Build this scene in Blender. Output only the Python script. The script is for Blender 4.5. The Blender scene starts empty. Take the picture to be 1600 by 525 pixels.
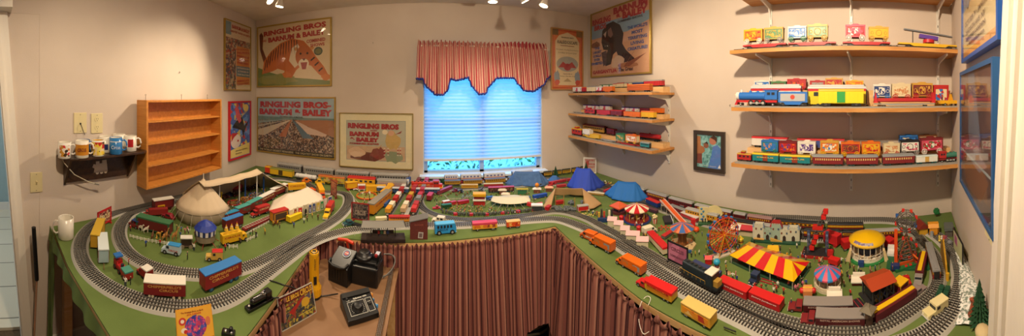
import bpy, math, random
from mathutils import Matrix, Vector
from math import sin, cos, pi, atan2, hypot, radians as R
random.seed(7)
S = bpy.context.scene; C = S.collection
# ---------------------------------------------------------------- camera
EYE = 1.585; F = 440.0; YAW = 0.2827; Y0 = 150.0; TOP = 0.80
cd = bpy.data.cameras.new('camera'); cam = bpy.data.objects.new('camera', cd); C.objects.link(cam)
cam.location = (0, 0, EYE); cam.rotation_euler = (pi/2, 0, -YAW)
cd.type = 'PANO'; cd.panorama_type = 'CENTRAL_CYLINDRICAL'
cd.central_cylindrical_range_u_min = -800/F; cd.central_cylindrical_range_u_max = 800/F
cd.central_cylindrical_range_v_min = -(525-Y0)/F; cd.central_cylindrical_range_v_max = Y0/F
cd.central_cylindrical_radius = 1.0; cd.clip_start = 0.02
S.camera = cam
# ---------------------------------------------------------------- light
S.view_settings.view_transform = 'Standard'; S.view_settings.look = 'None'
S.view_settings.gamma = 1.0; S.view_settings.use_curve_mapping = False; S.view_settings.exposure = 0.30
W = bpy.data.worlds.new('sky'); S.world = W; W.use_nodes = True
wb = W.node_tree.nodes['Background']; wb.inputs[0].default_value = (0.10, 0.50, 1.0, 1); wb.inputs[1].default_value = 2.0
def lamp(kind, loc, power, col=(1, .80, .58), size=.05, aim=None, angle=100, blend=.6):
    l = bpy.data.lights.new('lamp_light', kind); l.energy = power; l.color = col
    if kind == 'AREA': l.shape = 'RECTANGLE'; l.size = size; l.size_y = size
    else: l.shadow_soft_size = size
    if kind == 'SPOT': l.spot_size = R(angle); l.spot_blend = blend
    o = bpy.data.objects.new('lamp_light', l); C.objects.link(o); o.location = loc
    if aim is not None:
        d = Vector(aim)-Vector(loc); o.rotation_euler = d.to_track_quat('-Z', 'Y').to_euler()
    return o
WARM = (1, .79, .55)
LIGHTS = [  # ceiling track heads, then unseen spots added overhead: location, aim, power, cone
 ((-1.08, 1.92, 2.25), (-1.78, 1.36, 1.78), 9, 56), ((-1.0, 1.80, 2.25), (-1.2, 1.1, .8), 18, 130),
 ((.38, 2.0, 2.25), (.2, 1.95, .8), 9, 130), ((.66, 1.98, 2.25), (.7, 1.9, .8), 9, 130), ((.86, 1.97, 2.25), (1.70, 1.16, 1.78), 11, 66),
 ((.34, .35, 2.36), (1.6, .4, .8), 42, 150), ((-.35, .25, 2.34), (-1.4, .8, .8), 22, 122), ((.25, -.75, 2.34), (.9, .4, .6), 12, 115),
 ((.0, .7, 2.36), (-.1, 2.5, 1.35), 15, 105)]
for loc, aim, p, a in LIGHTS: lamp('SPOT', loc, p*2.5, WARM, .035, aim, a, .8)
# daylight falling on the window from outside
lamp('AREA', (.49, 3.6, 1.9), 17, (.07, .42, 1.0), 1.4, (.49, 2.6, 1.5))
# daylight in the tiled room beyond the door
lamp('AREA', (-2.7, -.6, 2.2), 17, (1, .95, .85), 1.0, (-2.7, .2, 0))
# ---------------------------------------------------------------- materials
def lin(c):
    if isinstance(c, str): c = [int(c[i:i+2], 16)/255 for i in (0, 2, 4)]
    return tuple(x/12.92 if x <= .04045 else ((x+.055)/1.055)**2.4 for x in c)+(1,)
MC = {}
def mat(hexc, rough=.45, metal=0, emit=0, coat=0, spec=.5):
    key = (hexc, rough, metal, emit, coat)
    if key in MC: return MC[key]
    m = bpy.data.materials.new('paint_'+hexc); m.use_nodes = True
    b = m.node_tree.nodes['Principled BSDF']; c = lin(hexc)
    b.inputs['Base Color'].default_value = c; b.inputs['Roughness'].default_value = rough
    b.inputs['Metallic'].default_value = metal; b.inputs['Coat Weight'].default_value = coat
    if emit: b.inputs['Emission Color'].default_value = c; b.inputs['Emission Strength'].default_value = emit
    nt = m.node_tree; n = nt.nodes.new('ShaderNodeTexNoise'); n.inputs['Scale'].default_value = 60
    mx = nt.nodes.new('ShaderNodeMix'); mx.data_type = 'RGBA'; mx.blend_type = 'MULTIPLY'; mx.inputs[0].default_value = .10
    mx.inputs[6].default_value = c; nt.links.new(n.outputs['Fac'], mx.inputs[7]); nt.links.new(mx.outputs[2], b.inputs['Base Color'])
    MC[key] = m; return m
def nodemat(name, rough=.6, build=None):
    m = bpy.data.materials.new(name); m.use_nodes = True; nt = m.node_tree
    b = nt.nodes['Principled BSDF']; b.inputs['Roughness'].default_value = rough
    build(nt, b); return m
def ramp(nt, src, stops, const=False):
    r = nt.nodes.new('ShaderNodeValToRGB'); e = r.color_ramp.elements
    if const: r.color_ramp.interpolation = 'CONSTANT'
    while len(e) < len(stops): e.new(.5)
    for i, (p, c) in enumerate(stops): e[i].position = p; e[i].color = lin(c)
    nt.links.new(src, r.inputs[0]); return r
def noise_mat(name, stops, scale, rough=.7, detail=6, bump=0, bscale=None):
    def f(nt, b):
        tc = nt.nodes.new('ShaderNodeTexCoord'); n = nt.nodes.new('ShaderNodeTexNoise')
        n.inputs['Scale'].default_value = scale; n.inputs['Detail'].default_value = detail
        nt.links.new(tc.outputs['Object'], n.inputs[0]); r = ramp(nt, n.outputs['Fac'], stops); nt.links.new(r.outputs[0], b.inputs['Base Color'])
        if bump:
            n2 = nt.nodes.new('ShaderNodeTexNoise'); n2.inputs['Scale'].default_value = bscale or scale*6
            nt.links.new(tc.outputs['Object'], n2.inputs[0])
            bp = nt.nodes.new('ShaderNodeBump'); bp.inputs['Strength'].default_value = bump; bp.inputs['Distance'].default_value = .003
            nt.links.new(n2.outputs['Fac'], bp.inputs['Height']); nt.links.new(bp.outputs[0], b.inputs['Normal'])
    return nodemat(name, rough, f)
AC = {}
def art(cols, scale=60, rough=.4):      # a busy many-coloured print
    key = (tuple(cols), scale)
    if key in AC: return AC[key]
    def f(nt, b):
        tc = nt.nodes.new('ShaderNodeTexCoord'); n = nt.nodes.new('ShaderNodeTexVoronoi'); n.inputs['Scale'].default_value = scale
        nz = nt.nodes.new('ShaderNodeTexNoise'); nz.inputs['Scale'].default_value = scale*.8
        nt.links.new(tc.outputs['Object'], nz.inputs[0])
        ad = nt.nodes.new('ShaderNodeVectorMath'); ad.operation = 'MULTIPLY_ADD'; ad.inputs[1].default_value = (.02, .02, .02)
        nt.links.new(nz.outputs['Color'], ad.inputs[0]); nt.links.new(tc.outputs['Object'], ad.inputs[2]); nt.links.new(ad.outputs[0], n.inputs[0])
        sp = nt.nodes.new('ShaderNodeSeparateColor'); nt.links.new(n.outputs['Color'], sp.inputs[0])
        k = len(cols); r = ramp(nt, sp.outputs[0], [(i/k, c) for i, c in enumerate(cols)], True); nt.links.new(r.outputs[0], b.inputs['Base Color'])
    m = nodemat('printed_art', rough, f); AC[key] = m; return m
WALL = noise_mat('wall_paint', [(.3, 'C9BBAD'), (.7, 'D0C3B5')], 3, .85, bump=.15, bscale=160)
CEIL = noise_mat('ceiling_texture', [(.3, 'D4CABC'), (.7, 'DED5C8')], 8, .95, bump=1.0, bscale=70)
TRIM = mat('E6E0D4', .45); GREEN = noise_mat('green_felt', [(.35, '55682F'), (.65, '62763A')], 5, .95, bump=.3, bscale=600)
def woodf(c1, c2, axis=(1, 12, 12), rough=.45):
    def f(nt, b):
        tc = nt.nodes.new('ShaderNodeTexCoord'); mp = nt.nodes.new('ShaderNodeMapping'); mp.inputs['Scale'].default_value = axis
        n = nt.nodes.new('ShaderNodeTexNoise'); n.inputs['Scale'].default_value = 4; n.inputs['Detail'].default_value = 8; n.inputs['Distortion'].default_value = .6
        nt.links.new(tc.outputs['Object'], mp.inputs[0]); nt.links.new(mp.outputs[0], n.inputs[0])
        r = ramp(nt, n.outputs['Fac'], [(.3, c1), (.7, c2)]); nt.links.new(r.outputs[0], b.inputs['Base Color'])
    return nodemat('wood_grain', rough, f)
OAK = woodf('B5793A', 'CC9450', (12, 1, 12)); OAKX = woodf('B8762F', 'D08C40', (12, 1, 12)); DARKW = woodf('2E1B10', '48301E', (10, 1, 10), .35)
PINE = woodf('D3A468', 'E2BC86', (12, 1, 12)); HARDB = noise_mat('hardboard', [(.3, '7A583A'), (.7, '896748')], 9, .6)
# ---------------------------------------------------------------- mesh kit
SPLIT = set('post leg support screw canopy_post bracket trapeze binding_post_block brace rail frame_post tank_band roof_fan side_rod dome socket pole coupler vestibule arm bench upright flag lamp foot chrome_fitting bumper window'.split())
class G:
    def __init__(s): s.v = []; s.f = []; s.m = []; s.sm = []; s.mats = []; s.M = Matrix.Identity(4)
    def mi(s, m):
        if isinstance(m, str): m = mat(m)
        if m not in s.mats: s.mats.append(m)
        return s.mats.index(m)
    def add(s, vs, fs, m, smooth=False):
        o = len(s.v); k = s.mi(m)
        for p in vs: s.v.append(tuple(s.M @ Vector(p)))
        for f in fs: s.f.append([i+o for i in f]); s.m.append(k); s.sm.append(smooth)
        return s
    def box(s, c, d, m, rz=0, ry=0, rx=0, taper=1):
        hx, hy, hz = d[0]/2, d[1]/2, d[2]/2; vs = []
        rot = Matrix.Rotation(rz, 3, 'Z') @ Matrix.Rotation(ry, 3, 'Y') @ Matrix.Rotation(rx, 3, 'X') if (rz or ry or rx) else None
        for z in (-1, 1):
            t = taper if z > 0 else 1
            for x, y in ((-1, -1), (1, -1), (1, 1), (-1, 1)):
                p = Vector((x*hx*t, y*hy*t, z*hz))
                if rot: p = rot @ p
                vs.append((p.x+c[0], p.y+c[1], p.z+c[2]))
        return s.add(vs, [(0, 3, 2, 1), (4, 5, 6, 7), (0, 1, 5, 4), (1, 2, 6, 5), (2, 3, 7, 6), (3, 0, 4, 7)], m)
    def rbox(s, c, d, m, r=None, ax='X', n=4):      # box with rounded upper edges, profile swept along ax
        L, Wd, H = (d if ax == 'X' else (d[1], d[0], d[2])); r = min(r or min(Wd, H)*.3, Wd*.499, H*.98)
        pr = [(-Wd/2, -H/2), (Wd/2, -H/2)]
        for i in range(n+1): a = pi/2*i/n; pr.append((Wd/2-r+r*cos(a), H/2-r+r*sin(a)))
        for i in range(n+1): a = pi/2+pi/2*i/n; pr.append((-Wd/2+r+r*cos(a), H/2-r+r*sin(a)))
        k = len(pr); vs = []
        for sx in (-1, 1):
            for y, z in pr: vs.append((c[0]+sx*L/2, c[1]+y, c[2]+z) if ax == 'X' else (c[0]-y, c[1]+sx*L/2, c[2]+z))
        fs = [tuple(range(k-1, -1, -1)), tuple(range(k, 2*k))]+[(i, (i+1) % k, k+(i+1) % k, k+i) for i in range(k)]
        return s.add(vs, fs, m)
    def prism(s, poly, y0, y1, m, smooth=False):       # polygon in XZ extruded along Y
        k = len(poly); vs = [(x, y0, z) for x, z in poly]+[(x, y1, z) for x, z in poly]
        return s.add(vs, [tuple(range(k)), tuple(range(2*k-1, k-1, -1))]+[(i, k+i, k+(i+1) % k, (i+1) % k) for i in range(k)], m, smooth)
    def slab(s, poly, z0, z1, m):       # polygon in XY extruded along Z
        k = len(poly); vs = [(x, y, z0) for x, y in poly]+[(x, y, z1) for x, y in poly]
        return s.add(vs, [tuple(range(k-1, -1, -1)), tuple(range(k, 2*k))]+[(i, (i+1) % k, k+(i+1) % k, k+i) for i in range(k)], m)
    def cyl(s, p0, p1, r, m, n=10, r2=None, caps=True, smooth=True):
        p0 = Vector(p0); p1 = Vector(p1); r2 = r if r2 is None else r2; d = p1-p0
        q = d.to_track_quat('Z', 'Y') if d.length > 1e-9 else Vector((0, 0, 1)).to_track_quat('Z', 'Y'); vs = []
        for p, rr in ((p0, r), (p1, r2)):
            for i in range(n): a = 2*pi*i/n; vs.append(tuple(p+q @ Vector((rr*cos(a), rr*sin(a), 0))))
        s.add(vs, [(i, (i+1) % n, n+(i+1) % n, n+i) for i in range(n)], m, smooth)
        if caps: s.add(vs[:n], [tuple(range(n-1, -1, -1))], m); s.add(vs[n:], [tuple(range(n))], m)
        return s
    def lathe(s, prof, m, c=(0, 0, 0), n=24, mats=None, smooth=True, a0=0, a1=2*pi):
        full = abs(a1-a0-2*pi) < 1e-6; k = n if full else n+1
        vs = [(c[0]+r*cos(a0+(a1-a0)*i/n), c[1]+r*sin(a0+(a1-a0)*i/n), c[2]+z) for r, z in prof for i in range(k)]
        for j in range(len(prof)-1):
            for i in range(n):
                mm = mats[i % len(mats)] if mats else m; i2 = (i+1) % k
                s.add([vs[j*k+i], vs[j*k+i2], vs[(j+1)*k+i2], vs[(j+1)*k+i]], [(0, 1, 2, 3)], mm, False) if mats else None
        if not mats: s.add(vs, [(j*k+i, j*k+(i+1) % k, (j+1)*k+(i+1) % k, (j+1)*k+i) for j in range(len(prof)-1) for i in range(n)], m, smooth)
        return s
    def ball(s, c, r, m, n=10, sz=1, sx=1, sy=1):
        vs = []; fs = []; h = n//2+1
        for j in range(h+1):
            a = pi*j/h
            for i in range(n): b = 2*pi*i/n; vs.append((c[0]+sx*r*sin(a)*cos(b), c[1]+sy*r*sin(a)*sin(b), c[2]-sz*r*cos(a)))
        for j in range(h):
            for i in range(n): fs.append((j*n+i, j*n+(i+1) % n, (j+1)*n+(i+1) % n, (j+1)*n+i))
        return s.add(vs, fs, m, True)
    def ring(s, c, r, t, m, n=20, axis='Z', k=5, a0=0, a1=2*pi):
        full = abs(a1-a0-2*pi) < 1e-6; q = n if full else n+1; vs = []
        for i in range(q):
            a = a0+(a1-a0)*i/n
            for j in range(k):
                b = 2*pi*j/k; rr = r+t*cos(b); z = t*sin(b); x, y = rr*cos(a), rr*sin(a)
                p = (x, y, z) if axis == 'Z' else ((x, z, y) if axis == 'Y' else (z, x, y))
                vs.append((p[0]+c[0], p[1]+c[1], p[2]+c[2]))
        return s.add(vs, [(i*k+j, ((i+1) % q)*k+j, ((i+1) % q)*k+(j+1) % k, i*k+(j+1) % k) for i in range(n) for j in range(k)], m, True)
    def tube(s, pts, r, m, n=6):
        P = [Vector(p) for p in pts]; vs = []
        for i, p in enumerate(P):
            d = (P[min(i+1, len(P)-1)]-P[max(i-1, 0)]).normalized(); q = d.to_track_quat('Z', 'Y')
            for j in range(n): a = 2*pi*j/n; vs.append(tuple(p+q @ Vector((r*cos(a), r*sin(a), 0))))
        L = len(P); s.add(vs, [(i*n+j, i*n+(j+1) % n, (i+1)*n+(j+1) % n, (i+1)*n+j) for i in range(L-1) for j in range(n)], m, True)
        s.add(vs[:n], [tuple(range(n-1, -1, -1))], m); s.add(vs[-n:], [tuple(range(n))], m); return s
    def flat(s, poly, y, m):    # a thin printed shape in XZ, seen from -Y
        return s.prism(poly, y-.00002, y+.0005, m)
    def mesh(s, name):
        me = bpy.data.meshes.new(name); me.from_pydata(s.v, [], s.f)
        for m in s.mats: me.materials.append(m)
        me.polygons.foreach_set('material_index', s.m); me.polygons.foreach_set('use_smooth', s.sm); me.update(); return me
    def obj(s, name, parent=None, bevel=0, loc=None, rz=0):
        if parent and name in SPLIT and len(s.f) < 3000:
            up = list(range(len(s.v)))
            def fd(i):
                while up[i] != i: up[i] = up[up[i]]; i = up[i]
                return i
            for f in s.f:
                for i in f[1:]: up[fd(i)] = fd(f[0])
            seen = {}       # caps share places, not vertices: join what touches
            for i, v in enumerate(s.v):
                k = (round(v[0], 6), round(v[1], 6), round(v[2], 6))
                if k in seen: up[fd(i)] = fd(seen[k])
                else: seen[k] = i
            grp = {}
            for fi, f in enumerate(s.f): grp.setdefault(fd(f[0]), []).append(fi)
            if 1 < len(grp) <= 40:
                for fs in grp.values():
                    g = G(); g.mats = s.mats; mp = {}
                    for fi in fs:
                        for i in s.f[fi]:
                            if i not in mp: mp[i] = len(g.v); g.v.append(s.v[i])
                        g.f.append([mp[i] for i in s.f[fi]]); g.m.append(s.m[fi]); g.sm.append(s.sm[fi])
                    o = g.obj(name+' ', parent, bevel)
                    o.name = name
                return o
        name = name.strip()
        o = bpy.data.objects.new(name, s.mesh(name)); C.objects.link(o); o.parent = parent
        if loc: o.location = loc
        if rz: o.rotation_euler[2] = rz
        if bevel:
            b = o.modifiers.new('bevel', 'BEVEL'); b.width = bevel; b.segments = 2; b.limit_method = 'ANGLE'
        return o
def tag(o, label, cat, group=None):
    o['label'] = label; o['category'] = cat
    if group: o['group'] = group
    return o
def thing(name, label, cat, loc=(0, 0, 0), rz=0, group=None):
    o = bpy.data.objects.new(name, None); C.objects.link(o); o.location = loc; o.rotation_euler = (0, 0, rz); o.empty_display_size = .02
    return tag(o, label, cat, group)
def inst(src, name, parent=None, loc=(0, 0, 0), rz=0, sc=1, rot=None):    # another object on the same mesh
    o = bpy.data.objects.new(name, src.data if isinstance(src, bpy.types.Object) else src); C.objects.link(o); o.parent = parent; o.location = loc
    o.rotation_euler = rot or (0, 0, rz); o.scale = (sc,)*3 if not isinstance(sc, tuple) else sc; return o
def struct(g, name): o = g.obj(name); o['kind'] = 'structure'; return o
TXC = {}
def text(s, w, h, m, parent, loc, rot=(pi/2, 0, 0), bold=.02, name='lettering', depth=.0006, label=None, shear=0):
    key = (s, bold, shear)
    if key not in TXC:
        c = bpy.data.curves.new('t', 'FONT'); c.body = s; c.align_x = 'CENTER'; c.align_y = 'CENTER'; c.offset = bold; c.resolution_u = 2; c.shear = shear; c.extrude = .01
        o = bpy.data.objects.new('t', c); C.objects.link(o); dg = bpy.context.evaluated_depsgraph_get(); dg.update()
        me = bpy.data.meshes.new_from_object(o.evaluated_get(dg)); bpy.data.objects.remove(o)
        xs = [v.co.x for v in me.vertices]; ys = [v.co.y for v in me.vertices]
        cx, cy, ww, hh = (max(xs)+min(xs))/2, (max(ys)+min(ys))/2, max(xs)-min(xs), max(ys)-min(ys)
        for v in me.vertices: v.co.x = (v.co.x-cx)/ww; v.co.y = (v.co.y-cy)/hh; v.co.z *= 50
        TXC[key] = me
    me = TXC[key].copy(); me.materials.clear(); me.materials.append(mat(m) if isinstance(m, str) else m)
    o = bpy.data.objects.new(name, me); C.objects.link(o); o.parent = parent; o.location = loc; o.rotation_euler = rot; o.scale = (w, h, depth)
    if label: o['label'] = label
    return o
# ---------------------------------------------------------------- the room's plan (metres, camera at the origin)
CBL = (-1.867, 2.58); CLN = (-1.69, .35); CBR = (1.587, 2.58); CFR = (1.86, -.52)
def az(px): return (px-800)/F+YAW
def T(px, py, z=TOP):        # where a sight line meets the level z, kept inside the room
    r = F*(EYE-z)/(py-Y0); a = az(px); x, y = r*sin(a), r*cos(a); return clampxy(x, y)
def leftx(y): return CLN[0]+(CBL[0]-CLN[0])*(y-CLN[1])/(CBL[1]-CLN[1])
def rightx(y): return CBR[0]+(CFR[0]-CBR[0])*(y-CBR[1])/(CFR[1]-CBR[1])
def clampxy(x, y, m=.035):
    if y > 2.58-m: x *= (2.58-m)/y; y = 2.58-m
    x = max(x, leftx(y)+m); x = min(x, rightx(y)-m)
    if x > .5: y = max(y, -.52+.1406*(1.86-x)+m)
    return x, y
def rr(px, py, z=TOP): x, y = T(px, py, z); return hypot(x, y)
def hit(px, A, B):
    a = az(px); dx, dy = sin(a), cos(a); ex, ey = B[0]-A[0], B[1]-A[1]
    t = (A[0]*ey-A[1]*ex)/(dx*ey-dy*ex); return t*dx, t*dy, t
WALLS = {'back': (CBL, CBR), 'left': (CLN, CBL), 'right': (CBR, CFR), 'front': (CFR, (.5, -.329))}
def onwall(px, py, wall):
    x, y, t = hit(px, *WALLS[wall]); return Vector((x, y, EYE+(Y0-py)/F*t))
def wallrect(wall, xl, xr, tl, tr, bl, br):
    """panel on a wall from the sight lines of its corners: centre, width, height, heading"""
    a = onwall(xl, tl, wall); b = onwall(xr, tr, wall); c = onwall(xl, bl, wall); d = onwall(xr, br, wall)
    zt = (a.z+b.z)/2; zb = (c.z+d.z)/2; w = hypot(b.x-a.x, b.y-a.y)
    return Vector(((a.x+b.x)/2, (a.y+b.y)/2, (zt+zb)/2)), w, zt-zb, atan2(b.y-a.y, b.x-a.x)
# ---------------------------------------------------------------- structure
CZ = 2.44
def wallbox(name, A, B, holes=()):
    L = hypot(B[0]-A[0], B[1]-A[1]); a = atan2(B[1]-A[1], B[0]-A[0]); g = G()
    def seg(x0, x1, z0, z1): g.box(((x0+x1)/2, .06, (z0+z1)/2), (x1-x0, .12, z1-z0), WALL)
    x = -.0
    for (h0, h1, z0, z1) in holes:
        seg(x, h0, 0, CZ)
        if z0 > 0: seg(h0, h1, 0, z0)
        seg(h0, h1, z1, CZ); x = h1
    seg(x, L, 0, CZ)
    o = struct(g, name); o.location = (A[0], A[1], 0); o.rotation_euler[2] = a; return o
WX0, WX1 = -.085, 1.06; WZ0, WZ1 = .868, 2.02
wallbox('wall_back', CBL, CBR, [(WX0-CBL[0], WX1-CBL[0], WZ0, WZ1)])
DOORY = .26
CL0 = (leftx(-1.4), -1.4)
wl = hypot(CBL[0]-CL0[0], CBL[1]-CL0[1])
def ly(y): return (y+1.4)*wl/(CBL[1]+1.4)
wallbox('wall_left', CL0, CBL, [(ly(-.70), ly(.30), 0, 2.08)])
wallbox('wall_right', CBR, CFR); wallbox('wall_front', CFR, (.50, -.329)); wallbox('wall_rear', (1.0, -1.4), CL0); wallbox('wall_hall', (.50, -.45), (1.0, -1.4))
floor = noise_mat('carpet', [(.3, '4A3A28'), (.7, '5C4A34')], 60, .95)
struct(G().box((.1, .6, -.05), (4.4, 4.4, .1), floor), 'floor'); struct(G().box((.1, .6, CZ+.05), (4.4, 4.4, .1), CEIL), 'ceiling')
# tiled room beyond the door
def tilef(nt, b):
    tc = nt.nodes.new('ShaderNodeTexCoord'); n = nt.nodes.new('ShaderNodeTexBrick'); n.offset = 0
    n.inputs['Scale'].default_value = 1; n.inputs['Brick Width'].default_value = .33; n.inputs['Row Height'].default_value = .33; n.inputs['Mortar Size'].default_value = .006
    n.inputs['Color1'].default_value = lin('CFC8B4'); n.inputs['Color2'].default_value = lin('DAD3C0'); n.inputs['Mortar'].default_value = lin('8C8678')
    nt.links.new(tc.outputs['Object'], n.inputs[0]); nt.links.new(n.outputs[0], b.inputs['Base Color'])
TILE = nodemat('floor_tiles', .25, tilef)
struct(G().box((-2.95, -.3, -.03), (2.1, 3.2, .1), TILE), 'floor_hall').rotation_euler[2] = 0
hw = mat('9DB3B4', .7)
struct(G().box((-2.95, -1.95, 1.2), (2.1, .1, 2.6), hw), 'wall_hall_near')
struct(G().box((-2.95, -.3, 2.47), (2.1, 3.2, .06), CEIL), 'ceiling_hall')
struct(G().box((-3.95, -.3, 1.2), (.1, 3.2, 2.5), hw), 'wall_hall_far'); struct(G().box((-2.9, 1.35, 1.2), (2.1, .1, 2.5), hw), 'wall_hall_side')
struct(G().box((-3.88, -.3, .06), (.03, 3.1, .12), TRIM).box((-2.95, 1.28, .06), (1.9, .03, .12), TRIM), 'baseboard_hall')
# door casings; the frame stands a little out of plumb, as the photograph shows it
def casing(name, pts_bot, pts_top, m=TRIM):
    k = len(pts_bot); g = G(); vs = [(x, y, 0) for x, y in pts_bot]+[(x, y, CZ-.0) for x, y in pts_top]
    g.add(vs, [tuple(range(k-1, -1, -1)), tuple(range(k, 2*k))]+[(i, (i+1) % k, k+(i+1) % k, k+i) for i in range(k)], m); return struct(g, name)
def LW(y, o=0): return (leftx(y)+o, y)
casing('door_1', [LW(.20, -.12), LW(.20, .02), LW(.262, .02), LW(.262, -.12)], [LW(-.017, -.12), LW(-.017, .02), LW(.073, .02), LW(.073, -.12)])
casing('trim_1', [LW(.205, .02), LW(.205, .034), LW(.225, .034), LW(.225, .02)], [LW(-.01, .02), LW(-.01, .034), LW(.02, .034), LW(.02, .02)])
casing('wall_left_infill', [LW(.25, -.12), LW(.25, -.002), LW(.31, -.002), LW(.31, -.12)], [LW(.06, -.12), LW(.06, -.002), LW(.31, -.002), LW(.31, -.12)], WALL)
struct(G().box((leftx(-.3), -.3, 2.12), (.16, .85, .08), TRIM), 'trim_2')
def FWL(x, o): return (x, -.52+.1406*(1.86-x)+o)
EN = mat('EFE9DC', .4)
casing('door_2', [FWL(.93, -.01), FWL(.50, -.01), FWL(.50, .03), FWL(.93, .03)], [FWL(.565, -.01), FWL(.3, -.01), FWL(.3, .03), FWL(.565, .03)], EN)
for i, dx in enumerate((.07, .13)): casing('trim_%d' % (6+i), [FWL(.93-dx, .03), FWL(.915-dx, .03), FWL(.915-dx, .042), FWL(.93-dx, .042)], [FWL(.565-dx, .03), FWL(.55-dx, .03), FWL(.55-dx, .042), FWL(.565-dx, .042)], EN)
g = G(); g.box((leftx(1.4)+.008, 1.4, .06), (.014, 2.3, .11), TRIM, rz=.079); struct(g, 'baseboard_left')
g = G(); g.box((-.14, 2.57, .06), (3.4, .014, .11), TRIM); struct(g, 'baseboard_back')
# ---------------------------------------------------------------- the table
TP = [(-1.655, .37), (-1.25, .355), (-.56, .40), (-.565, .75), (-.60, 1.20), (-.615, 1.47), (-.12, 1.51), (.23, 1.545), (.72, 1.545), (.735, .8), (.77, .5), (.785, -.362), (1.84, -.512), (1.58, 2.57), (-1.86, 2.57)]
t = thing('layout_table', 'large U-shaped plywood table covered in green felt, carrying the toy railway and circus', 'table')
G().slab(TP, TOP-.006, TOP, GREEN).obj('felt_top', t)
G().slab([(x*.999, y) for x, y in TP], TOP-.03, TOP-.006, PINE).obj('plywood_board', t)
for x, y in ((-1.60, .45), (-.68, .47), (-.68, 1.6), (.80, 1.65), (.86, -.38), (1.70, -.38), (1.45, 2.45), (-1.7, 2.45)):
    G().box((x, y, (TOP-.03)/2), (.05, .05, TOP-.03), PINE).obj('leg', t)
def drape(pts, ztop, zbot, m, n, amp, ph=0):
    g = G(); P = []; L = [0]
    for a, b in zip(pts, pts[1:]): L.append(L[-1]+hypot(b[0]-a[0], b[1]-a[1]))
    def at(s):
        for i in range(len(pts)-1):
            if s <= L[i+1] or i == len(pts)-2:
                k = (s-L[i])/(L[i+1]-L[i]); a, b = pts[i], pts[i+1]; d = (b[0]-a[0], b[1]-a[1]); l = hypot(*d)
                return a[0]+d[0]*k, a[1]+d[1]*k, d[1]/l, -d[0]/l
    return at, L[-1]
at, LL = drape([(-1.665, .365), (-1.53, .36)], 0, 0, None, 0, 0)
g = G(); N = 40; rows = 8; vs = []
for j in range(rows+1):
    z = TOP+.001-(TOP-.03)*j/rows
    for i in range(N+1):
        s = LL*i/N; x, y, nx, ny = at(s); d = .004+.012*j/rows*(1+sin(s*70+sin(j*.7)))
        vs.append((x-nx*-d, y+ny*d if ny < 0 else y-d, z))
g.add(vs, [(j*(N+1)+i, j*(N+1)+i+1, (j+1)*(N+1)+i+1, (j+1)*(N+1)+i) for j in range(rows) for i in range(N)], GREEN, True); o = g.obj('cloth_drop', t)
sm = o.modifiers.new('s', 'SOLIDIFY'); sm.thickness = .003
g = G(); N = 60; e = [(-1.655, .362), (-1.25, .347), (-.555, .392)]; at, LL = drape(e, 0, 0, 0, 0, 0); vs = []
for j in range(3):
    for i in range(N+1):
        x, y, nx, ny = at(LL*i/N); d = .004+.004*j*(1+sin(i*.9)); vs.append((x, y-d, TOP+.001-j*(.028+.003*sin(i*.23))))
g.add(vs, [(j*(N+1)+i, j*(N+1)+i+1, (j+1)*(N+1)+i+1, (j+1)*(N+1)+i) for j in range(2) for i in range(N)], GREEN, True); g.obj('cloth_edge', t)
# striped gathered skirts: each stripe of the cloth is a column of faces
def stripes(kind):
    if kind == 'skirt':
        a = mat('945C50', .9); b = mat('7E473F', .9); d = mat('431A1C', .9); e = mat('B07A68', .9)
        return [a, a, d, a, e, b, d, b, a, a, e, d, a, b, b, d]
    a = mat('B03844', .85); b = mat('E8C4AE', .85); d = mat('BC5058', .85); e = mat('8E2838', .85)
    return [a, b, e, b, d, e, b, a]
def skirt(name, pts, ztop, zbotf, amp, cat, label, step=.0031, ruffle=True):
    at, LL = drape(pts, 0, 0, 0, 0, 0); g = G(); st = stripes('skirt'); n = int(LL/step); rows = [0, .014, .03, .05, .12, .25, .42, .6, .8, 1]
    rnd = random.Random(3); ph = [rnd.uniform(0, 6.3) for _ in range(8)]; cols = []
    for i in range(n+1):
        s = LL*i/n; x, y, nx, ny = at(s); zb = zbotf(x, y, s); c = []
        for k, f in enumerate(rows):
            f2 = max(0, (f-.03)/.97)
            big = sin(s*24+ph[0]+.8*sin(s*5+ph[1])+f2*1.1)*.6+sin(s*43+ph[2]+1.2*sin(s*7)+f2)*.4
            sm = sin(s*150+ph[3]+2*sin(s*11)); A = amp*(.15+.85*f2)
            d = .012+A*(1+big)+.006*(1-f2)*(1+sm)+.002*sm+f2*.03
            if k == 1: d += .005
            if k == 2: d -= .005
            sl = .02*f2*sin(s*9+ph[4])
            tx, ty = -ny, nx
            c.append((x-nx*-d+tx*sl if False else x+nx*d+tx*sl, y+ny*d+ty*sl, ztop+(.006*sin(s*260) if k == 0 else 0)-(ztop-zb)*f))
        cols.append(c)
    R_ = len(rows); vs = [p for c in cols for p in c]
    for i in range(n):
        m = st[(i//2) % len(st)]; k = g.mi(m)
        for j in range(R_-1): g.f.append([i*R_+j, (i+1)*R_+j, (i+1)*R_+j+1, i*R_+j+1]); g.m.append(k); g.sm.append(True)
    g.v = vs; o = g.obj(name); return tag(o, label, cat)
skirt('table_skirt', [(-.55, .62), (-.575, .95), (-.61, 1.20), (-.628, 1.455), (-.60, 1.462), (-.12, 1.498), (.23, 1.533), (.62, 1.535), (.71, 1.52), (.722, 1.45), (.725, .8), (.755, .5), (.76, .2)], TOP-.001,
      lambda x, y, s: .02+(.27 if (.37 < x < .72 and y > 1.4) else 0)*min(1, max(0, 2.2*(1-abs(x-.59)/.15))), .022, 'skirt', 'brownish-red striped gathered fabric skirt hanging from the table edge to the floor')
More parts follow.
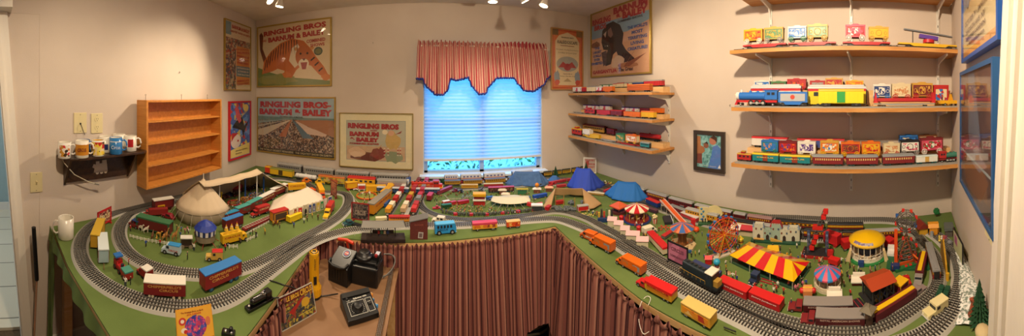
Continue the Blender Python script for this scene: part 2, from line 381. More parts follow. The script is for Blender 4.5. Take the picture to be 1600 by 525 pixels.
def rugf(nt, b):
    tc = nt.nodes.new('ShaderNodeTexCoord'); n = nt.nodes.new('ShaderNodeTexWave'); n.wave_type = 'RINGS'; n.inputs['Scale'].default_value = 6; n.inputs['Distortion'].default_value = 9; n.inputs['Detail'].default_value = 0
    nt.links.new(tc.outputs['Object'], n.inputs[0]); r = ramp(nt, n.outputs['Fac'], [(0, '17141A'), (.55, 'A59C80')], True); nt.links.new(r.outputs[0], b.inputs['Base Color'])
tag(G().box((.65, 1.72, .008), (.9, 1.2, .012), nodemat('rug_scroll', .95, rugf)).obj('rug'), 'black rug with a cream scroll pattern, seen under the lifted table skirt', 'rug')
# ---------------------------------------------------------------- window, blind, valance
g = G(); wc = mat('A8C4DC', .4); wx = (WX0+WX1)/2; ww = WX1-WX0; wz = (WZ0+WZ1)/2
for x in (WX0+.02, WX1-.02, wx-.02): g.box((x, 2.66, wz), (.04, .05, WZ1-WZ0), wc)
for z in (WZ0+.01, WZ1-.01, WZ0+.5): g.box((wx, 2.66, z), (ww, .05, .02), wc)
struct(g, 'window_1')
def glassmat(name, fac, tint=(1, 1, 1, 1)):
    gm = bpy.data.materials.new(name); gm.use_nodes = True; nt = gm.node_tree; nt.nodes.clear()
    o = nt.nodes.new('ShaderNodeOutputMaterial'); mx = nt.nodes.new('ShaderNodeMixShader'); tr = nt.nodes.new('ShaderNodeBsdfTransparent'); gl = nt.nodes.new('ShaderNodeBsdfGlossy')
    tr.inputs[0].default_value = tint; gl.inputs['Roughness'].default_value = .04; lw = nt.nodes.new('ShaderNodeLayerWeight'); lw.inputs[0].default_value = .5
    pw = nt.nodes.new('ShaderNodeMath'); pw.operation = 'POWER'; pw.inputs[1].default_value = 4; nt.links.new(lw.outputs['Facing'], pw.inputs[0])
    ml = nt.nodes.new('ShaderNodeMath'); ml.operation = 'MULTIPLY_ADD'; ml.inputs[1].default_value = .5*fac; ml.inputs[2].default_value = .035*fac; nt.links.new(pw.outputs[0], ml.inputs[0])
    nt.links.new(ml.outputs[0], mx.inputs[0]); nt.links.new(tr.outputs[0], mx.inputs[1]); nt.links.new(gl.outputs[0], mx.inputs[2]); nt.links.new(mx.outputs[0], o.inputs[0]); return gm
GLASS = glassmat('clear_glass', 1.2)
o = struct(G().box((wx, 2.665, wz), (ww-.05, .004, WZ1-WZ0-.05), GLASS), 'window_2'); 
struct(G().box((wx, 2.60, WZ0-.010), (ww+.06, .19, .018), mat('DCE6EE', .5)), 'trim_4')
jm = mat('C8D6E2', .5)
struct(G().box((WX0+.004, 2.62, wz), (.008, .07, WZ1-WZ0), jm).box((WX1-.004, 2.62, wz), (.008, .07, WZ1-WZ0), jm).box((wx, 2.62, WZ1-.004), (ww, .07, .008), jm), 'trim_5')
bm_ = bpy.data.materials.new('blind_fabric'); bm_.use_nodes = True; nt = bm_.node_tree; nt.nodes.clear()
o_ = nt.nodes.new('ShaderNodeOutputMaterial'); mx = nt.nodes.new('ShaderNodeMixShader'); tr = nt.nodes.new('ShaderNodeBsdfTranslucent'); df = nt.nodes.new('ShaderNodeBsdfDiffuse')
mx.inputs[0].default_value = .55; tr.inputs[0].default_value = lin('CFE6F6'); df.inputs[0].default_value = lin('CFE0EC')
nt.links.new(df.outputs[0], mx.inputs[1]); nt.links.new(tr.outputs[0], mx.inputs[2]); nt.links.new(mx.outputs[0], o_.inputs[0])
t = thing('pleated_blind', 'pale blue pleated cellular blind lowered over the window behind the valance', 'blind', (wx, 2.60, 0))
zb = EYE-(247-150)/F*2.64; zt = WZ1-.03; n = 30; pr = []
for i in range(n*2+1): pr.append((0 if i % 2 else -.012, zt-(zt-zb)*i/(2*n)))
vs = [(x, y, z) for y, z in pr for x in (-ww/2+.012, ww/2-.012)]
g = G(); g.add(vs, [(2*i, 2*i+1, 2*i+3, 2*i+2) for i in range(len(pr)-1)], bm_); g.obj('pleated_fabric', t)
G().box((0, -.006, zb-.008), (ww-.02, .02, .018), 'D9DCD8').obj('bottom_rail', t); G().box((0, -.006, zt+.012), (ww-.02, .03, .03), 'D9DCD8').obj('head_rail', t)
# shrubs outside
rnd = random.Random(5); g = G()
lf = [mat('4E8C4A', .8), mat('7FB65A', .8), mat('C8E8F0', .8), mat('3A6B45', .8)]
for i in range(900):
    c = Vector((rnd.uniform(-1.2, 2.2), 4.6+rnd.uniform(-.3, .4), rnd.uniform(-.2, .95+.25*sin(i)))); a = Vector((rnd.uniform(-1, 1), rnd.uniform(-1, 1), rnd.uniform(-1, 1))).normalized(); b = a.orthogonal().normalized()
    s = rnd.uniform(.03, .07); g.add([c-a*s, c-b*s*.5, c+a*s, c+b*s*.5], [(0, 1, 2, 3)], lf[i % 4])
o = tag(g.obj('shrub_leaves'), 'sunlit leaves of a shrub outside, seen through the strip below the blind', 'shrub'); o['kind'] = 'stuff'
# valance
t = thing('window_valance', 'red and cream striped gathered valance with navy scalloped trim above the window', 'valance', (0, 0, 0))
prof = [(650, 123), (661, 123.5), (665, 134), (681, 148.5), (693, 148), (701, 139), (703, 123), (713, 126), (732, 121), (735, 131), (742, 140), (747.5, 147.5), (759, 146.5), (765, 134), (776, 122), (804, 122), (809, 132), (820, 142), (834, 143), (847, 134), (860, 119)]
def vx(px): return hit(px, (-2, 2.50), (2, 2.50))[0]
def vz(px, py): x = vx(px); return EYE-(py-150)/F*hypot(x, 2.50)
pr = [(vx(a), vz(a, b)) for a, b in prof]
def interp(tb, x):
    for (a, b), (c, d) in zip(tb, tb[1:]):
        if x <= c: k = (x-a)/(c-a) if c > a else 0; k = min(1, max(0, k)); return b+(d-b)*k
    return tb[-1][1]
x0, x1 = pr[0][0], pr[-1][0]; n = 520; st = stripes('v'); g = G(); fr = [0, .05, .09, .12, .2, .4, .6, .8, 1]; Rr = len(fr); trim = []
for i in range(n+1):
    u = i/n; x = x0+(x1-x0)*u; zb = interp(pr, x); ztop = vz(652+(855-652)*u, 64+4*u)+.01*sin(u*190)+.006*sin(u*410)
    xt = vx(653)+(vx(853)-vx(653))*u
    for f in fr:
        d = .022*(.35+.65*f)*(sin(u*120+1.5*sin(u*23)+f)*.6+.5*sin(u*67+2)) + (.012*sin(u*400) if f < .1 else 0)
        xx = xt+(x-xt)*f**.7+.004*sin(u*260+f*2)*f
        g.v.append((xx, 2.50-d, ztop+(zb-ztop)*f))
    trim.append(g.v[-1])
for i in range(n):
    k = g.mi(st[(i//2) % len(st)])
    for j in range(Rr-1): g.f.append([i*Rr+j, i*Rr+j+1, (i+1)*Rr+j+1, (i+1)*Rr+j]); g.m.append(k); g.sm.append(True)
o = g.obj('striped_fabric', t)
g = G(); pts = []; P = [Vector(p) for p in trim]; acc = 0
zig = [p+Vector((.0, -.006, .006*sin(i*1.15))) for i, p in enumerate(P)]
g.tube(zig, .0072, '1C2C86', 5); g.obj('rickrack_trim', t)
G().cyl((x0+.01, 2.515, vz(750, 72)), (x1-.01, 2.515, vz(750, 72)), .008, 'D8D0C0').obj('curtain_rod', t)
for x in (x0+.02, x1-.02): G().box((x, 2.545, vz(750, 72)), (.015, .06, .03), 'D8D0C0').obj('bracket', t)
# ---------------------------------------------------------------- posters and pictures
class Pic:
    def __init__(s, name, label, cat, wall, rect, fw, fc, depth=.02, mat_w=0, bg='E8D8B0', gap=.002, rough=.3, glass=True, metal=.0):
        c, w, h, a = wallrect(wall, *rect); s.w, s.h = w, h; n = Vector((sin(a), -cos(a), 0))
        s.t = thing(name, label, cat, c+n*(depth/2+gap), a); s.d = depth; t = s.t
        g = G(); fm = mat(fc, .35, metal)
        for sx in (-1, 1): g.box((sx*(w-fw)/2, 0, 0), (fw, depth, h), fm)
        for sz in (-1, 1): g.box((0, 0, sz*(h-fw)/2), (w-2*fw, depth, fw), fm)
        g.obj('frame', t); s.y = -depth/2+.007; s.iw, s.ih = w-2*fw, h-2*fw
        s.g = G(); s.g.box((0, s.y+.002, 0), (s.iw, .002, s.ih), bg if not isinstance(bg, str) else mat(bg, .6)); s.lv = 0
        if mat_w: m = mat_w; s.iw -= 2*m; s.ih -= 2*m
        if glass: G().box((0, -depth/2+.0015, 0), (w-2*fw, .001, h-2*fw), GLASS).obj('glass', t)
    def P(s, pts, m, up=1): # polygon given in 0..1 of the print
        s.lv += 1
        s.g.flat([((u-.5)*s.iw, (v-.5)*s.ih) for u, v in pts], s.y+.001-s.lv*.00004, m if not isinstance(m, str) else mat(m, .6)); return s
    def rect(s, a, b, c, d, m): return s.P([(a, b), (c, b), (c, d), (a, d)], m)
    def oval(s, cx, cy, rx, ry, m, n=20): return s.P([(cx+rx*cos(2*pi*i/n), cy+ry*sin(2*pi*i/n)) for i in range(n)], m)
    def txt(s, st, cx, cy, w, h, m, rot=0, bold=.03): text(st, w*s.iw, h*s.ih, m, s.t, ((cx-.5)*s.iw, s.y-.0022, (cy-.5)*s.ih), (pi/2, -rot, 0), bold, depth=.0002); return s
    def done(s, label=None): o = s.g.obj('print', s.t); return s.t
def blob(cx, cy, rx, ry, seed, n=14, j=.25):
    r = random.Random(seed); return [(cx+rx*cos(2*pi*i/n)*(1+r.uniform(-j, j)), cy+ry*sin(2*pi*i/n)*(1+r.uniform(-j, j))) for i in range(n)]
RED = 'B02A2C'; GOLD = 'B79A4E'
p = Pic('circus_poster', 'gold-framed circus poster of a snarling tiger under red lettering', 'poster', 'back', (403, 519, 42, 29, 137, 134), .014, GOLD, metal=.6, bg='D9C39C')
OR = 'C4692C'; BK = '2B1D18'; TW = 'E3D3B4'
p.P([(0, 0), (1, 0), (1, .06), (.7, .10), (.45, .13), (.2, .22), (0, .32)], '6E7C3E').P(blob(.3, .1, .28, .09, 3), '8A8A4A')
p.P([(.10, .34), (.03, .62), (.02, .88), (.05, .92), (.08, .86), (.07, .64), (.15, .40)], '6A3020')
p.P([(.06, .20), (.09, .42), (.20, .58), (.34, .70), (.50, .76), (.66, .70), (.76, .56), (.82, .44), (.92, .28), (.97, .16), (.94, .10), (.86, .16), (.76, .30), (.66, .34), (.56, .24), (.50, .12), (.38, .14), (.40, .24), (.30, .28), (.22, .24)], OR)
p.P([(.50, .60), (.58, .66), (.66, .50), (.62, .36), (.54, .28), (.46, .40)], TW).oval(.66, .46, .11, .17, 'B8642E').oval(.66, .34, .07, .08, TW).P([(.62, .36), (.71, .36), (.69, .25), (.64, .25)], 'A0302C')
p.oval(.56, .58, .025, .03, 'CF9050').oval(.77, .58, .025, .03, 'CF9050').oval(.62, .50, .014, .018, BK).oval(.71, .50, .014, .018, BK).P([(.64, .42), (.69, .42), (.665, .38)], '6A2A24')
for i in range(13):
    u = .13+i*.036; top = interp([(.1, .4), (.2, .56), (.34, .68), (.5, .74), (.62, .70)], u); p.P([(u, top), (u+.012, top), (u-.03+.004*i, top-.20-.02*(i % 3)), (u-.036+.004*i, top-.17)], BK)
for u, v in ((.80, .44), (.85, .36), (.90, .27)): p.P([(u-.05, v-.05), (u, v), (u+.01, v-.02), (u-.04, v-.07)], BK)
for u, v in ((.43, .2), (.95, .14)): p.P(blob(u, v-.02, .06, .05, 9), 'D07A3A')
p.oval(.85, .52, .055, .065, '4A5A50').oval(.85, .52, .04, .045, '7C7A50')
p.txt('RINGLING BROS', .52, .905, .86, .085, RED, .04, .05).txt('BARNUM & BAILEY', .55, .79, .78, .085, RED, .04, .05).txt('AND', .10, .77, .07, .04, RED).txt('COMBINED', .82, .69, .24, .055, RED, .05).txt('SHOWS', .84, .62, .18, .05, RED, .05); p.done()
p = Pic('circus_poster', 'gold-framed poster of a rail yard crowded with circus trains', 'poster', 'back', (403, 525, 154, 149, 240, 244), .012, GOLD, metal=.6, bg='9CB3BE')
crowd = art(['4A4038', '8A6A58', '3A3A44', 'A88C78', '6A5A54', 'B8A898', '5A3A34', '2E2A30'], 90, .6)
p.rect(0, .07, 1, .62, crowd).P([(0, .58), (0, .66), (1, .66), (1, .60), (.5, .62)], '6E8A88')
for (a, b, c, d, m) in ((.0, .08, .44, .62, 'C8B8A0'), (.30, .40, .475, .62, 'B06A48'), (.62, .76, .50, .62, '5E7888'), (.84, 1.0, .52, .62, 'D0B8A8'), (.0, .0, .42, .62, '8EA0A0')):
    y0 = .30 if 0 < a < .85 else .44
    if a == 0 and b == .08: p.P([(0, .30), (.10, .30), (.47, .61), (.45, .61), (0, .40)], m)
    elif a == 0: p.P([(0, .52), (0, .57), (.42, .62), (.42, .615)], m).P([(0, .45), (0, .49), (.44, .615), (.43, .61)], 'B0A898')
    elif a == .84: p.P([(.72, .48), (.92, .42), (.90, .35), (.68, .38), (.53, .59), (.55, .60)], m)
    else: p.P([(a, y0), (b, y0), (d-.13 if a > .5 else c, .62), (c-.02 if a > .5 else c-.01, .62)], m)
for x in (.57, .64, .71): p.P([(x+.28, .66-.03), (1, .50-(x-.57)), (1, .48-(x-.57)), (.52, .605)], 'A8785C')
p.rect(0, 0, 1, .07, '2A2622').txt('THE WORLD\'S BIGGEST MENAGERIE   THE GREATEST SHOW ON EARTH', .5, .035, .94, .035, 'D8C8A0', 0, 0)
p.txt('RINGLING BROS-', .5, .885, .93, .115, 'B03A48', 0, .06).txt('BARNUM & BAILEY', .5, .75, .95, .115, 'B03A48', 0, .06).txt('COMBINED CIRCUS', .47, .665, .30, .022, '2A2622'); p.done()
p = Pic('circus_poster', 'landscape clown poster in a wide cream mat and thin gold frame, left of the window', 'poster', 'back', (531, 646, 174, 179, 259, 265), .008, 'A8924E', metal=.6, bg='E6DCB4', mat_w=.062)
p.rect(0, 0, 1, 1, '9AA09A').rect(.01, .015, .99, .985, 'B8B8A4').rect(.01, .015, .99, .36, 'C8A888').P(blob(.35, .1, .25, .12, 2), '6E3A30').P(blob(.55, .2, .14, .14, 4), '8A4038').P(blob(.18, .2, .14, .12, 6), 'D8B898').P(blob(.8, .12, .18, .14, 8), '8E9A7A')
p.P(blob(.78, .50, .14, .22, 12), 'C8A868').oval(.66, .72, .045, .06, 'E8D8B8').oval(.76, .70, .05, .07, 'D8A888').P([(.62, .42), (.66, .50), (.56, .30), (.53, .32)], 'C8A070').P([(.82, .66), (.94, .76), (.92, .70)], '9A4038')
for a in (.64, .70, .86, .90):
    for j in range(5): p.rect(a, .15+j*.04, a+.025, .17+j*.04, 'B03038' if j % 2 else 'E0D0B8')
p.txt('RINGLING BROS', .46, .86, .86, .14, 'A82A30', -.01, .07).txt('AND', .47, .755, .12, .04, 'A82A30').txt('BARNUM', .31, .66, .50, .12, 'A82A30', 0, .07).txt('& BAILEY', .31, .52, .50, .11, 'A82A30', 0, .07).txt('COMBINED SHOWS', .31, .42, .50, .045, 'A82A30', 0, .05); p.done()
p = Pic('circus_poster', 'tall gold-framed poster with orange border and KALEIDOSCAPE lettering right of the window', 'poster', 'back', (860, 910, 43, 49, 139, 142), .012, 'C49A60', metal=.5, bg='C8582A')
p.rect(.04, .03, .96, .97, 'D8743A').rect(.0, .9, .2, 1, '8A6A3A').rect(.8, .9, 1, 1, '8A6A3A').P([(.12, .06), (.88, .06), (.9, .8), (.78, .90), (.5, .96), (.22, .90), (.10, .8)], 'E6D2A8').oval(.5, .42, .36, .13, 'A8A8A0').P([(.2, .36), (.35, .46), (.5, .40), (.65, .46), (.8, .36)], 'B03A34').oval(.5, .37, .12, .06, 'A82A2C')
for u in (.16, .84): p.P(blob(u, .2, .09, .10, 3), '8A9AA8').P(blob(u, .10, .08, .05, 5), 'C84A34')
p.P([(.36, .12), (.64, .12), (.5, .18)], 'B8A078').txt('BARNUM\'S', .5, .87, .4, .022, '4A3A2A').txt('KALEIDOSCAPE', .5, .79, .66, .055, '1E1814', 0, .01).rect(.27, .725, .73, .735, '8A3A2A').txt('The Great Traveling Show Returns', .5, .66, .76, .022, '4A3A2A', 0, 0).txt('In A Blaze Of Grand Color!', .5, .61, .6, .022, '4A3A2A', 0, 0).txt('Opening March', .5, .25, .3, .018, '3A2A2A').txt('Under The Big Top', .5, .21, .5, .016, '3A2A2A'); p.done()
p = Pic('circus_poster', 'narrow gold-framed circus poster of many acts high on the wall above the wood case', 'poster', 'left', (349, 390, 30, 42, 141, 142), .010, GOLD, metal=.6, bg='D8C4A0')
p.rect(.0, .0, .4, .66, art(['8A7A6A', '5A5048', 'B8A080', '3E4A5A', 'A04A3A'], 55)).rect(.0, .80, .22, .99, '7A98A0').rect(.0, .66, 1, .76, art(['8A7A6A', '5A5048', 'B8A080', 'A04A3A'], 70)).rect(.42, .08, .98, .66, 'D08A48')
p.txt('BARNUM & BAILEY', .60, .93, .72, .055, RED, .0, .05).txt('GREATEST SHOW ON EARTH', .58, .86, .80, .03, RED).txt('HIGH SCHOOL', .62, .62, .6, .03, RED, .1).txt('HORSES', .7, .575, .5, .035, RED, .1).txt('PRINCESS', .68, .51, .5, .03, RED).txt('& ELEPHANTS', .68, .46, .46, .03, RED).txt('EVER SEEN', .68, .41, .46, .03, RED)
p.rect(.42, .20, .98, .36, '5E7E88').txt('INTRODUCED', .7, .33, .5, .022, 'E0D0B0').txt('& TRAINED BY', .7, .28, .45, .022, 'E0D0B0').txt('THE MASTERS', .7, .23, .5, .022, 'E0D0B0').txt('AMERICA\'S', .68, .14, .5, .03, RED, .1).txt('GREATEST', .68, .09, .5, .03, RED, .1); p.done()
p = Pic('circus_poster', 'red-framed blue poster of an acrobat and a clown beside the wood case', 'poster', 'left', (356, 390, 159, 157, 251, 242), .016, 'C41624', bg='4468B0')
p.rect(.02, .20, .98, .99, art(['3E62B0', '3E62B0', '4A74C0', '6A98D8', '3858A0', 'D8C060', 'C04040'], 26)).P([(.2, .62), (.55, .78), (.7, .56), (.95, .66), (.72, .46), (.64, .34), (.58, .48), (.1, .56)], '15151C').P([(.25, .95), (.42, .88), (.55, .66), (.44, .62), (.28, .74)], 'D8545C').oval(.78, .9, .14, .07, 'E8D070')
p.oval(.28, .30, .24, .13, 'E8D8CC').P([(.06, .30), (.10, .46), (.40, .44), (.2, .38)], 'C02A34').oval(.38, .30, .04, .02, 'C02A34').P([(.02, .01), (.98, .01), (.98, .22), (.5, .19), (.02, .15)], 'E8D27A').txt('CIRCUS', .68, .80, .42, .045, 'E8D070', .5).txt('GRAND OPENING', .55, .12, .6, .02, '5A3A2A').txt('SEASON', .4, .07, .3, .02, '5A3A2A'); p.done()
p = Pic('circus_poster', 'large gold-framed poster of a dark gorilla with blue lettering over the corner shelves', 'poster', 'right', (925, 1019, 23, -9, 124, 112), .014, GOLD, metal=.6, bg='D4A27C')
p.rect(0, .60, 1, .82, '8CA8B8').P([(0, .55), (.3, .60), (.6, .58), (1, .70), (1, .5), (0, .4)], 'D8A888').P(blob(.08, .50, .10, .05, 4), '8A5848')
p.P([(.22, .70), (.30, .78), (.42, .80), (.54, .72), (.60, .58), (.58, .44), (.64, .34), (.74, .24), (.80, .18), (.60, .16), (.52, .24), (.48, .34), (.42, .30), (.38, .16), (.28, .14), (.26, .24), (.32, .38), (.24, .40), (.20, .52)], '2E2428').P([(.32, .68), (.38, .72), (.42, .60), (.38, .56), (.33, .60)], '8A6860').P([(.24, .64), (.30, .68), (.28, .58)], 'C8B0A0').P([(.20, .36), (.30, .38), (.30, .18), (.24, .14)], '554048')
p.P(blob(.50, .18, .12, .10, 7), 'D8B898').P(blob(.66, .12, .2, .04, 8), 'B07850').P([(.6, .1), (.8, .34), (.66, .16), (.95, .26), (.7, .1)], '8A5038')
p.txt('RINGLING', .20, .86, .36, .10, 'B03038', .0, .06).txt('BROS', .18, .765, .24, .08, 'B03038', 0, .06).txt('BARNUM', .70, .94, .54, .10, 'B03038', 0, .06).txt('& BAILEY', .72, .84, .50, .10, 'B03038', 0, .06).txt('COMBINED SHOWS', .70, .765, .40, .03, '2A2226')
for i, s_ in enumerate(('THE WORLD\'S', 'MOST', 'TERRIFYING', 'LIVING', 'CREATURE!')): p.txt(s_, .82, .64-i*.075, (.30, .17, .29, .2, .3)[i], .048, '3A5A98', 0, .04)
for i, s_ in enumerate(('THE', 'LARGEST', 'GORILLA', 'EVER', 'EXHIBITED-')): p.txt(s_, .12, .44-i*.06, (.10, .17, .17, .12, .24)[i], .042, '3A5A98', 0, .04)
p.txt('GARGANTUA', .26, .06, .46, .06, 'B03038', 0, .05).txt('The Great', .64, .065, .24, .055, '2A2226', 0, .03); p.done()
p = Pic('framed_photo', 'small photo in a wide dark frame of two people meeting at a wire fence', 'picture', 'right', (1086, 1134, 203, 206, 264, 271), .028, '3A322C', bg='6FA8A8', depth=.022)
p.rect(0, 0, 1, 1, art(['5F9A9C', '7AB4B4', '8CC0C4', '4E8A8A'], 60)).P([(.45, .0), (.60, .38), (.66, .66), (.84, .72), (1, .6), (1, 0)], '4E7EC8').oval(.66, .83, .15, .12, 'B87860').P([(.55, .92), (.68, 1), (.84, .94), (.82, .78), (.74, .86)], '40281E').P([(0, .95), (.14, .95), (.16, .66), (.3, .62), (.34, .5), (.2, .4), (.2, .1), (0, .1)], 'A87048').oval(.38, .68, .11, .09, '8A5A44').P([(.28, .72), (.42, .80), (.48, .70), (.38, .74)], '2A1A18').P([(.0, .4), (.2, .42), (.22, .1), (0, .1)], '7A3A34').P([(.86, .02), (.98, .02), (.94, .14)], 'F0ECE0').txt('Circus Winter Quarters', .45, .06, .7, .035, 'E8E8E0', 0, 0); p.done()
p = Pic('circus_poster', 'upper blue-framed poster with a cyclist loop drawing beside the door, cut by the photo top', 'poster', 'front', (1513, 1577, 60-190, 50-205, 93, 74), .016, '2458A8', bg='D8C8A0', depth=.03, gap=.004)
p.rect(0, .42, 1, 1, 'A8B8C8').P([(0, .42), (1, .50), (1, .30), (0, .30)], 'E0C898').rect(0, 0, 1, .06, 'D8A060').txt('OCTOBER 31 - JANUARY 1', .5, .28, .8, .05, '4A3A3A', 0, .01).txt('MADISON AVE. NY', .45, .21, .6, .04, '4A3A3A', 0, .01).txt('WINTERGARDEN', .45, .15, .6, .03, '4A3A3A').txt('www.circusshow.com', .45, .10, .55, .025, '4A3A3A').oval(.4, .62, .22, .2, '6A5A54').oval(.4, .62, .20, .185, 'A8B8C8').oval(.2, .5, .06, .1, '6A5A54').oval(.2, .5, .05, .085, 'A8B8C8'); p.done()
p = Pic('circus_poster', 'lower blue-framed dark poster of circus figures beside the door casing', 'poster', 'front', (1510, 1568, 112, 92, 306, 335), .016, '2C5C92', bg='5A4A52', depth=.03, gap=.004)
p.rect(0, 0, 1, 1, art(['4A3A44', '5A4448', '6A5050', '3E3A4C', '7A5A48'], 12)).P([(.3, 1), (.5, 1), (.7, .5), (.5, .2), (.3, .5)], '6E7A90').P([(.1, .3), (.5, .4), (.9, .25), (.7, .05), (.2, .05)], '8A5A40').oval(.4, .75, .12, .06, 'A88A7A').P(blob(.5, .35, .3, .1, 2), '9A8A94').rect(.03, .29, .97, .31, 'A8B8C0'); p.done()
# ---------------------------------------------------------------- wall plates
def plate(px0, px1, py0, py1, wall, kind, label, m='DDD0A0'):
    c, w, h, a = wallrect(wall, px0, px1, py0, py0, py1, py1); n = Vector((sin(a), -cos(a), 0)); t = thing('wall_plate', label, 'wall plate', c+n*.003, a)
    G().box((0, 0, 0), (w, .006, h), mat(m, .4)).obj('plate', t, .002)
    if kind == 'outlet':
        for s in (-1, 1):
            o = G().cyl((0, -.002, s*h*.2), (0, -.005, s*h*.2), h*.14, m, 14).obj('socket', t); g = G()
            for q in (-1, 1): g.box((q*.006, -.0052, s*h*.2+.003), (.002, .001, .008), '2A2418')
            g.box((0, -.0052, s*h*.2-.009), (.004, .001, .004), '2A2418').obj('slot', t)
    elif kind == 'switch': G().box((0, -.006, 0), (.009, .012, .022), mat(m, .35), rx=.4).obj('toggle', t)
    elif kind == 'cable': G().cyl((0, -.002, -.004), (0, -.006, -.004), .006, '1A1A1A').obj('socket', t)
    for s in (-1, 1): G().cyl((0, -.003, s*h*.4), (0, -.0045, s*h*.4), .003, '8A8468', 8).obj('screw', t)
    return t, c, n
pt, pc, pn = plate(115, 135, 176, 208, 'left', 'cable', 'cream wall plate with a black cable coming out, above the mug shelf')
plate(142, 160, 177, 208, 'left', 'outlet', 'cream double power outlet above the mug shelf'); plate(47, 66, 269, 300, 'left', 'switch', 'cream light switch plate low on the wall beside the door frame')
plate(1541, 1557, 335, 378, 'front', 'switch', 'cream switch plate on the wall below the blue-framed poster', 'E0D6A8')
c = pc+pn*.008; tag(G().tube([c, c+Vector((.012, 0, -.012)), c+Vector((.015, .01, -.04)), c+Vector((.02, .022, -.075))], .0022, '15151A').obj('cable'), 'thin black cable looping from the cream wall plate down behind the mugs', 'cable')
for px, py in ((280, 113), (583, 67), (1141, 165)):
    w_ = 'left' if px < 400 else 'back' if px < 918 else 'right'; q = onwall(px, py, w_); d = {'left': (1, 0), 'back': (0, -1), 'right': (-1, 0)}[w_]
    lb = {280: 'tiny picture hook in the wall above the wood display case', 583: 'tiny picture hook in the back wall between tiger poster and valance', 1141: 'tiny nail in the wall left of the large shelves'}[px]
    tag(G().tube([q+Vector((d[0]*.001, d[1]*.001, .006)), q+Vector((d[0]*.012, d[1]*.012, 0)), q+Vector((d[0]*.002, d[1]*.002, -.006))], .0022, '6A6458').obj('picture_hook'), lb, 'hook')
# ---------------------------------------------------------------- wood display case
t = thing('display_case', 'empty honey-coloured wooden display case with three shelves on the left wall', 'display case', (-1.685, 1.385, 0), pi/2+.079)
cw, ch, cdp, z0 = .80, .60, .115, .957; th = .016
G().box((0, cdp/2-.003, z0+ch/2), (cw-.01, .005, ch-.01), OAKX).obj('back_panel', t)
for s, nme in ((-1, 'side_panel'), (1, 'side_panel')): G().box((s*(cw-th)/2, 0, z0+ch/2), (th, cdp, ch), OAKX).obj(nme, t, .002)
for z, nme in ((z0+th/2, 'bottom_panel'), (z0+ch-th/2, 'top_panel')): G().box((0, 0, z), (cw-2*th, cdp, th), OAKX).obj(nme, t, .002)
for i in (1, 2, 3): G().box((0, .004, z0+ch*i/4), (cw-2*th, cdp-.02, .010), OAKX).obj('shelf', t)
for dx in (-.33, .02, .33): G().cyl((dx, cdp/2-.01, z0+ch), (dx, cdp/2-.01, z0+ch+.03), .0018, '8A8070', 6).ring((dx, cdp/2-.01, z0+ch+.036), .005, .0016, '8A8070', 10, 'Y').obj('hanging_hook', t)
# ---------------------------------------------------------------- mug shelf and mugs
SZ = 1.222; t = thing('mug_shelf', 'small dark wooden wall shelf with a locomotive cut-out, holding mugs', 'shelf', (-1.71, .70, 0), pi/2+.05)
G().slab([(-.29, .0), (-.25, -.13), (-.20, -.15), (.25, -.15), (.30, -.12), (.32, 0)], SZ-.014, SZ, DARKW).obj('shelf_top', t, .002)
loc_ = [(-.06, -.115), (-.055, -.09), (-.07, -.08), (-.06, -.06), (-.045, -.065), (-.045, -.045), (-.02, -.045), (-.02, -.06), (.0, -.06), (.0, -.04), (.03, -.04), (.035, -.075), (.04, -.115)]
g = G(); g.prism([(-.24, -.18), (.20, -.18), (.22, 0), (-.26, 0)], -.022, -.012, DARKW); g.M = Matrix.Translation((0, 0, SZ-.014)); 
g2 = G(); g2.M = g.M; g2.prism([(-.24, -.16), (.20, -.16), (.21, 0), (-.25, 0)], -.020, -.010, DARKW); g2.obj('back_board', t)
g2 = G(); g2.M = g.M; g2.prism([(x+.01, z) for x, z in loc_], -.0215, -.0195, mat('C8B8A8', .8))
for x in (-.025, .005, .035): g2.cyl((x, -.0215, -.117), (x, -.0195, -.117), .012, mat('C8B8A8', .8))
g2.obj('locomotive_cutout', t)['label'] = 'pale locomotive-shaped cut-out'
for x in (-.25, .20): G().add([(x, -.01, SZ-.014), (x, -.13, SZ-.014), (x, -.01, SZ-.19), (x+.014, -.01, SZ-.014), (x+.014, -.13, SZ-.014), (x+.014, -.01, SZ-.19)], [(0, 2, 1), (3, 4, 5), (0, 1, 4, 3), (1, 2, 5, 4), (2, 0, 3, 5)], DARKW).obj('bracket', t)
def mug(x, y, z, r, h, body, hang, label, band=None, inside='E8E2D4', group=None):
    t = thing('mug', label, 'mug', (x, y, z), 0, group); m = mat(body, .25, coat=.3)
    G().lathe([(0, 0), (r*.9, 0), (r, .004), (r, h), (r*.9, h), (r*.88, .008), (0, .008)], m, n=28).obj('cup', t)
    if inside: G().lathe([(r*.885, h-.002), (r*.87, .01), (0, .0095)], mat(inside, .3), n=24).obj('lining', t)
    if band:
        g = G(); a = atan2(-y, -x); w = band[2] if len(band) > 2 else 1.9
        mm = band[0] if not isinstance(band[0], str) else mat(band[0], .35)
        g.lathe([(r+.0006, h*band[1][0]), (r+.0008, h*band[1][1])], mm, n=18, a0=a-w, a1=a+w); g.obj('printed_band', t)
    pts = [(cos(hang)*(r-.002+d), sin(hang)*(r-.002+d), hz) for d, hz in ((0, h*.80), (.014, h*.84), (.026, h*.74), (.031, h*.52), (.026, h*.32), (.014, h*.22), (0, h*.26))]
    G().tube(pts, .0052, m, 8).obj('handle', t); return t
def shelfpt(px, d): x, y, q = hit(px, (leftx(0)+d, 0), (leftx(2)+d, 2)); return x, y
MA = art(['E8E0D0', 'D03030', '2A2018', 'E8E0D0', 'C89030'], 70, .35)
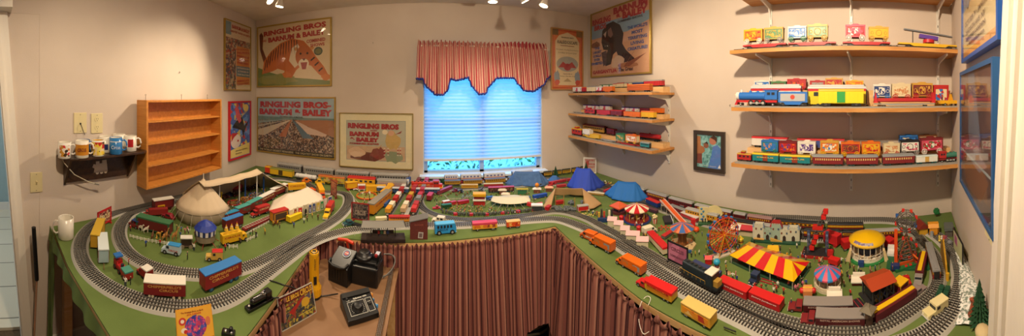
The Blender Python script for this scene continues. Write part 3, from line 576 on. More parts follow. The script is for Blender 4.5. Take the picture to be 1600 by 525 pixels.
for px, d, r, hpx, body, hang, lb, band, ins in (
 (101, .10, .040, 27, 'E8E4DA', 1.3, 'white mug with a red and black horse picture, leftmost on the shelf', (MA, (.15, .85), .8), 'E8E2D4'),
 (128, .125, .041, 29, 'ECE6D8', 1.2, 'white mug with an orange band in front on the mug shelf', ('C8841E', (.18, .80), 2.6), 'E8E2D4'),
 (153, .125, .039, 27, 'E8E4DA', 2.5, 'mug with yellow lining and a red and yellow picture', (art(['E8C840', 'C02A20', 'E8D870', '5A3A1A', 'E8D0A0'], 50, .35), (.10, .9), 2.4), 'E0B030'),
 (181, .125, .041, 28, '2E7CC0', 1.15, 'glossy blue mug with white script lettering', None, 'E8E2D4'),
 (131, .04, .041, 24, '2060A0', 1.5, 'dark blue mug behind the orange-banded mug', None, '1E4E88'),
 (164, .045, .041, 27, 'ECE6D8', 1.4, 'white mug with a navy crest standing behind the yellow and blue mugs', ('26346A', (.2, .55), .5), 'E8E2D4'),
 (186, .04, .041, 28, 'ECE6D8', 1.0, 'plain white mug at the back, farthest right rear of the mug shelf', None, 'E8E2D4'),
 (204, .095, .040, 26, 'ECE6D8', 1.1, 'white mug with a red square, at the right end of the mug shelf', ('B82028', (.30, .80), .45), 'E8E2D4')):
    x, y = shelfpt(px, d); h = hpx*hypot(x, y)/F*.92; m_ = mug(x, y, SZ, r, h, body, hang, lb, band, ins)
    a = atan2(-y, -x)
    if body == '2E7CC0':
        text('Circus', .055, .022, 'E8EEF4', m_, ((r+.001)*cos(a), (r+.001)*sin(a), h*.45), (pi/2, 0, a+pi/2), .0)
        G().lathe([(r+.0007, h*.75), (r+.0008, h*.80)], 'E8EEF4', n=14, a0=a-1, a1=a+1).obj('printed_swoosh', m_)
    if 'orange band' in lb: text('CIRCUS', .05, .02, '7A2A1A', m_, ((r+.0015)*cos(a), (r+.0015)*sin(a), h*.5), (pi/2, 0, a+pi/2), .03)
tag(G().tube([(-1.685, .42, SZ+.004), (-1.63, .415, SZ+.006), (-1.60, .43, SZ-.03), (-1.62, .50, SZ-.11), (-1.64, .60, SZ-.17), (-1.645, .64, SZ-.185)], .0032, 'C8C0A8', 6).cyl((-1.645, .64, SZ-.185), (-1.648, .67, SZ-.195), .006, '8A8478').obj('coaxial_cable'), 'pale coaxial cable hanging over the left end of the mug shelf', 'cable')
x, y = T(103, 371); mug(x, y, TOP, .044, .112, 'E4DFD2', 4.45, 'plain white mug standing on the green felt by the left wall')
# black rod leaning under the table, blue bag, plank
tag(G().cyl((-1.61, .27, .52), (-1.60, .25, .83), .013, '141414').cyl((-1.63, .25, .0), (-1.61, .27, .52), .006, 'B08468').obj('walking_cane'), 'cane with a black grip leaning against the wall at the table corner', 'cane')
t = G(); t.ball((-1.15, .75, .22), .30, mat('1238A0', .45), 16, .75); tag(t.obj('storage_bag'), 'bright blue bag on the floor beneath the left table wing', 'bag')
tag(G().box((-1.42, .62, .38), (.05, .02, .76), mat('9A5A38', .6), rx=.0).obj('wooden_board'), 'upright reddish board standing under the left table wing', 'board')
# ---------------------------------------------------------------- ceiling track lights
bulbm = mat('FFE8C0', .4, emit=14)
t = thing('track_rail', 'white ceiling track rail carrying the spotlights over the window wall', 'track rail', (-.1, 1.98, CZ-.012)); G().box((0, 0, 0), (2.2, .035, .022), 'E8E4DC').obj('rail', t)
for i, (px, py, ax, lb) in enumerate(((421, 4, -.7, 'white spotlight head, left one of the pair at the left end of the ceiling track'), (437, 12, .2, 'white spotlight aimed down, right one of the pair at the ceiling track left end'), (770, 5, 0, 'white spotlight head above the window valance, leftmost of the three right-hand heads'), (820, 4, -.5, 'white spotlight head, middle of the three at the right end of the ceiling track'), (850, 11, .3, 'white spotlight head, rightmost of the three at the right end of the ceiling track'))):
    x, y, q = hit(px, (-2, 1.98), (2, 1.98)); z = EYE+(Y0-py)/F*q; t = thing('track_light', lb, 'spotlight', (x, y, z+.02), 0, 'spotlight heads on the ceiling track')
    g = G(); g.M = Matrix.Rotation(ax, 4, 'Y')
    g.lathe([(.012, .06), (.018, .055), (.022, .03), (.034, .0), (.036, -.012), (.033, -.012)], mat('EDE8DE', .3), n=18); g.obj('housing', t)
    g = G(); g.M = Matrix.Rotation(ax, 4, 'Y'); g.lathe([(0, -.006), (.026, -.008), (.033, -.010), (.033, -.006)], bulbm, n=18); g.obj('lamp_bulb', t)
    G().cyl((0, 0, .05), (0, 0, CZ-.02-z-.02), .006, 'EDE8DE').obj('stem', t)
t = thing('smoke_detector', 'round white smoke detector on the ceiling near the track lights', 'smoke detector', (hit(728, (-2, 2.2), (2, 2.2))[0], 2.2, CZ)); G().lathe([(0, -.035), (.045, -.033), (.055, -.02), (.058, 0)], 'E8E4D8').obj('housing', t)
# ---------------------------------------------------------------- railway track
def catmull(P, closed, step=.012):
    out = []; n = len(P); rng = range(n if closed else n-1)
    for i in rng:
        p = [Vector(P[(i+k) % n]) if closed else Vector(P[min(max(i+k, 0), n-1)]) for k in (-1, 0, 1, 2)]
        m = max(2, int((p[2]-p[1]).length/.02))
        for j in range(m):
            t_ = j/m; out.append(.5*((2*p[1])+(-p[0]+p[2])*t_+(2*p[0]-5*p[1]+4*p[2]-p[3])*t_*t_+(-p[0]+3*p[1]-3*p[2]+p[3])*t_**3))
    if not closed: out.append(Vector(P[-1]))
    for _ in range(3):
        q = [v.copy() for v in out]; n = len(out)
        for i in range(n):
            if closed or 0 < i < n-1: out[i] = (q[i-1]+q[i]*2+q[(i+1) % n])/4
    # resample evenly
    Q = out+([out[0]] if closed else []); L = [0]
    for a, b in zip(Q, Q[1:]): L.append(L[-1]+(b-a).length)
    N = max(2, int(L[-1]/step)); res = []; k = 0
    for i in range(N if closed else N+1):
        s = L[-1]*i/N
        while k < len(L)-2 and L[k+1] < s: k += 1
        f = (s-L[k])/max(1e-9, L[k+1]-L[k]); res.append(Q[k].lerp(Q[k+1], f))
    return res
def ribbon(g, P, closed, sec, m):    # sweep a section (offset, height) along the path
    n = len(P); k = len(sec); vs = []
    for i, p in enumerate(P):
        a = P[i-1] if (closed or i) else p; b = P[(i+1) % n] if (closed or i < n-1) else p; d = (b-a).normalized(); nx, ny = -d.y, d.x
        for o, z in sec: vs.append((p.x+nx*o, p.y+ny*o, z))
    q = n if closed else n-1
    g.add(vs, [(i*k+j, i*k+(j+1) % k, ((i+1) % n)*k+(j+1) % k, ((i+1) % n)*k+j) for i in range(q) for j in range(k)], m)
ROAD = mat('A5A299', .85); TIE = mat('1E1C1A', .6); RAIL = mat('8F8B84', .35, .7)
def track(label, P, closed, w=.092, gauge=.032, z=TOP, road=ROAD, tie=TIE, group=None, tiew=.066, step=.0125, rail=RAIL, fence=False):
    t = thing('toy_train_track', label, 'train track', (0, 0, 0)); P = catmull([(a, b) for a, b in P], closed, step)
    h = .007; g = G(); ribbon(g, P, closed, [(-w/2, z), (-w*.39, z+h), (w*.39, z+h), (w/2, z)], road); g.obj('roadbed', t)
    g = G(); n = len(P)
    for i, p in enumerate(P):
        d = (P[(i+1) % n]-P[i-1]) if closed or 0 < i < n-1 else Vector((1, 0)); a = atan2(d.y, d.x)
        g.box((p.x, p.y, z+h+.001), (step*.42, tiew, .002), tie, rz=a)
    g.obj('ties', t)
    for o in (-gauge/2, 0, gauge/2):
        g = G(); ribbon(g, P, closed, [(o-.0012, z+h+.002), (o-.0012, z+h+.005), (o+.0012, z+h+.005), (o+.0012, z+h+.002)], rail); g.obj('rail', t)
    return P
def PX(l): return [T(a, b) for a, b in l]
OUT = PX([(128, 373), (125, 398), (137, 422), (160, 443), (195, 462), (240, 476), (285, 482), (325, 478), (360, 466), (392, 446), (420, 425), (447, 405), (472, 387), (500, 373), (535, 363), (570, 358), (640, 353), (700, 353), (760, 350), (820, 345), (868, 343), (900, 352), (937, 368), (975, 388), (1012, 414), (1050, 442), (1106, 472), (1166, 500), (1225, 527), (1330, 552), (1439, 530), (1482, 492), (1500, 455), (1502, 427), (1490, 395), (1465, 370), (1435, 355), (1400, 346), (1362, 341), (1306, 336), (1250, 329)])
OUT += [(1.53, 1.2), (1.44, 1.9), (1.30, 2.28), (1.0, 2.47), (.5, 2.50), (-.3, 2.50), (-1.1, 2.50), (-1.52, 2.38), (-1.70, 2.0), (-1.70, 1.5)]+PX([(215, 323), (178, 335), (147, 351)])
PO = track('outer loop of grey-bedded three-rail toy track running round the whole table', OUT, True)
INL = PX([(215, 331), (194, 345), (186, 364), (193, 387), (215, 407), (250, 421), (300, 429), (350, 427), (400, 413), (440, 392), (475, 372), (510, 353), (534, 335), (545, 317), (538, 303)])+[(-.92, 2.12), (-1.08, 2.26), (-1.35, 2.28), (-1.53, 2.1), (-1.60, 1.8), (-1.62, 1.4)]
PI_ = track('inner oval of grey-bedded toy track around the tan tents on the left wing', INL, True)
INC = PX([(672, 293), (658, 301), (654, 312), (660, 326), (680, 337), (715, 344), (760, 344), (820, 338), (870, 331), (911, 340), (943, 356), (975, 374), (1010, 395), (1050, 419), (1095, 444), (1140, 467), (1190, 492), (1234, 507), (1300, 520), (1362, 517), (1410, 496), (1456, 461), (1466, 436), (1462, 405), (1440, 378), (1410, 362)])+[(1.50, .45), (1.43, .9), (1.40, 1.4), (1.30, 1.95), (1.15, 2.2), (.8, 2.33), (.2, 2.36), (-.02, 2.33)]
PC = track('inner loop of darker toy track around the circus lot and the midway', INC, True, w=.078, tie=mat('26221E', .6), road=mat('8E8B80', .85), tiew=.05)
# ---------------------------------------------------------------- toy kit: every toy is an Empty at its base, x forward
OCC = []
def pose(p1, p2, z=TOP, L=None):
    a = Vector(T(*p1, z)); b = Vector(T(*p2, z)); m = (a+b)/2; d = b-a; l = L or d.length
    OCC.append((m.x, m.y, max(.03, l/2))); return (m.x, m.y, z, atan2(d.y, d.x), l, m.length/F)
def spot(px, py, ang=None, z=TOP, occ=.03):
    x, y = T(px, py, z); OCC.append((x, y, occ)); a = atan2(y, x)-pi/2 if ang is None else ang   # faces the room: -Y looks at the viewer
    return (x, y, z, a, 0, hypot(x, y)/F)
def vis(q): return -1 if (sin(q[3])*-q[0]-cos(q[3])*-q[1]) > 0 else 1
def mk(name, label, cat, q, group=None): return thing(name, label, cat, (q[0], q[1], q[2]), q[3], group)
def side_text(t, s, w, h, col, q, hy, z, x=0, bold=.02, both=False):
    v = vis(q); text(s, w, h, col, t, (x, v*(hy+.0006), z), (pi/2, 0, 0 if v < 0 else pi), bold, depth=.0004)
WM = {}
def wheel(parent, x, y, z, r, col='17171A', hub='8A8A8A', w=None):
    w = w or r*.6; key = ('w', round(r, 4), col, hub, w)
    if key not in WM: g = G(); g.cyl((0, -w/2, 0), (0, w/2, 0), r, col, 12).cyl((0, -w*.55, 0), (0, w*.55, 0), r*.5, hub, 8); WM[key] = g.mesh('wheel')
    return inst(WM[key], 'wheel', parent, (x, y, z))
def spoked(parent, x, y, z, r, col):
    key = ('s', round(r, 4), col)
    if key not in WM:
        g = G(); g.ring((0, 0, 0), r*.9, r*.12, col, 16, 'Y', 5).cyl((0, -r*.16, 0), (0, r*.16, 0), r*.2, col, 8)
        for i in range(8): a = pi*i/4; g.box((r*.5*cos(a), 0, r*.5*sin(a)), (r*.8, r*.12, r*.16), col, ry=-a)
        WM[key] = g.mesh('wheel')
    return inst(WM[key], 'wheel', parent, (x, y, z))
def windows(g, x0, x1, z, w, h, n, hy, m='1C2430', e=.0006):
    for i in range(n):
        x = x0+(x1-x0)*(i+.5)/n
        g.box((x, 0, z), (w, (hy+e)*2, h), m)
    return g
def truck(q, hpx, label, body='C22A22', roof=None, cab=None, w=.048, cabf=.24, txt=None, tc='E8D9A0', hub='8A8A8A', tyre='17171A', name='toy_truck', cat='toy truck', lo=.0, art_=None, axles=(.8, .9), group=None, deck=None, rnd=False, bonnet=True, roofz=.10, txt2=None, rw=1.04):
    x, y, z, a, L, k = q; h = hpx*k*.78; w *= .9; t = mk(name, label, cat, q, group); r = min(h*.17, .011); fl = r*1.5
    front = L/2-(cabf*L if cab else 0); b0, b1 = -L/2, front-(.02*L if cab else 0); bl = b1-b0; bc = (b0+b1)/2; top = h
    g = G(); rh = h*roofz
    g.box((bc, 0, (fl+top-rh)/2), (bl, w, top-rh-fl), body)
    if art_:
        for s in (-1, 1): g.box((bc, s*(w/2+.0003), (fl+top)/2-.04*h), (bl*.86, .0008, (top-fl)*.55), art_)
    g.box((bc, 0, fl*.8), (bl*.96, w*.5, fl*.5), '1C1C1E'); g.obj('trailer_body', t)
    if deck != 'flat':
        g = G(); (g.rbox if rnd else g.box)((bc, 0, top-rh/2), (bl*1.01, w*rw, rh), roof or body); g.obj('roof', t)
    if cab:
        cl = cabf*L; cx = front+cl/2; ch = h*.72; g = G()
        if bonnet: g.prism([(front, fl*.7), (L/2, fl*.7), (L/2, ch*.52), (front+cl*.5, ch*.58), (front+cl*.42, ch), (front, ch)], -w*.44, w*.44, cab)
        else: g.prism([(front, fl*.7), (L/2, fl*.7), (L/2, ch*.6), (L/2-cl*.18, ch), (front, ch)], -w*.46, w*.46, cab)
        g.obj('cab', t, .0008)
        g = G(); wx = front+cl*(.46 if bonnet else .86)
        g.box((wx+.0006, 0, ch*.78), (.0015, w*.74, ch*.22), '18202A', ry=-.25)
        g.box((front+cl*.24, 0, ch*.78), (cl*.3, w*(.892 if bonnet else .93), ch*.22), '18202A')
        g.obj('window', t); g = G()
        for s in (-1, 1): g.cyl((L/2, s*w*.3, ch*.35), (L/2+.001, s*w*.3, ch*.35), w*.07, 'E8E4C8', 8)
        g.box((L/2+.001, 0, ch*.2), (.002, w*.9, ch*.1), 'B8B8B4'); g.obj('bumper', t)
        for s in (-1, 1): wheel(t, L/2-cl*.3, s*w*.42, r, r, tyre, hub)
        for s in (-1, 1): wheel(t, front-.02*L-r, s*w*.42, r, r, tyre, hub)
    for f in axles:
        for s in (-1, 1): wheel(t, L/2-f*L, s*w*.42, r, r, tyre, hub)
    if not cab: wheel(t, L*.36, w*.42, r, r, tyre, hub); wheel(t, L*.36, -w*.42, r, r, tyre, hub)
    if txt: side_text(t, txt, bl*.8, h*.16, tc, q, w/2+(.0008 if art_ else 0), fl+(top-fl)*(.62 if not txt2 else .70), bc)
    if txt2: side_text(t, txt2, bl*.45, h*.14, tc, q, w/2, fl+(top-fl)*.42, bc-.1*bl)
    return t
def car(q, hpx, label, col, roof=None, w=.034, name='toy_car', cat='toy car', style='sedan', hub='9A9A9A', group=None, txt=None, tc='E8E0D0', win='1A222C'):
    x, y, z, a, L, k = q; h = hpx*k*.84; w *= .92; t = mk(name, label, cat, q, group); r = min(h*.22, L*.12); H = L/2
    P = {'sedan': [(-H, r*.7), (H, r*.7), (H, h*.5), (H*.45, h*.58), (H*.2, h), (-H*.5, h), (-H*.75, h*.6), (-H, h*.56)],
         'van': [(-H, r*.7), (H, r*.7), (H, h*.5), (H*.62, h*.62), (H*.45, h), (-H, h)],
         'bus': [(-H, r*.7), (H, r*.7), (H, h*.55), (H*.88, h), (-H, h)],
         'pickup': [(-H, r*.7), (H, r*.7), (H, h*.5), (H*.5, h*.58), (H*.35, h), (-H*.12, h), (-H*.14, h*.55), (-H, h*.55)],
         'vintage': [(-H, r*.8), (H, r*.8), (H, h*.58), (H*.3, h*.6), (H*.26, h), (-H, h)],
         'jeep': [(-H, r*.8), (H, r*.8), (H, h*.5), (H*.30, h*.56), (H*.22, h), (-H, h)]}[style]
    G().prism(P, -w/2, w/2, col).obj('body', t, .0012)
    if roof: G().rbox(((-H+H*.26)/2 if style != 'bus' else -.02*L, 0, h+.001), (L*(.64 if style != 'bus' else .9), w*1.04, .004), roof, .003).obj('roof', t)
    g = G(); zz = h*.76; hh = h*.26
    xs = {'sedan': [(-H*.15, H*.6)], 'van': [(H*.3, H*.3)], 'bus': [(H*(-.7+.3*i), H*.2) for i in range(5)], 'pickup': [(H*.1, H*.34)], 'vintage': [(H*.02, H*.3)], 'jeep': [(-H*.05, H*.3), (-H*.6, H*.4)]}[style]
    for cx, cw in xs:
        g.box((cx, 0, zz), (cw, w+.0014, hh), win)
    fx = {'sedan': H*.33, 'van': H*.55, 'bus': H*.95, 'pickup': H*.45, 'vintage': H*.29, 'jeep': H*.26}[style]; g.box((fx, 0, zz), (.002, w*.8, hh), win, ry=-.35 if style != 'vintage' else 0); g.obj('window', t)
    g = G()
    for s in (-1, 1): g.cyl((H, s*w*.32, h*.4), (H+.0015, s*w*.32, h*.4), w*.09, 'F0EAD0', 8)
    g.box((H+.001, 0, r*.9), (.003, w*1.0, r*.4), 'C0C0BC'); g.obj('bumper', t)
    for sx in (-.62, .62):
        for s in (-1, 1): wheel(t, H*sx, s*w*.46, r, r, '151517', hub)
    if txt: side_text(t, txt, L*.5, h*.18, tc, q, w/2+.0006, h*.5, -H*.3)
    return t
def wagon(q, hpx, label, body, roof=None, wheelc='D8B040', trim=None, art_=None, crown=False, name='circus_wagon', cat='circus wagon', w=.036, group=None, bars=False, txt=None, tc='E8D9A0', pole=False, rnd=False, wr=None):
    x, y, z, a, L, k = q; h = hpx*k*(1 if z > .9 else .82); t = mk(name, label, cat, q, group); r = wr or min(h*.17, .02); H = L/2; b0 = r*1.15; trim = trim or roof or body; top = h*(.88 if crown else .93)
    g = G()
    if bars:
        g.box((0, 0, b0+h*.03), (L*.96, w, h*.06), body).box((0, 0, top-h*.03), (L*.96, w, h*.06), body)
        for i in range(9):
            for s in (-1, 1): g.box((-L*.44+L*.88*i/8, s*w*.47, (b0+top)/2), (.0022, .0022, top-b0), body)
        g.box((-L*.46, 0, (b0+top)/2), (.004, w, top-b0), body).box((L*.46, 0, (b0+top)/2), (.004, w, top-b0), body).box((0, w*.1, (b0+top)/2), (L*.8, .004, (top-b0)*.9), '3A2A22')
    else: g.box((0, 0, (b0+top)/2), (L*.96, w, top-b0), body)
    if art_:
        for s in (-1, 1): g.box((0, s*(w/2+.0004), (b0+top)/2), (L*.74, .001, (top-b0)*.66), art_)
    g.obj('wagon_body', t)
    g = G()
    for s in (-1, 1):
        y_ = s*(w/2+.0008)
        for zz in (b0+h*.03, top-h*.03): g.box((0, y_, zz), (L*.98, .002, h*.045), trim)
        for xx in (-L*.47, L*.47): g.box((xx, y_, (b0+top)/2), (L*.05, .002, top-b0), trim)
        if crown:
            g.prism([(-L*.48, top-.001), (L*.48, top-.001), (L*.44, top+h*.05), (L*.2, top+h*.06), (L*.12, top+h*.12), (-L*.12, top+h*.12), (-L*.2, top+h*.06), (-L*.44, top+h*.05)], y_-.001, y_+.001, trim)
            g.ring((0, y_, (b0+top)/2), min(L*.2, (top-b0)*.28), h*.018, trim, 16, 'Y', 4)
            for sx in (-1, 1): g.ring((sx*L*.33, y_, (b0+top)/2), h*.09, h*.015, trim, 12, 'Y', 4)
    g.obj('carved_trim', t)
    g = G(); (g.rbox if rnd else g.box)((0, 0, top+h*.025), (L, w*1.08, h*.07), roof or body); g.obj('roof', t)
    for sx in (-.33, .33):
        for s in (-1, 1): spoked(t, L*sx, s*w*.55, r, r, wheelc)
    G().box((0, 0, r), (L*.8, w*.3, r*.25), '3A2A20').obj('chassis', t)
    if pole: G().tube([(H, 0, r), (H+L*.25, 0, r*.6)], .0014, trim).obj('drawbar', t)
    if txt: side_text(t, txt, L*.7, h*.14, tc, q, w/2+.002, (b0+top)/2)
    return t
BM = {}
def bogie(parent, x, s=1.0, col='1B1B1D'):
    key = (round(s, 3), col)
    if key not in BM:
        g = G()
        for sx in (-1, 1):
            for sy in (-1, 1): g.cyl((sx*.016*s, sy*.013*s, .0075*s), (sx*.016*s, sy*.019*s, .0075*s), .0075*s, col, 10)
        for sy in (-1, 1): g.box((0, sy*.0195*s, .009*s), (.046*s, .004*s, .007*s), col).box((0, sy*.0205*s, .009*s), (.012*s, .004*s, .011*s), '3A3A3C')
        g.box((0, 0, .011*s), (.014*s, .036*s, .006*s), col); BM[key] = g.mesh('bogie')
    return inst(BM[key], 'bogie', parent, (x, 0, 0))
def railcar(q, hpx, label, kind, body, roof=None, w=.052, name=None, cat='toy train car', group=None, art_=None, txt=None, tc='E8D9A0', stripe=None, trim=None, door=None, win='1C2430', nwin=None, under='1B1B1D', deckc=None, roofr=True):
    x, y, z, a, L, k = q; h = hpx*k*(1 if z > .9 else .88); s = min(h/.075, 1.15); s = max(s, .35); w = w*min(1, s*1.1); f = .016*s
    name = name or {'box': 'toy_boxcar', 'pass': 'toy_passenger_car', 'flat': 'toy_flatcar', 'tank': 'toy_tank_car', 'caboose': 'toy_caboose', 'gon': 'toy_gondola', 'stock': 'toy_stock_car'}[kind]
    t = mk(name, label, cat, q, group); H = L/2; g = G()
    if kind in ('box', 'stock', 'pass', 'caboose'):
        rh = h*.12; g.box((0, 0, (f+h-rh)/2), (L*.97, w, h-rh-f), body)
        if stripe:
            for c_, z0, z1 in stripe:
                g.box((0, 0, f+(h-f)*(z0+z1)/2), (L*.972, w+.0012, (h-f)*(z1-z0)), c_)
        if art_:
            for sd in (-1, 1): g.box((0, sd*(w/2+.0007), f+(h-f)*.45), (L*.84, .0014, (h-f)*.6), art_)
        if kind == 'stock':
            for i in range(6): g.box((0, 0, f+(h-f-rh)*(i+.5)/6), (L*.975, w+.002, (h-f-rh)*.05), trim or '5A1A14')
        if kind == 'box' and not art_:
            for i in range(11): g.box((-L*.45+L*.9*i/10, 0, (f+h-rh)/2), (.0016, w+.0024, (h-rh-f)*.9), body)
        g.obj('car_body', t)
        g = G(); (g.rbox((0, 0, h-rh/2-.001), (L*.985, w*1.03, rh+.002), roof or body, rh*.8) if kind != 'caboose' else g.rbox((0, 0, h-rh/2-.001), (L, w*1.06, rh), roof or body, rh*.6))
        if kind == 'pass': g.rbox((0, 0, h+h*.03), (L*.92, w*.5, h*.08), roof or body, h*.03)
        if kind in ('box', 'stock'): g.box((0, 0, h+.001), (L*.95, w*.14, .0015), '3A3A3A')
        g.obj('roof', t)
        if kind == 'box' and door is not False:
            g = G()
            g.box((0, 0, f+(h-f-rh)*.5), (L*.18, w+.0044, (h-f-rh)*.9), door or body)
            g.obj('door', t)
        if kind in ('pass', 'caboose'):
            n = nwin or (10 if kind == 'pass' else 3); g = G(); windows(g, -L*.42, L*.42, f+(h-f)*.56, L*.84/n*.55, (h-f)*.22, n, w/2+.0006, win, .0008); g.obj('window_row', t)
            g = G()
            for sx in (-1, 1): g.box((sx*L*.487, 0, f+(h-f)*.42), (L*.03, w*.7, (h-f)*.8), '222224')
            g.obj('vestibule', t)
        if kind == 'caboose': g = G(); g.rbox((-L*.1, 0, h+h*.12), (L*.26, w*.8, h*.22), body, h*.04); g.rbox((-L*.1, 0, h+h*.24), (L*.30, w*.9, h*.04), roof or body, h*.02); g.obj('cupola', t)
    elif kind == 'tank':
        r = min(w*.46, (h-f)*.42); zc = h-r-h*.10; g.cyl((-L*.44, 0, zc), (L*.44, 0, zc), r, body, 18); g.ball((-L*.44, 0, zc), r, body, 12, 1, .4).ball((L*.44, 0, zc), r, body, 12, 1, .4); g.obj('tank', t)
        G().cyl((0, 0, zc), (0, 0, h), r*.34, body, 12).obj('dome', t); G().box((0, 0, f+.002), (L*.96, w*.7, .005), under).obj('frame', t)
        g = G(); [g.ring((sx*L*.3, 0, zc), r, .001, under, 16, 'X', 4) for sx in (-1, 1)]; g.obj('tank_band', t)
    else:
        dh = f+min(h*.5, .014*s); g.prism([(-H*.98, f+.004*s), (-H*.98, dh), (H*.98, dh), (H*.98, f+.004*s), (H*.62, f+.004*s), (H*.5, f*.5), (-H*.5, f*.5), (-H*.62, f+.004*s)], -w/2, w/2, body)
        g.box((0, 0, dh+.0004), (L*.95, w*.94, .001), deckc or body)
        if kind == 'gon':
            for sd in (-1, 1): g.box((0, sd*w*.48, (dh+h)/2), (L*.97, .002, h-dh), body)
            for sx in (-1, 1): g.box((sx*L*.48, 0, (dh+h)/2), (.002, w*.96, h-dh), body)
        g.obj('deck', t); 
    for sx in (-1, 1): bogie(t, sx*L*.33, s, under)
    g = G()
    for sx in (-1, 1): g.box((sx*(H+.003*s), 0, .010*s), (.012*s, .006*s, .006*s), under)
    g.obj('coupler', t)
    if txt: side_text(t, txt, L*.62, (h-f)*.16, tc, q, w/2+.0022, f+(h-f)*(.5 if kind != 'pass' else .28) if kind not in ('flat', 'tank') else f+.006*s)
    return t
def steamer(q, hpx, label, boiler, cabc, frame, front=None, group=None, tender=None, roofc=None, w=.046):
    x, y, z, a, L, k = q; h = hpx*k; t = mk('toy_steam_locomotive', label, 'toy locomotive', q, group); H = L/2; r = h*.24; zc = h*.58
    G().cyl((-L*.2, 0, zc), (H*.80, 0, zc), r, boiler, 18).obj('boiler', t); G().cyl((H*.80, 0, zc), (H*.94, 0, zc), r*1.02, front or boiler, 18).ball((H*.94, 0, zc), r*.6, front or boiler, 12, 1, .4).obj('smokebox', t)
    G().cyl((H*.72, 0, zc+r*.8), (H*.72, 0, h*.98), r*.3, front or boiler, 12).obj('chimney', t)
    g = G(); g.ball((H*.30, 0, zc+r), r*.4, boiler, 10, 1.1); g.ball((-H*.05, 0, zc+r), r*.36, boiler, 10); g.obj('dome', t)
    G().box((-L*.34, 0, h*.64), (L*.28, w*.9, h*.52), cabc).obj('cab', t, .001); G().rbox((-L*.34, 0, h*.93), (L*.34, w, h*.06), roofc or cabc, h*.04).obj('cab_roof', t)
    g = G(); windows(g, -L*.44, -L*.24, h*.72, L*.07, h*.16, 2, w*.455); g.obj('window', t)
    G().box((0, 0, h*.27), (L*.94, w*.7, h*.13), frame).obj('running_board', t); G().prism([(H*.9, h*.05), (H*1.02, h*.05), (H*.92, h*.3), (H*.85, h*.3)], -w*.4, w*.4, frame).obj('pilot', t)
    for i in range(3):
        for s in (-1, 1): wheel(t, L*(-.16+.14*i), s*w*.38, h*.17, h*.17, '1B1B1D', 'B8B8B4', .004)
    for xx in (L*.36, -L*.38):
        for s in (-1, 1): wheel(t, xx, s*w*.36, h*.09, h*.09, '1B1B1D', 'B8B8B4', .004)
    g = G(); [g.box((-L*.02, s*w*.47, h*.17), (L*.32, .002, h*.04), 'C0C0BC') for s in (-1, 1)]; g.obj('side_rod', t)
    G().cyl((H*1.0, 0, zc+r*.3), (H*1.03, 0, zc+r*.3), r*.22, 'F0E8C0', 10).obj('headlamp', t); return t
def diesel(q, hpx, label, body, lower=None, cabroof=None, trim=None, group=None, txt=None, tc='E8D9A0', w=.05, band=None):
    x, y, z, a, L, k = q; h = hpx*k*.8; t = mk('toy_diesel_locomotive', label, 'toy locomotive', q, group); H = L/2; f = h*.24
    G().box((0, 0, f+h*.04), (L, w, h*.10), lower or body).obj('frame', t)
    G().rbox((-L*.13, 0, f+h*.36), (L*.66, w*.62, h*.58), body, h*.1).obj('engine_hood', t, .0008)
    G().box((L*.29, 0, f+h*.42), (L*.17, w*.96, h*.68), body).obj('cab', t, .0008); G().rbox((L*.29, 0, f+h*.78), (L*.19, w, h*.07), cabroof or body, h*.05).obj('cab_roof', t)
    G().box((L*.42, 0, f+h*.24), (L*.12, w*.6, h*.36), band or body).obj('nose', t, .0008)
    g = G(); windows(g, L*.22, L*.36, f+h*.58, L*.05, h*.18, 2, w*.485); g.box((L*.378, 0, f+h*.6), (.002, w*.7, h*.16), '18202A'); g.obj('window', t)
    g = G()
    for i in range(5): g.cyl((-L*.36+L*.11*i, 0, f+h*.64), (-L*.36+L*.11*i, 0, f+h*.72), w*.13, '2A2A2C', 10)
    g.obj('roof_fan', t); g = G()
    for s in (-1, 1):
        g.tube([(-H*.98, s*w*.5, f+h*.28), (L*.2, s*w*.5, f+h*.28)], .0008, trim or 'B8B8B4')
        for i in range(7): g.box((-H*.95+L*.68*i/6, s*w*.5, f+h*.18), (.0012, .0012, h*.2), trim or 'B8B8B4')
    g.obj('handrail', t)
    for sx in (-1, 1): bogie(t, sx*L*.32, h/.075)
    G().box((0, 0, h*.17), (L*.26, w*.8, h*.12), '1B1B1D').obj('fuel_tank', t)
    if txt: side_text(t, txt, L*.4, h*.14, tc, q, w*.31, f+h*.36, -L*.1)
    return t
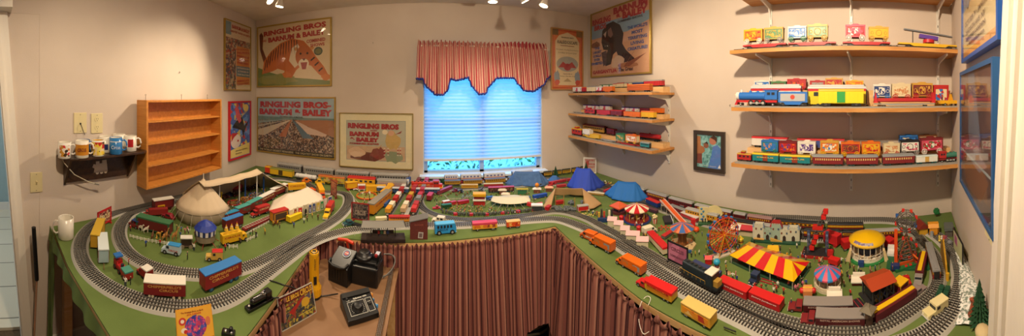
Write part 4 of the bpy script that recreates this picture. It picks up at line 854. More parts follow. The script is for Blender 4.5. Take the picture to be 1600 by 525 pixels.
# ---- figures and animals grown from skeletons
def skinned(name, verts, edges, radii, sub=1):
    me = bpy.data.meshes.new(name); me.from_pydata(verts, edges, []); o = bpy.data.objects.new(name, me); C.objects.link(o)
    m = o.modifiers.new('skin', 'SKIN'); m.use_smooth_shade = True
    if sub: s = o.modifiers.new('sub', 'SUBSURF'); s.levels = sub; s.render_levels = sub
    sv = me.skin_vertices[0].data
    for i, r in enumerate(radii): rx = r if isinstance(r, tuple) else (r, r); sv[i].radius = rx
    sv[0].use_root = True; bpy.context.view_layer.update(); dg = bpy.context.evaluated_depsgraph_get()
    out = bpy.data.meshes.new_from_object(o.evaluated_get(dg)); bpy.data.objects.remove(o); return out
def man(arms):
    h = .036; v = [(0, 0, .50), (0, 0, .62), (0, 0, .76), (0, 0, .83), (0, 0, .90), (0, 0, .97), (-.05, 0, .46), (-.065, .01, .25), (-.07, 0, .02), (.05, 0, .46), (.065, -.01, .25), (.07, 0, .02), (-.12, 0, .77), (.12, 0, .77)]
    la = {'down': [(-.16, 0, .60), (-.15, -.04, .46)], 'up': [(-.19, 0, .88), (-.22, -.02, 1.04)], 'out': [(-.24, -.05, .72), (-.30, -.12, .70)]}[arms[0]]; ra = {'down': [(.16, 0, .60), (.15, -.04, .46)], 'up': [(.19, 0, .88), (.22, -.02, 1.04)], 'out': [(.24, -.05, .72), (.30, -.12, .70)]}[arms[1]]
    v += la+ra; e = [(0, 1), (1, 2), (2, 3), (3, 4), (4, 5), (0, 6), (6, 7), (7, 8), (0, 9), (9, 10), (10, 11), (2, 12), (2, 13), (12, 14), (14, 15), (13, 16), (16, 17)]
    r = [(.085, .07), (.075, .06), (.10, .07), .035, .07, .05, .06, .045, .045, .06, .045, .045, .045, .045, .035, .03, .035, .03]
    me = skinned('person', v, e, r)
    for q in me.vertices: q.co *= h
    return me
MEN = [man(a) for a in (('down', 'down'), ('up', 'down'), ('out', 'out'), ('down', 'out'))]
def dressed(me, shirt, legs, hair='2A1C14', skin='D8A888'):
    m = me.copy(); m.materials.clear()
    for c in (skin, shirt, legs, hair): m.materials.append(mat(c, .6))
    for p in m.polygons: z = p.center.z/.036; x = abs(p.center.x)/.036; p.material_index = 3 if z > .955 and x < .1 else 0 if z > .84 and x < .12 else 2 if z < .5 and x < .13 else 0 if (z < .5 or z > .97 or x > .26) else 1
    return m
CLO = [('red', 'B82A24', '22242C'), ('blue', '2A4A9A', '3A2E26'), ('white', 'E8E4DA', '26304A'), ('yellow', 'D8A828', '5A3A24'), ('brown', '6A4228', '2A2A2A'), ('black', '1E1E22', '1E1E22'), ('green', '2E6A3A', 'B0A080'), ('pink', 'D8788A', '7A3A4A')]
FIG = {c[0]: [dressed(m, c[1], c[2]) for m in MEN] for c in CLO}
rf = random.Random(11)
def person(px, py, where, col=None, s=1.0, xy=None, z=TOP, group=None):
    x, y = xy or T(px, py, z); c = col or rf.choice(CLO)[0]
    o = inst(rf.choice(FIG[c]), 'figurine', None, (x, y, z), rf.uniform(0, 6.28), s*rf.uniform(.92, 1.06))
    tag(o, 'tiny figurine in %s clothes %s' % (c, where), 'figurine', 'figurines in %s %s' % (c, where)); return o
def crowd(poly, n, where, s=1.0, avoid=True, cols=None, md=.012, z=TOP):
    xs = [p[0] for p in poly]; ys = [p[1] for p in poly]; done = []; tries = 0
    while len(done) < n and tries < n*60:
        tries += 1; px, py = rf.uniform(min(xs), max(xs)), rf.uniform(min(ys), max(ys)); ins = False; j = len(poly)-1
        for i in range(len(poly)):
            if (poly[i][1] > py) != (poly[j][1] > py) and px < (poly[j][0]-poly[i][0])*(py-poly[i][1])/(poly[j][1]-poly[i][1])+poly[i][0]: ins = not ins
            j = i
        if not ins: continue
        x, y = T(px, py, z)
        if any(hypot(x-a, y-b) < md for a, b in done): continue
        if avoid and any(hypot(x-a, y-b) < r*.75+.008 for a, b, r in OCC): continue
        if any(abs(x-p.x) < .045 and abs(y-p.y) < .045 for P in (PO, PI_, PC) for p in P[::2]): continue
        done.append((x, y)); person(0, 0, where, rf.choice(cols) if cols else None, s, (x, y), z)
    return done
def quad_animal(kind):
    if kind == 'elephant':
        v = [(0, 0, .62), (.28, 0, .66), (-.28, 0, .60), (.50, 0, .74), (.64, 0, .66), (.72, 0, .45), (.74, 0, .22), (-.40, 0, .50), (-.44, 0, .28)]; r = [.24, .22, .22, .15, .11, .06, .035, .04, .02]; e = [(0, 1), (0, 2), (1, 3), (3, 4), (4, 5), (5, 6), (2, 7), (7, 8)]
        for (p, x) in ((1, .24), (2, -.24)):
            for s in (-1, 1): k = len(v); v += [(x, s*.13, .34), (x+.01, s*.13, .03)]; r += [.085, .075]; e += [(p, k), (k, k+1)]
        for s in (-1, 1): k = len(v); v += [(.44, s*.22, .72), (.38, s*.30, .58)]; r += [(.04, .09), (.03, .08)]; e += [(3, k), (k, k+1)]
        me = skinned(kind, v, e, r); sc = .055
    elif kind == 'giraffe':
        v = [(0, 0, .55), (.16, 0, .60), (-.16, 0, .50), (.26, 0, .82), (.34, 0, 1.06), (.44, 0, 1.04), (-.22, 0, .36)]; r = [.11, .11, .10, .05, .05, .03, .015]; e = [(0, 1), (0, 2), (1, 3), (3, 4), (4, 5), (2, 6)]
        for (p, x) in ((1, .16), (2, -.16)):
            for s in (-1, 1): k = len(v); v += [(x, s*.06, .26), (x+.01, s*.06, .02)]; r += [.028, .024]; e += [(p, k), (k, k+1)]
        me = skinned(kind, v, e, r); sc = .075
    else:
        v = [(0, 0, .58), (.22, 0, .60), (-.22, 0, .60), (.36, 0, .80), (.44, 0, .94), (.58, 0, .84), (-.32, 0, .56), (-.38, 0, .30)]; r = [.13, .13, .13, .07, .065, .04, .035, .03]; e = [(0, 1), (0, 2), (1, 3), (3, 4), (4, 5), (2, 6), (6, 7)]
        for (p, x) in ((1, .22), (2, -.24)):
            for s in (-1, 1): k = len(v); v += [(x+(.02 if x > 0 else -.05), s*.08, .30), (x, s*.08, .02)]; r += [.04, .03]; e += [(p, k), (k, k+1)]
        if kind == 'camel': k = len(v); v += [(0, 0, .74)]; r += [.07]; e += [(0, k)]
        me = skinned(kind, v, e, r); sc = .046
    for q in me.vertices: q.co *= sc
    return me
AN = {k: quad_animal(k) for k in ('elephant', 'giraffe', 'horse', 'camel')}; ANC = {}
def animal(kind, px, py, col, label, ang=None, s=1.0, group=None, xy=None, cat=None):
    if (kind, col) not in ANC: m = AN[kind].copy(); m.materials.clear(); m.materials.append(mat(col, .6)); ANC[(kind, col)] = m
    x, y = xy or T(px, py); return tag(inst(ANC[(kind, col)], 'toy_'+kind, None, (x, y, TOP), rf.uniform(0, 6.28) if ang is None else ang, s), label, cat or 'toy '+kind, group)
def fence(p, n, label, h=.02, col='E8E4D8', group=None):
    P = [Vector(T(*a)) for a in p]; t = thing('picket_fence', label, 'toy fence', (P[0].x, P[0].y, TOP), 0, group); o = P[0]; g = G()
    for a, b in zip(P, P[1:]):
        a = a-o; b = b-o; d = b-a; an = atan2(d.y, d.x); m = (a+b)/2
        for z in (h*.4, h*.8): g.box((m.x, m.y, z), (d.length, .0015, h*.14), col, rz=an)
    g.obj('rail', t)
    L = sum((b-a).length for a, b in zip(P, P[1:])); k = max(2, int(L/.022))
    for i in range(k+1):
        s = L*i/k
        for a, b in zip(P, P[1:]):
            if s <= (b-a).length+1e-6: q = a+(b-a)*(s/(b-a).length)-o; break
            s -= (b-a).length
        G().box((q.x, q.y, h/2), (.004, .003, h), col).obj('post', t)
    return t
def billboard(p1, p2, hpx, label, frame, art_, lines=(), tc='E8D9A0', legs=True, foot=.0, name='toy_billboard', tilt=0, thick=.004, low=.1, border=.06):
    q = pose(p1, p2); x, y, z, a, L, k = q; h = hpx*k; t = mk(name, label, 'toy billboard', q); v = vis(q); b = h*low
    g = G(); fw = h*border
    for sx in (-1, 1): g.box((sx*(L-fw)/2, 0, (b+h)/2), (fw, thick, h-b), frame)
    g.box((0, 0, h-fw/2), (L, thick, fw), frame).box((0, 0, b+fw/2), (L, thick, fw), frame); g.obj('frame', t)
    G().box((0, 0, (b+h)/2), (L-2*fw, thick*.7, h-b-2*fw), art_).obj('sign_panel', t)
    if legs:
        for sx in (-.38, .38): G().box((sx*L, 0, b/2+.001), (.004, max(.02, foot), b+.002), frame).obj('foot', t)
    for s_, zz, ww, hh in lines: text(s_, ww*L, hh*h, tc, t, (0, v*(thick*.36+.001), zz*h), (pi/2, 0, 0 if v < 0 else pi), .03, depth=.0003)
    return t
def tree(px, py, h, r, label, snow=False, col='1E4A2C', z=TOP, xy=None):
    x, y = xy or T(px, py, z); t = thing('toy_fir_tree', label, 'toy tree', (x, y, z)); G().cyl((0, 0, 0), (0, 0, h*.2), r*.15, '4A3020', 7).obj('trunk', t)
    g = G(); rn = random.Random(int(px*7)); m1 = mat(col, .9)
    for j in range(9):
        z0 = h*(.12+.1*j); rj = r*(1-j/9.5); n = 14
        vs = [(0, 0, z0+h*.16)]
        for i in range(n*2): a = pi*i/n; q = rj*(1 if i % 2 else .62)*rn.uniform(.85, 1.1); vs.append((q*cos(a), q*sin(a), z0-rn.uniform(0, .03)*h))
        g.add(vs, [(0, i+1, (i+1) % (2*n)+1) for i in range(2*n)], m1)
        if snow and j % 2: g.add([(v[0]*.8, v[1]*.8, v[2]+h*.02) for v in vs], [(0, i+1, (i+1) % (2*n)+1) for i in range(0, 2*n, 3)], 'E8ECEC')
    g.obj('needles', t); return t
def bush(px, py, r, label, col='1F4A2A', xy=None):
    x, y = xy or T(px, py); t = thing('toy_tree', label, 'toy tree', (x, y, TOP)); G().cyl((0, 0, 0), (0, 0, r), r*.15, '4A3020', 7).obj('trunk', t); g = G(); rn = random.Random(int(px))
    for i in range(26): a = rn.uniform(0, 6.3); u = rn.uniform(-.6, 1); q = (1-u*u)**.5*r*.6; g.ball((q*cos(a), q*sin(a), r*1.3+u*r*.7), r*.4, mat(col, .95), 6)
    g.obj('foliage', t); return t
def clothtent(label, name, eave, ridge, col, hang=.0, zwall=0.0, wob=.006, seed=1, wallcol=None, cat='toy tent', poles=(), sub=6, ropes=0, sag=.25, fold=1.0, z=TOP, scallop=.3, group=None):
    """a cloth roof from ridge points (x, y, h) out to an eave loop of (x, y, h); each eave point hangs from its nearest ridge point"""
    n = len(eave); cx = sum(e[0] for e in eave)/n; cy = sum(e[1] for e in eave)/n; t = thing(name, label, cat, (cx, cy, z), 0, group)
    rn = random.Random(seed); E = []
    for i in range(n):
        a, b = Vector(eave[i]), Vector(eave[(i+1) % n])
        for j in range(sub): E.append(a.lerp(b, j/sub))
    m = len(E); Rg = [Vector(r) for r in ridge]
    def near(e):
        if len(Rg) == 1: return Rg[0]
        best = None
        for a, b in zip(Rg, Rg[1:]):
            ab = Vector((b.x-a.x, b.y-a.y)); k = max(0, min(1, (Vector((e.x-a.x, e.y-a.y)) @ ab)/ab.length_squared)); p = a.lerp(b, k); p.z -= .04*a.z*4*k*(1-k)
            d = hypot(p.x-e.x, p.y-e.y)
            if best is None or d < best[0]: best = (d, p)
        return best[1]
    rows = 7; g = G(); vs = []
    for j in range(rows+1):
        f = j/rows
        for i, e in enumerate(E):
            p = near(e); q = p.lerp(e, f); sg = sag*.5*f*(1-f)*(p.z-e.z); w_ = wob*f*(sin(i*1.9+seed)*.6+sin(i*.83+2)*.5)*fold
            dx, dy = q.x-cx, q.y-cy; d = hypot(dx, dy) or 1
            vs.append((q.x-cx+dx/d*w_, q.y-cy+dy/d*w_, max(.002, q.z-sg+w_*.35)))
    fs = [(j*m+i, j*m+(i+1) % m, (j+1)*m+(i+1) % m, (j+1)*m+i) for j in range(rows) for i in range(m)]
    g.add(vs, fs, col, True); o = g.obj('canvas_roof', t); sd = o.modifiers.new('s', 'SOLIDIFY'); sd.thickness = .0012
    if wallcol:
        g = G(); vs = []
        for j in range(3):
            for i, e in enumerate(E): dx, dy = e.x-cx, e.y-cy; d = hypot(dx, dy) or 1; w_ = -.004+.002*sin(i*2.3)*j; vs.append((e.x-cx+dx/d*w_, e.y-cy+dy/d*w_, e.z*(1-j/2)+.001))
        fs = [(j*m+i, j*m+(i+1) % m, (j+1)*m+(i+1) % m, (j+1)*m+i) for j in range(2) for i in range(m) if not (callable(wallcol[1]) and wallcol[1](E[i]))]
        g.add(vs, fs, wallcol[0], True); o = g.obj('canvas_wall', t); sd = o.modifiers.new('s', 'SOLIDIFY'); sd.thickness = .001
    for p in poles: G().cyl((p[0]-cx, p[1]-cy, 0), (p[0]-cx, p[1]-cy, p[2]), p[3] if len(p) > 3 else .0025, p[4] if len(p) > 4 else 'E4DED0', 8).obj('pole', t)
    if ropes:
        for i in range(0, m, max(1, m//ropes)):
            e = E[i]; dx, dy = e.x-cx, e.y-cy; d = hypot(dx, dy) or 1
            G().tube([(e.x-cx, e.y-cy, e.z), (e.x-cx+dx/d*.05, e.y-cy+dy/d*.05, .001)], .0008, 'D8D0BC', 4).obj('guy_rope', t)
    return t
def oval_eave(x, y, rx, ry, rot, h, n=16, p=2.0):
    out = []
    for i in range(n):
        a = 2*pi*i/n; c, s = cos(a), sin(a); ex = abs(c)**(2/p)*(1 if c > 0 else -1)*rx; ey = abs(s)**(2/p)*(1 if s > 0 else -1)*ry
        out.append((x+ex*cos(rot)-ey*sin(rot), y+ex*sin(rot)+ey*cos(rot), h))
    return out
# ---------------------------------------------------------------- side table with the controllers
Z2 = .685
t = thing('side_table', 'low hardboard-topped side table with a strip of model rail, tucked beside the left table wing', 'table', (0, 0, 0))
G().box((-.405, 1.185, Z2-.006), (.46, .56, .012), HARDB).obj('hardboard_top', t, .001); G().box((-.405, 1.185, Z2-.025), (.45, .55, .026), PINE).obj('apron', t)
for x in (-.60, -.21):
    for y in (.93, 1.44): G().box((x, y, (Z2-.03)/2), (.04, .04, Z2-.04), PINE).obj('leg', t)
track('strip of small-gauge model rail fixed along the right edge of the side table', [(-.198, .93), (-.203, 1.2), (-.208, 1.44)], False, .026, .012, Z2, mat('7A6248', .7), mat('5A3A22', .6), tiew=.022, step=.008)
FLT = 'E0A614'; q = T(491, 463, Z2)
t = thing('flashlight', 'yellow plastic flashlight standing upright on the side table', 'flashlight', (q[0], q[1], Z2), .6)
G().lathe([(0, 0), (.030, 0), (.031, .004), (.031, .012)], '17171A', n=24).obj('lens_ring', t)
G().lathe([(.031, .012), (.031, .045), (.023, .062), (.0205, .072), (.0205, .185), (.0215, .19), (.0215, .20), (.014, .204), (0, .204)], mat(FLT, .35), n=24).obj('body', t)
g = G()
for i in range(16): a = 2*pi*i/16; g.box((.0305*cos(a), .0305*sin(a), .03), (.003, .003, .034), FLT, rz=a); g.box((.0208*cos(a), .0208*sin(a), .13), (.0022, .0022, .10), FLT, rz=a)
g.obj('grip_rib', t); G().box((.0, -.023, .085), (.013, .007, .032), '17171A').obj('switch', t); G().lathe([(.012, .203), (.018, .201), (.018, .2035), (0, .2045)], '17171A').obj('end_cap', t)
text('EVEREADY', .05, .008, '17171A', t, (0, -.0212, .155), (pi/2, -pi/2, 0), .02)
def ctl(px, py, z=Z2): a = T(px, py, z); return a
BKP = mat('0F1012', .38); BKD = mat('0A0B0C', .45)
x, y = ctl(537, 438); t = thing('power_transformer', 'black ribbed transformer with a round red and blue badge behind the flashlight', 'transformer', (x-.01, y, Z2), -.25)
G().add([(-.055, -.04, 0), (.055, -.04, 0), (.055, .06, 0), (-.055, .06, 0), (-.055, -.04, .085), (.055, -.04, .085), (.055, .06, .13), (-.055, .06, .13)], [(0, 3, 2, 1), (4, 5, 6, 7), (0, 1, 5, 4), (1, 2, 6, 5), (2, 3, 7, 6), (3, 0, 4, 7)], BKP).obj('housing', t, .005)
g = G(); g.M = Matrix.Translation((.012, .028, .1185)) @ Matrix.Rotation(atan2(.045, .1), 4, 'X')
g.cyl((0, 0, 0), (0, 0, .0015), .021, 'B8BCC0', 24).cyl((0, 0, .001), (0, 0, .002), .0185, '2A3F6A', 24).cyl((0, 0, .0015), (0, 0, .0025), .0115, 'A83034', 20).obj('round_badge', t)
text('LIONEL', .022, .006, 'E8E4D8', t, (.012, .027, .1215), (atan2(.045, .1), 0, 0), .02)
for i in range(5): G().box((-.03+.015*i, -.0405, .05), (.006, .002, .055), BKD).obj('vent_slot', t)
G().tube([(-.052, -.02, .10), (-.045, -.045, .095), (-.02, -.05, .088), (.02, -.05, .088), (.045, -.045, .095), (.05, -.02, .10)], .006, BKD, 8).obj('control_lever', t)
x, y = ctl(574, 437); t = thing('power_transformer', 'square black transformer with a domed dial and red lamp at the side table back', 'transformer', (x-.0, y, Z2), -.1)
G().box((0, 0, .045), (.135, .11, .09), BKP).obj('housing', t, .008); G().box((0, .01, .097), (.125, .085, .014), BKD).obj('top_plate', t, .003)
G().lathe([(.042, .104), (.044, .112), (.038, .118), (.030, .119), (.028, .132), (.022, .136), (0, .136)], BKP, (-.018, .006, 0), 28).obj('dial', t); g = G()
for a in (.5, 1.2, 2, 2.7): g.cyl((-.018+.036*cos(a), .006+.036*sin(a), .116), (-.018+.036*cos(a), .006+.036*sin(a), .1195), .003, 'C8CCD0', 8)
g.obj('screw', t); G().box((.045, .02, .113), (.03, .05, .020), BKD).obj('binding_post_block', t); G().cyl((.045, .0, .12), (.045, 0, .130), .008, '8A1A22', 12).obj('lamp_lens', t); G().box((.046, .024, .124), (.02, .03, .003), 'B8B8C8').obj('label_plate', t)
for s in (-1, 1): G().box((s*.06, -.02, .098), (.012, .05, .012), BKP).obj('control_lever', t)
x, y = ctl(561, 488); t = thing('train_controller', 'flat black throttle controller with a large dial, lying at the side table front', 'controller', (x, y, Z2), .62)
hw_, hd_ = .066, .058
G().add([(-hw_, -hd_, 0), (hw_, -hd_, 0), (hw_, hd_, 0), (-hw_, hd_, 0), (-hw_, -hd_, .022), (hw_, -hd_, .022), (hw_, hd_, .052), (-hw_, hd_, .052)], [(0, 3, 2, 1), (4, 5, 6, 7), (0, 1, 5, 4), (1, 2, 6, 5), (2, 3, 7, 6), (3, 0, 4, 7)], BKP).obj('housing', t, .003)
sl = atan2(.030, .116); MM = Matrix.Translation((0, 0, .037)) @ Matrix.Rotation(sl, 4, 'X')
def onp(): g = G(); g.M = MM.copy(); return g
onp().box((-.0, .045, .003), (.125, .022, .006), BKD).obj('ridge', t)
onp().lathe([(.024, 0), (.0235, .003), (.0195, .004), (.018, .016), (.015, .018), (0, .018)], BKD, (-.012, -.016, 0), 28).obj('dial', t)
g = onp()
for (a, b, c, d) in ((-.048, -.044, .024, -.044), (-.048, .014, .024, .014), (.030, -.044, .056, -.044), (.030, .014, .056, .014)): g.box(((a+c)/2, b, .0004), (c-a, .0014, .0008), 'C8C8C0')
for (a, b, d) in ((-.048, -.044, .014), (.024, -.044, .014), (.030, -.044, .014), (.056, -.044, .014)): g.box((a, (b+d)/2, .0004), (.0014, d-b, .0008), 'C8C8C0')
for i in range(18): a = -2.2+i*2*pi*.8/18+pi/2*.0; g.box((-.012+.027*sin(a*1.0), -.016+.027*cos(a), .0004), (.0012, .003, .0008), 'C8C8C0', rz=-a)
g.obj('printed_scale', t); onp().box((.043, -.012, .002), (.012, .010, .006), '08080A').obj('switch', t); onp().box((-.045, .030, .002), (.008, .010, .006), '08080A').obj('switch', t)
def ptx(s, w, h, u, v): p = MM @ Vector((u, v, .0006)); text(s, w, h, 'DADAD2', t, p, (sl, 0, 0), .03, depth=.0003)
ptx('Railpower 1370', .060, .008, .012, .025); ptx('POWER', .014, .0025, -.042, .021); ptx('THROTTLE', .02, .0025, -.02, .0175); ptx('REVERSE', .014, .0022, .043, -.002)
# card on the side table
def card(name, label, cat, pa, pb, hpx, z, art_, lines, lean=.35, frame=None, thick=.003, frost=True, rzoff=0):
    a = Vector(T(*pa, z)); b = Vector(T(*pb, z)); m = (a+b)/2; d = b-a; L = d.length; k = m.length/F; h = hpx*k
    t = thing(name, label, cat, (m.x, m.y, z), atan2(d.y, d.x)); g = G(); g.M = Matrix.Rotation(-lean, 4, 'X'); g.box((0, 0, h/2), (L, thick, h), art_)
    g.obj('printed_card', t)
    if frame: g = G(); g.M = Matrix.Rotation(-lean, 4, 'X'); [g.box((s*L/2, 0, h/2), (.003, thick*1.5, h), frame) for s in (-1, 1)]; [g.box((0, 0, zz), (L, thick*1.5, .003), frame) for zz in (0.0015, h)]; g.obj('frame', t)
    g = G(); g.box((0, h*sin(lean)*.5+.01, .001), (L*.4, h*sin(lean)+.02, .002), 'D8D8D0'); g.obj('stand', t)
    M = Matrix.Rotation(-lean, 4, 'X')
    for (s, u, v, w, hh, c, kind) in lines:
        p = M @ Vector(((u-.5)*L, -thick/2-.0006-(.0006 if kind == 't' else 0), v*h))
        if kind == 't': text(s, w*L, hh*h, c, t, p, (pi/2-lean, 0, 0), .03, depth=.0003)
        else:
            g = G(); g.M = M; q = [((u-.5+w*x_)*L, (v+hh*y_)*h) for x_, y_ in s]; g.prism(q, -thick/2-.0004-(lines.index((s, u, v, w, hh, c, kind)))*.00004, -thick/2, c); g.obj('printed_shape', t)
    return t
circ = [(cos(2*pi*i/24), sin(2*pi*i/24)) for i in range(24)]; sq = [(-.5, -.5), (.5, -.5), (.5, .5), (-.5, .5)]
cb = art(['3A3A34', '6A5A3A', 'A89A3A', '4A4A3A', '8A3A2A', '2A3040', 'B0A040'], 110, .4)
card('circus_card', 'framed COLE BROS CIRCUS card propped on the side table near the flashlight', 'card', (440, 519), (494, 488), 44, Z2, cb,
     [(sq, .5, .87, 1, .26, '5E1A1C', 's'), ([(-.5, 0), (.5, .45), (.5, .8), (.1, .5)], .5, .35, .8, .5, '5A5060', 's'), ([(-.5, -.2), (-.3, -.5), (.5, .5), (.4, .5)], .5, .52, .5, .4, 'A02A24', 's'), ([(-.5, .1), (-.5, .3), (.5, .5)], .4, .55, .8, .3, '8A3A34', 's'), (circ, .74, .52, .12, .14, 'C8A030', 's'), (sq, .72, .2, .45, .03, 'B8A040', 's'), ('COLE BROS', .33, .86, .52, .15, 'E0B440', 't'), ('CIRCUS', .80, .86, .36, .2, 'E0B440', 't')], .30, 'B8B4A8')
OGL = art(['D04A80', '3A3A9A', 'B83A6A', '4A5AB0', '7A3A8A', 'D8A040'], 130, .4)
card('souvenir_card', 'yellow card with a purple disc leaning at the front edge of the left table wing', 'card', (277, 537), (335, 524), 42, TOP, mat('E09A28', .4),
     [(sq, .5, .5, .96, .96, 'E8AE3C', 's'), (circ, .52, .40, .30, .36, OGL, 's'), (circ, .17, .62, .10, .12, 'C83A30', 's'), (circ, .17, .62, .05, .06, 'F0E0D0', 's'), (circ, .20, .34, .08, .08, 'F0E0D0', 's'), (circ, .24, .30, .05, .06, 'C02A28', 's'), (circ, .86, .5, .07, .14, 'D87A50', 's'), ('The Greatest Show on Earth', .45, .88, .62, .05, '9A4A20', 't'), ('SOUVENIR', .5, .80, .4, .06, 'D05A28', 't')], .45)
# terminal clips, cables, red tool
def clip(px, py, c, lb):
    x, y = T(px, py, Z2); t = thing('wire_connector', lb, 'connector', (x, y, Z2), .9)
    G().box((0, 0, .007), (.018, .013, .014), c).box((-.012, 0, .010), (.010, .009, .010), c).obj('block', t, .001); g = G(); [g.cyl((sx*.005, 0, .013), (sx*.005, 0, .0165), .003, 'C8B080', 8) for sx in (-1, 1)]; g.obj('screw', t)
clip(571, 458, 'E0962A', 'orange wire connector block nearest the square transformer'); clip(579, 464, 'DE8E22', 'orange wire connector block touching the blue ones')
clip(581, 472, '2E8AD0', 'blue wire connector block beside the controller, farther one'); clip(587, 481, '3A94D8', 'blue wire connector block beside the controller, nearer one')
x, y = T(535, 418, Z2); tag(G().tube([(x-.03, y+.02, Z2+.135), (x+.02, y+.015, Z2+.14), (x+.06, y, Z2+.135)], .009, mat('C83A1E', .4), 8).tube([(x+.02, y+.01, Z2+.14), (x+.03, y+.03, Z2+.05), (x+.03, y+.04, Z2)], .006, 'C83A1E', 6).obj('plastic_clamp'), 'orange-red plastic clamp between the two transformers', 'clamp')
def wire(pts, r, c, lb, nm='cable', z=None):
    P3 = [Vector(p) for p in pts]
    for _ in range(3): P3 = [P3[0]]+[q for a, b in zip(P3, P3[1:]) for q in (a.lerp(b, .25), a.lerp(b, .75))]+[P3[-1]]
    pts = P3; return tag(G().tube([tuple(p) for p in pts], r, c, 6).obj(nm), lb, 'cable')
P_ = lambda px, py, dz=0: (*T(px, py, Z2), Z2+dz)
wire([P_(528, 466, .02), P_(512, 463, .004), P_(496, 465, .004), P_(470, 461, .004), P_(455, 460, .005)], .0028, '121214', 'black cable from the controller past the foot of the flashlight')
for i in range(3): wire([P_(600, 428, .10), (*T(612, 424-i*3, Z2), Z2+.09-i*.012), (*T(619, 426-i*4, Z2), Z2+.06), (*T(612, 432, Z2), Z2+.03-i*.008), P_(598, 436, .005+i*.004)], .003, '6E6A66', 'grey cable looped beside the square transformer, %s' % ('upper', 'middle', 'lower')[i]+' strand')
wire([(*T(421, 439), TOP+.003), (*T(434, 443), TOP+.004), (*T(444, 447), TOP+.003), (-.545, 1.04, Z2+.10), (-.52, 1.05, Z2+.05)], .0026, '151515', 'black cable running off the green felt over the table edge')
wire([(*T(418, 467), TOP+.004), (*T(428, 467), TOP+.004), (*T(436, 466), TOP+.002)], .0026, '151515', 'short black cable behind the chrome-trimmed black locomotive')
# ---------------------------------------------------------------- left wing toys
BLK = mat('0E0E10', .25, coat=.5)
q = pose((385, 487), (424, 466)); t = mk('toy_steam_locomotive', 'black die-cast locomotive with chrome fittings at the table edge', 'toy locomotive', q); L = q[4]
G().box((0, 0, .006), (L*1.0, .030, .012), BLK).obj('base', t, .002); G().cyl((-L*.25, 0, .026), (L*.30, 0, .026), .013, BLK, 18).ball((-L*.25, 0, .026), .013, BLK, 12).obj('boiler', t)
G().box((L*.32, 0, .026), (L*.24, .028, .030), BLK).obj('cab', t, .002); g = G(); g.ball((L*.12, 0, .040), .006, mat('D0D0D0', .15, 1)).ball((L*.20, .006, .040), .005, mat('D0D0D0', .15, 1)).ring((L*.16, 0, .038), .010, .002, mat('D0D0D0', .15, 1)).obj('chrome_fitting', t); G().ball((-L*.40, 0, .016), .004, 'E0E0D8').obj('headlamp', t)
q = spot(357, 526, .5); t = mk('toy_motorcycle', 'small black and chrome toy engine near the front edge beside the yellow card', 'toy engine', q)
G().box((0, 0, .010), (.045, .024, .018), BLK).obj('block', t, .004); g = G(); g.ball((-.008, -.006, .022), .006, mat('C8C8C8', .2, 1)).ball((.008, .004, .024), .007, BLK).ball((.012, -.008, .020), .005, mat('C8C8C8', .2, 1)).obj('chrome_fitting', t)
truck(pose((290, 463), (226, 459)), 33, 'large red circus trailer with a white roof and CHIPPERFIELDS lettering in the left foreground', '7E1A1C', 'E6E2D6', None, .058, txt='CHIPPERFIELD\'S', txt2='CIRCUS', tc='C8924A', hub='D8D0B0', name='toy_trailer', cat='toy trailer', axles=(.22, .72, .86), art_=None, roofz=.06)
g = G(); wagonq = pose((236, 440), (216, 424), L=.075); truck(wagonq, 22, 'short red cab with a white roof drawing the big white-roofed trailer', '8A1A1E', 'E6E2D6', '8E1C20', .042, .45, hub='2A2A2A', axles=(.75,), name='toy_tractor_unit', cat='toy truck', bonnet=True)
truck(pose((316, 455), (372, 430)), 36, 'red circus trailer with a bright blue roof and lettering in the left foreground', '8A1F1E', '2E7CC4', None, .056, txt='CHIPPERFIELD\'S', txt2='CIRCUS', tc='D8A050', hub='3A6A90', tyre='23405A', name='toy_trailer', cat='toy trailer', axles=(.15, .30, .84), roofz=.05)
x_ = pose((204, 443), (180, 412), L=.13); t = mk('toy_traction_engine', 'red toy tractor with a blue canopy pulling a teal-topped crate on the left wing', 'toy tractor', x_)
G().box((.045, 0, .024), (.030, .032, .030), 'A8201E').obj('cab', t); G().box((.045, 0, .058), (.034, .036, .006), '2E6EB8').obj('canopy', t); g = G(); [g.cyl((.045+sx*.013, sy*.014, .038), (.045+sx*.013, sy*.014, .056), .0012, '3A2A20', 6) for sx in (-1, 1) for sy in (-1, 1)]; g.obj('canopy_post', t)
G().box((0, 0, .020), (.055, .030, .020), 'B02222').cyl((.0, 0, .03), (0, 0, .040), .008, '222A34').obj('bonnet', t, .002); G().box((-.045, 0, .024), (.042, .038, .026), '9A2A22').obj('crate', t); G().box((-.045, 0, .040), (.044, .040, .006), '4A9080').obj('crate_lid', t)
for xx in (.045, .0, -.045):
    for s in (-1, 1): wheel(t, xx, s*.018, .010, .010, '1A1A1C', '8A2A2A')
wagon(pose((158, 362), (148, 391)), 28, 'yellow gypsy-style circus wagon beside the outer track at far left', 'C89A2A', 'D8B23C', 'A88A30', '7A5A1A', name='living_wagon', cat='circus wagon', w=.045, rnd=True, wr=.010)
q = pose((160, 384), (162, 414)); wagon(q, 28, 'pale blue and white caravan with a drawbar, left of the red tractor', 'A8C4CC', 'DCE8EA', 'D8D8D0', '8A4A3A', name='toy_caravan', cat='toy caravan', w=.048, rnd=True, wr=.008, pole=True)
billboard((152, 359), (174, 347), 26, 'red-framed circus billboard standing between the tracks at far left', 'C02228', art(['8A3A30', 'C8B090', 'A86050', '5A3A34'], 90), [('CIRCUS', .55, .7, .3)], foot=.03, border=.12)
car(pose((282, 399), (254, 393)), 18, 'pale blue and white toy van on the grass inside the left oval', 'B8CCD8', '2E8CC8', style='van', w=.036, txt='CIRCUS', tc='C04A30')
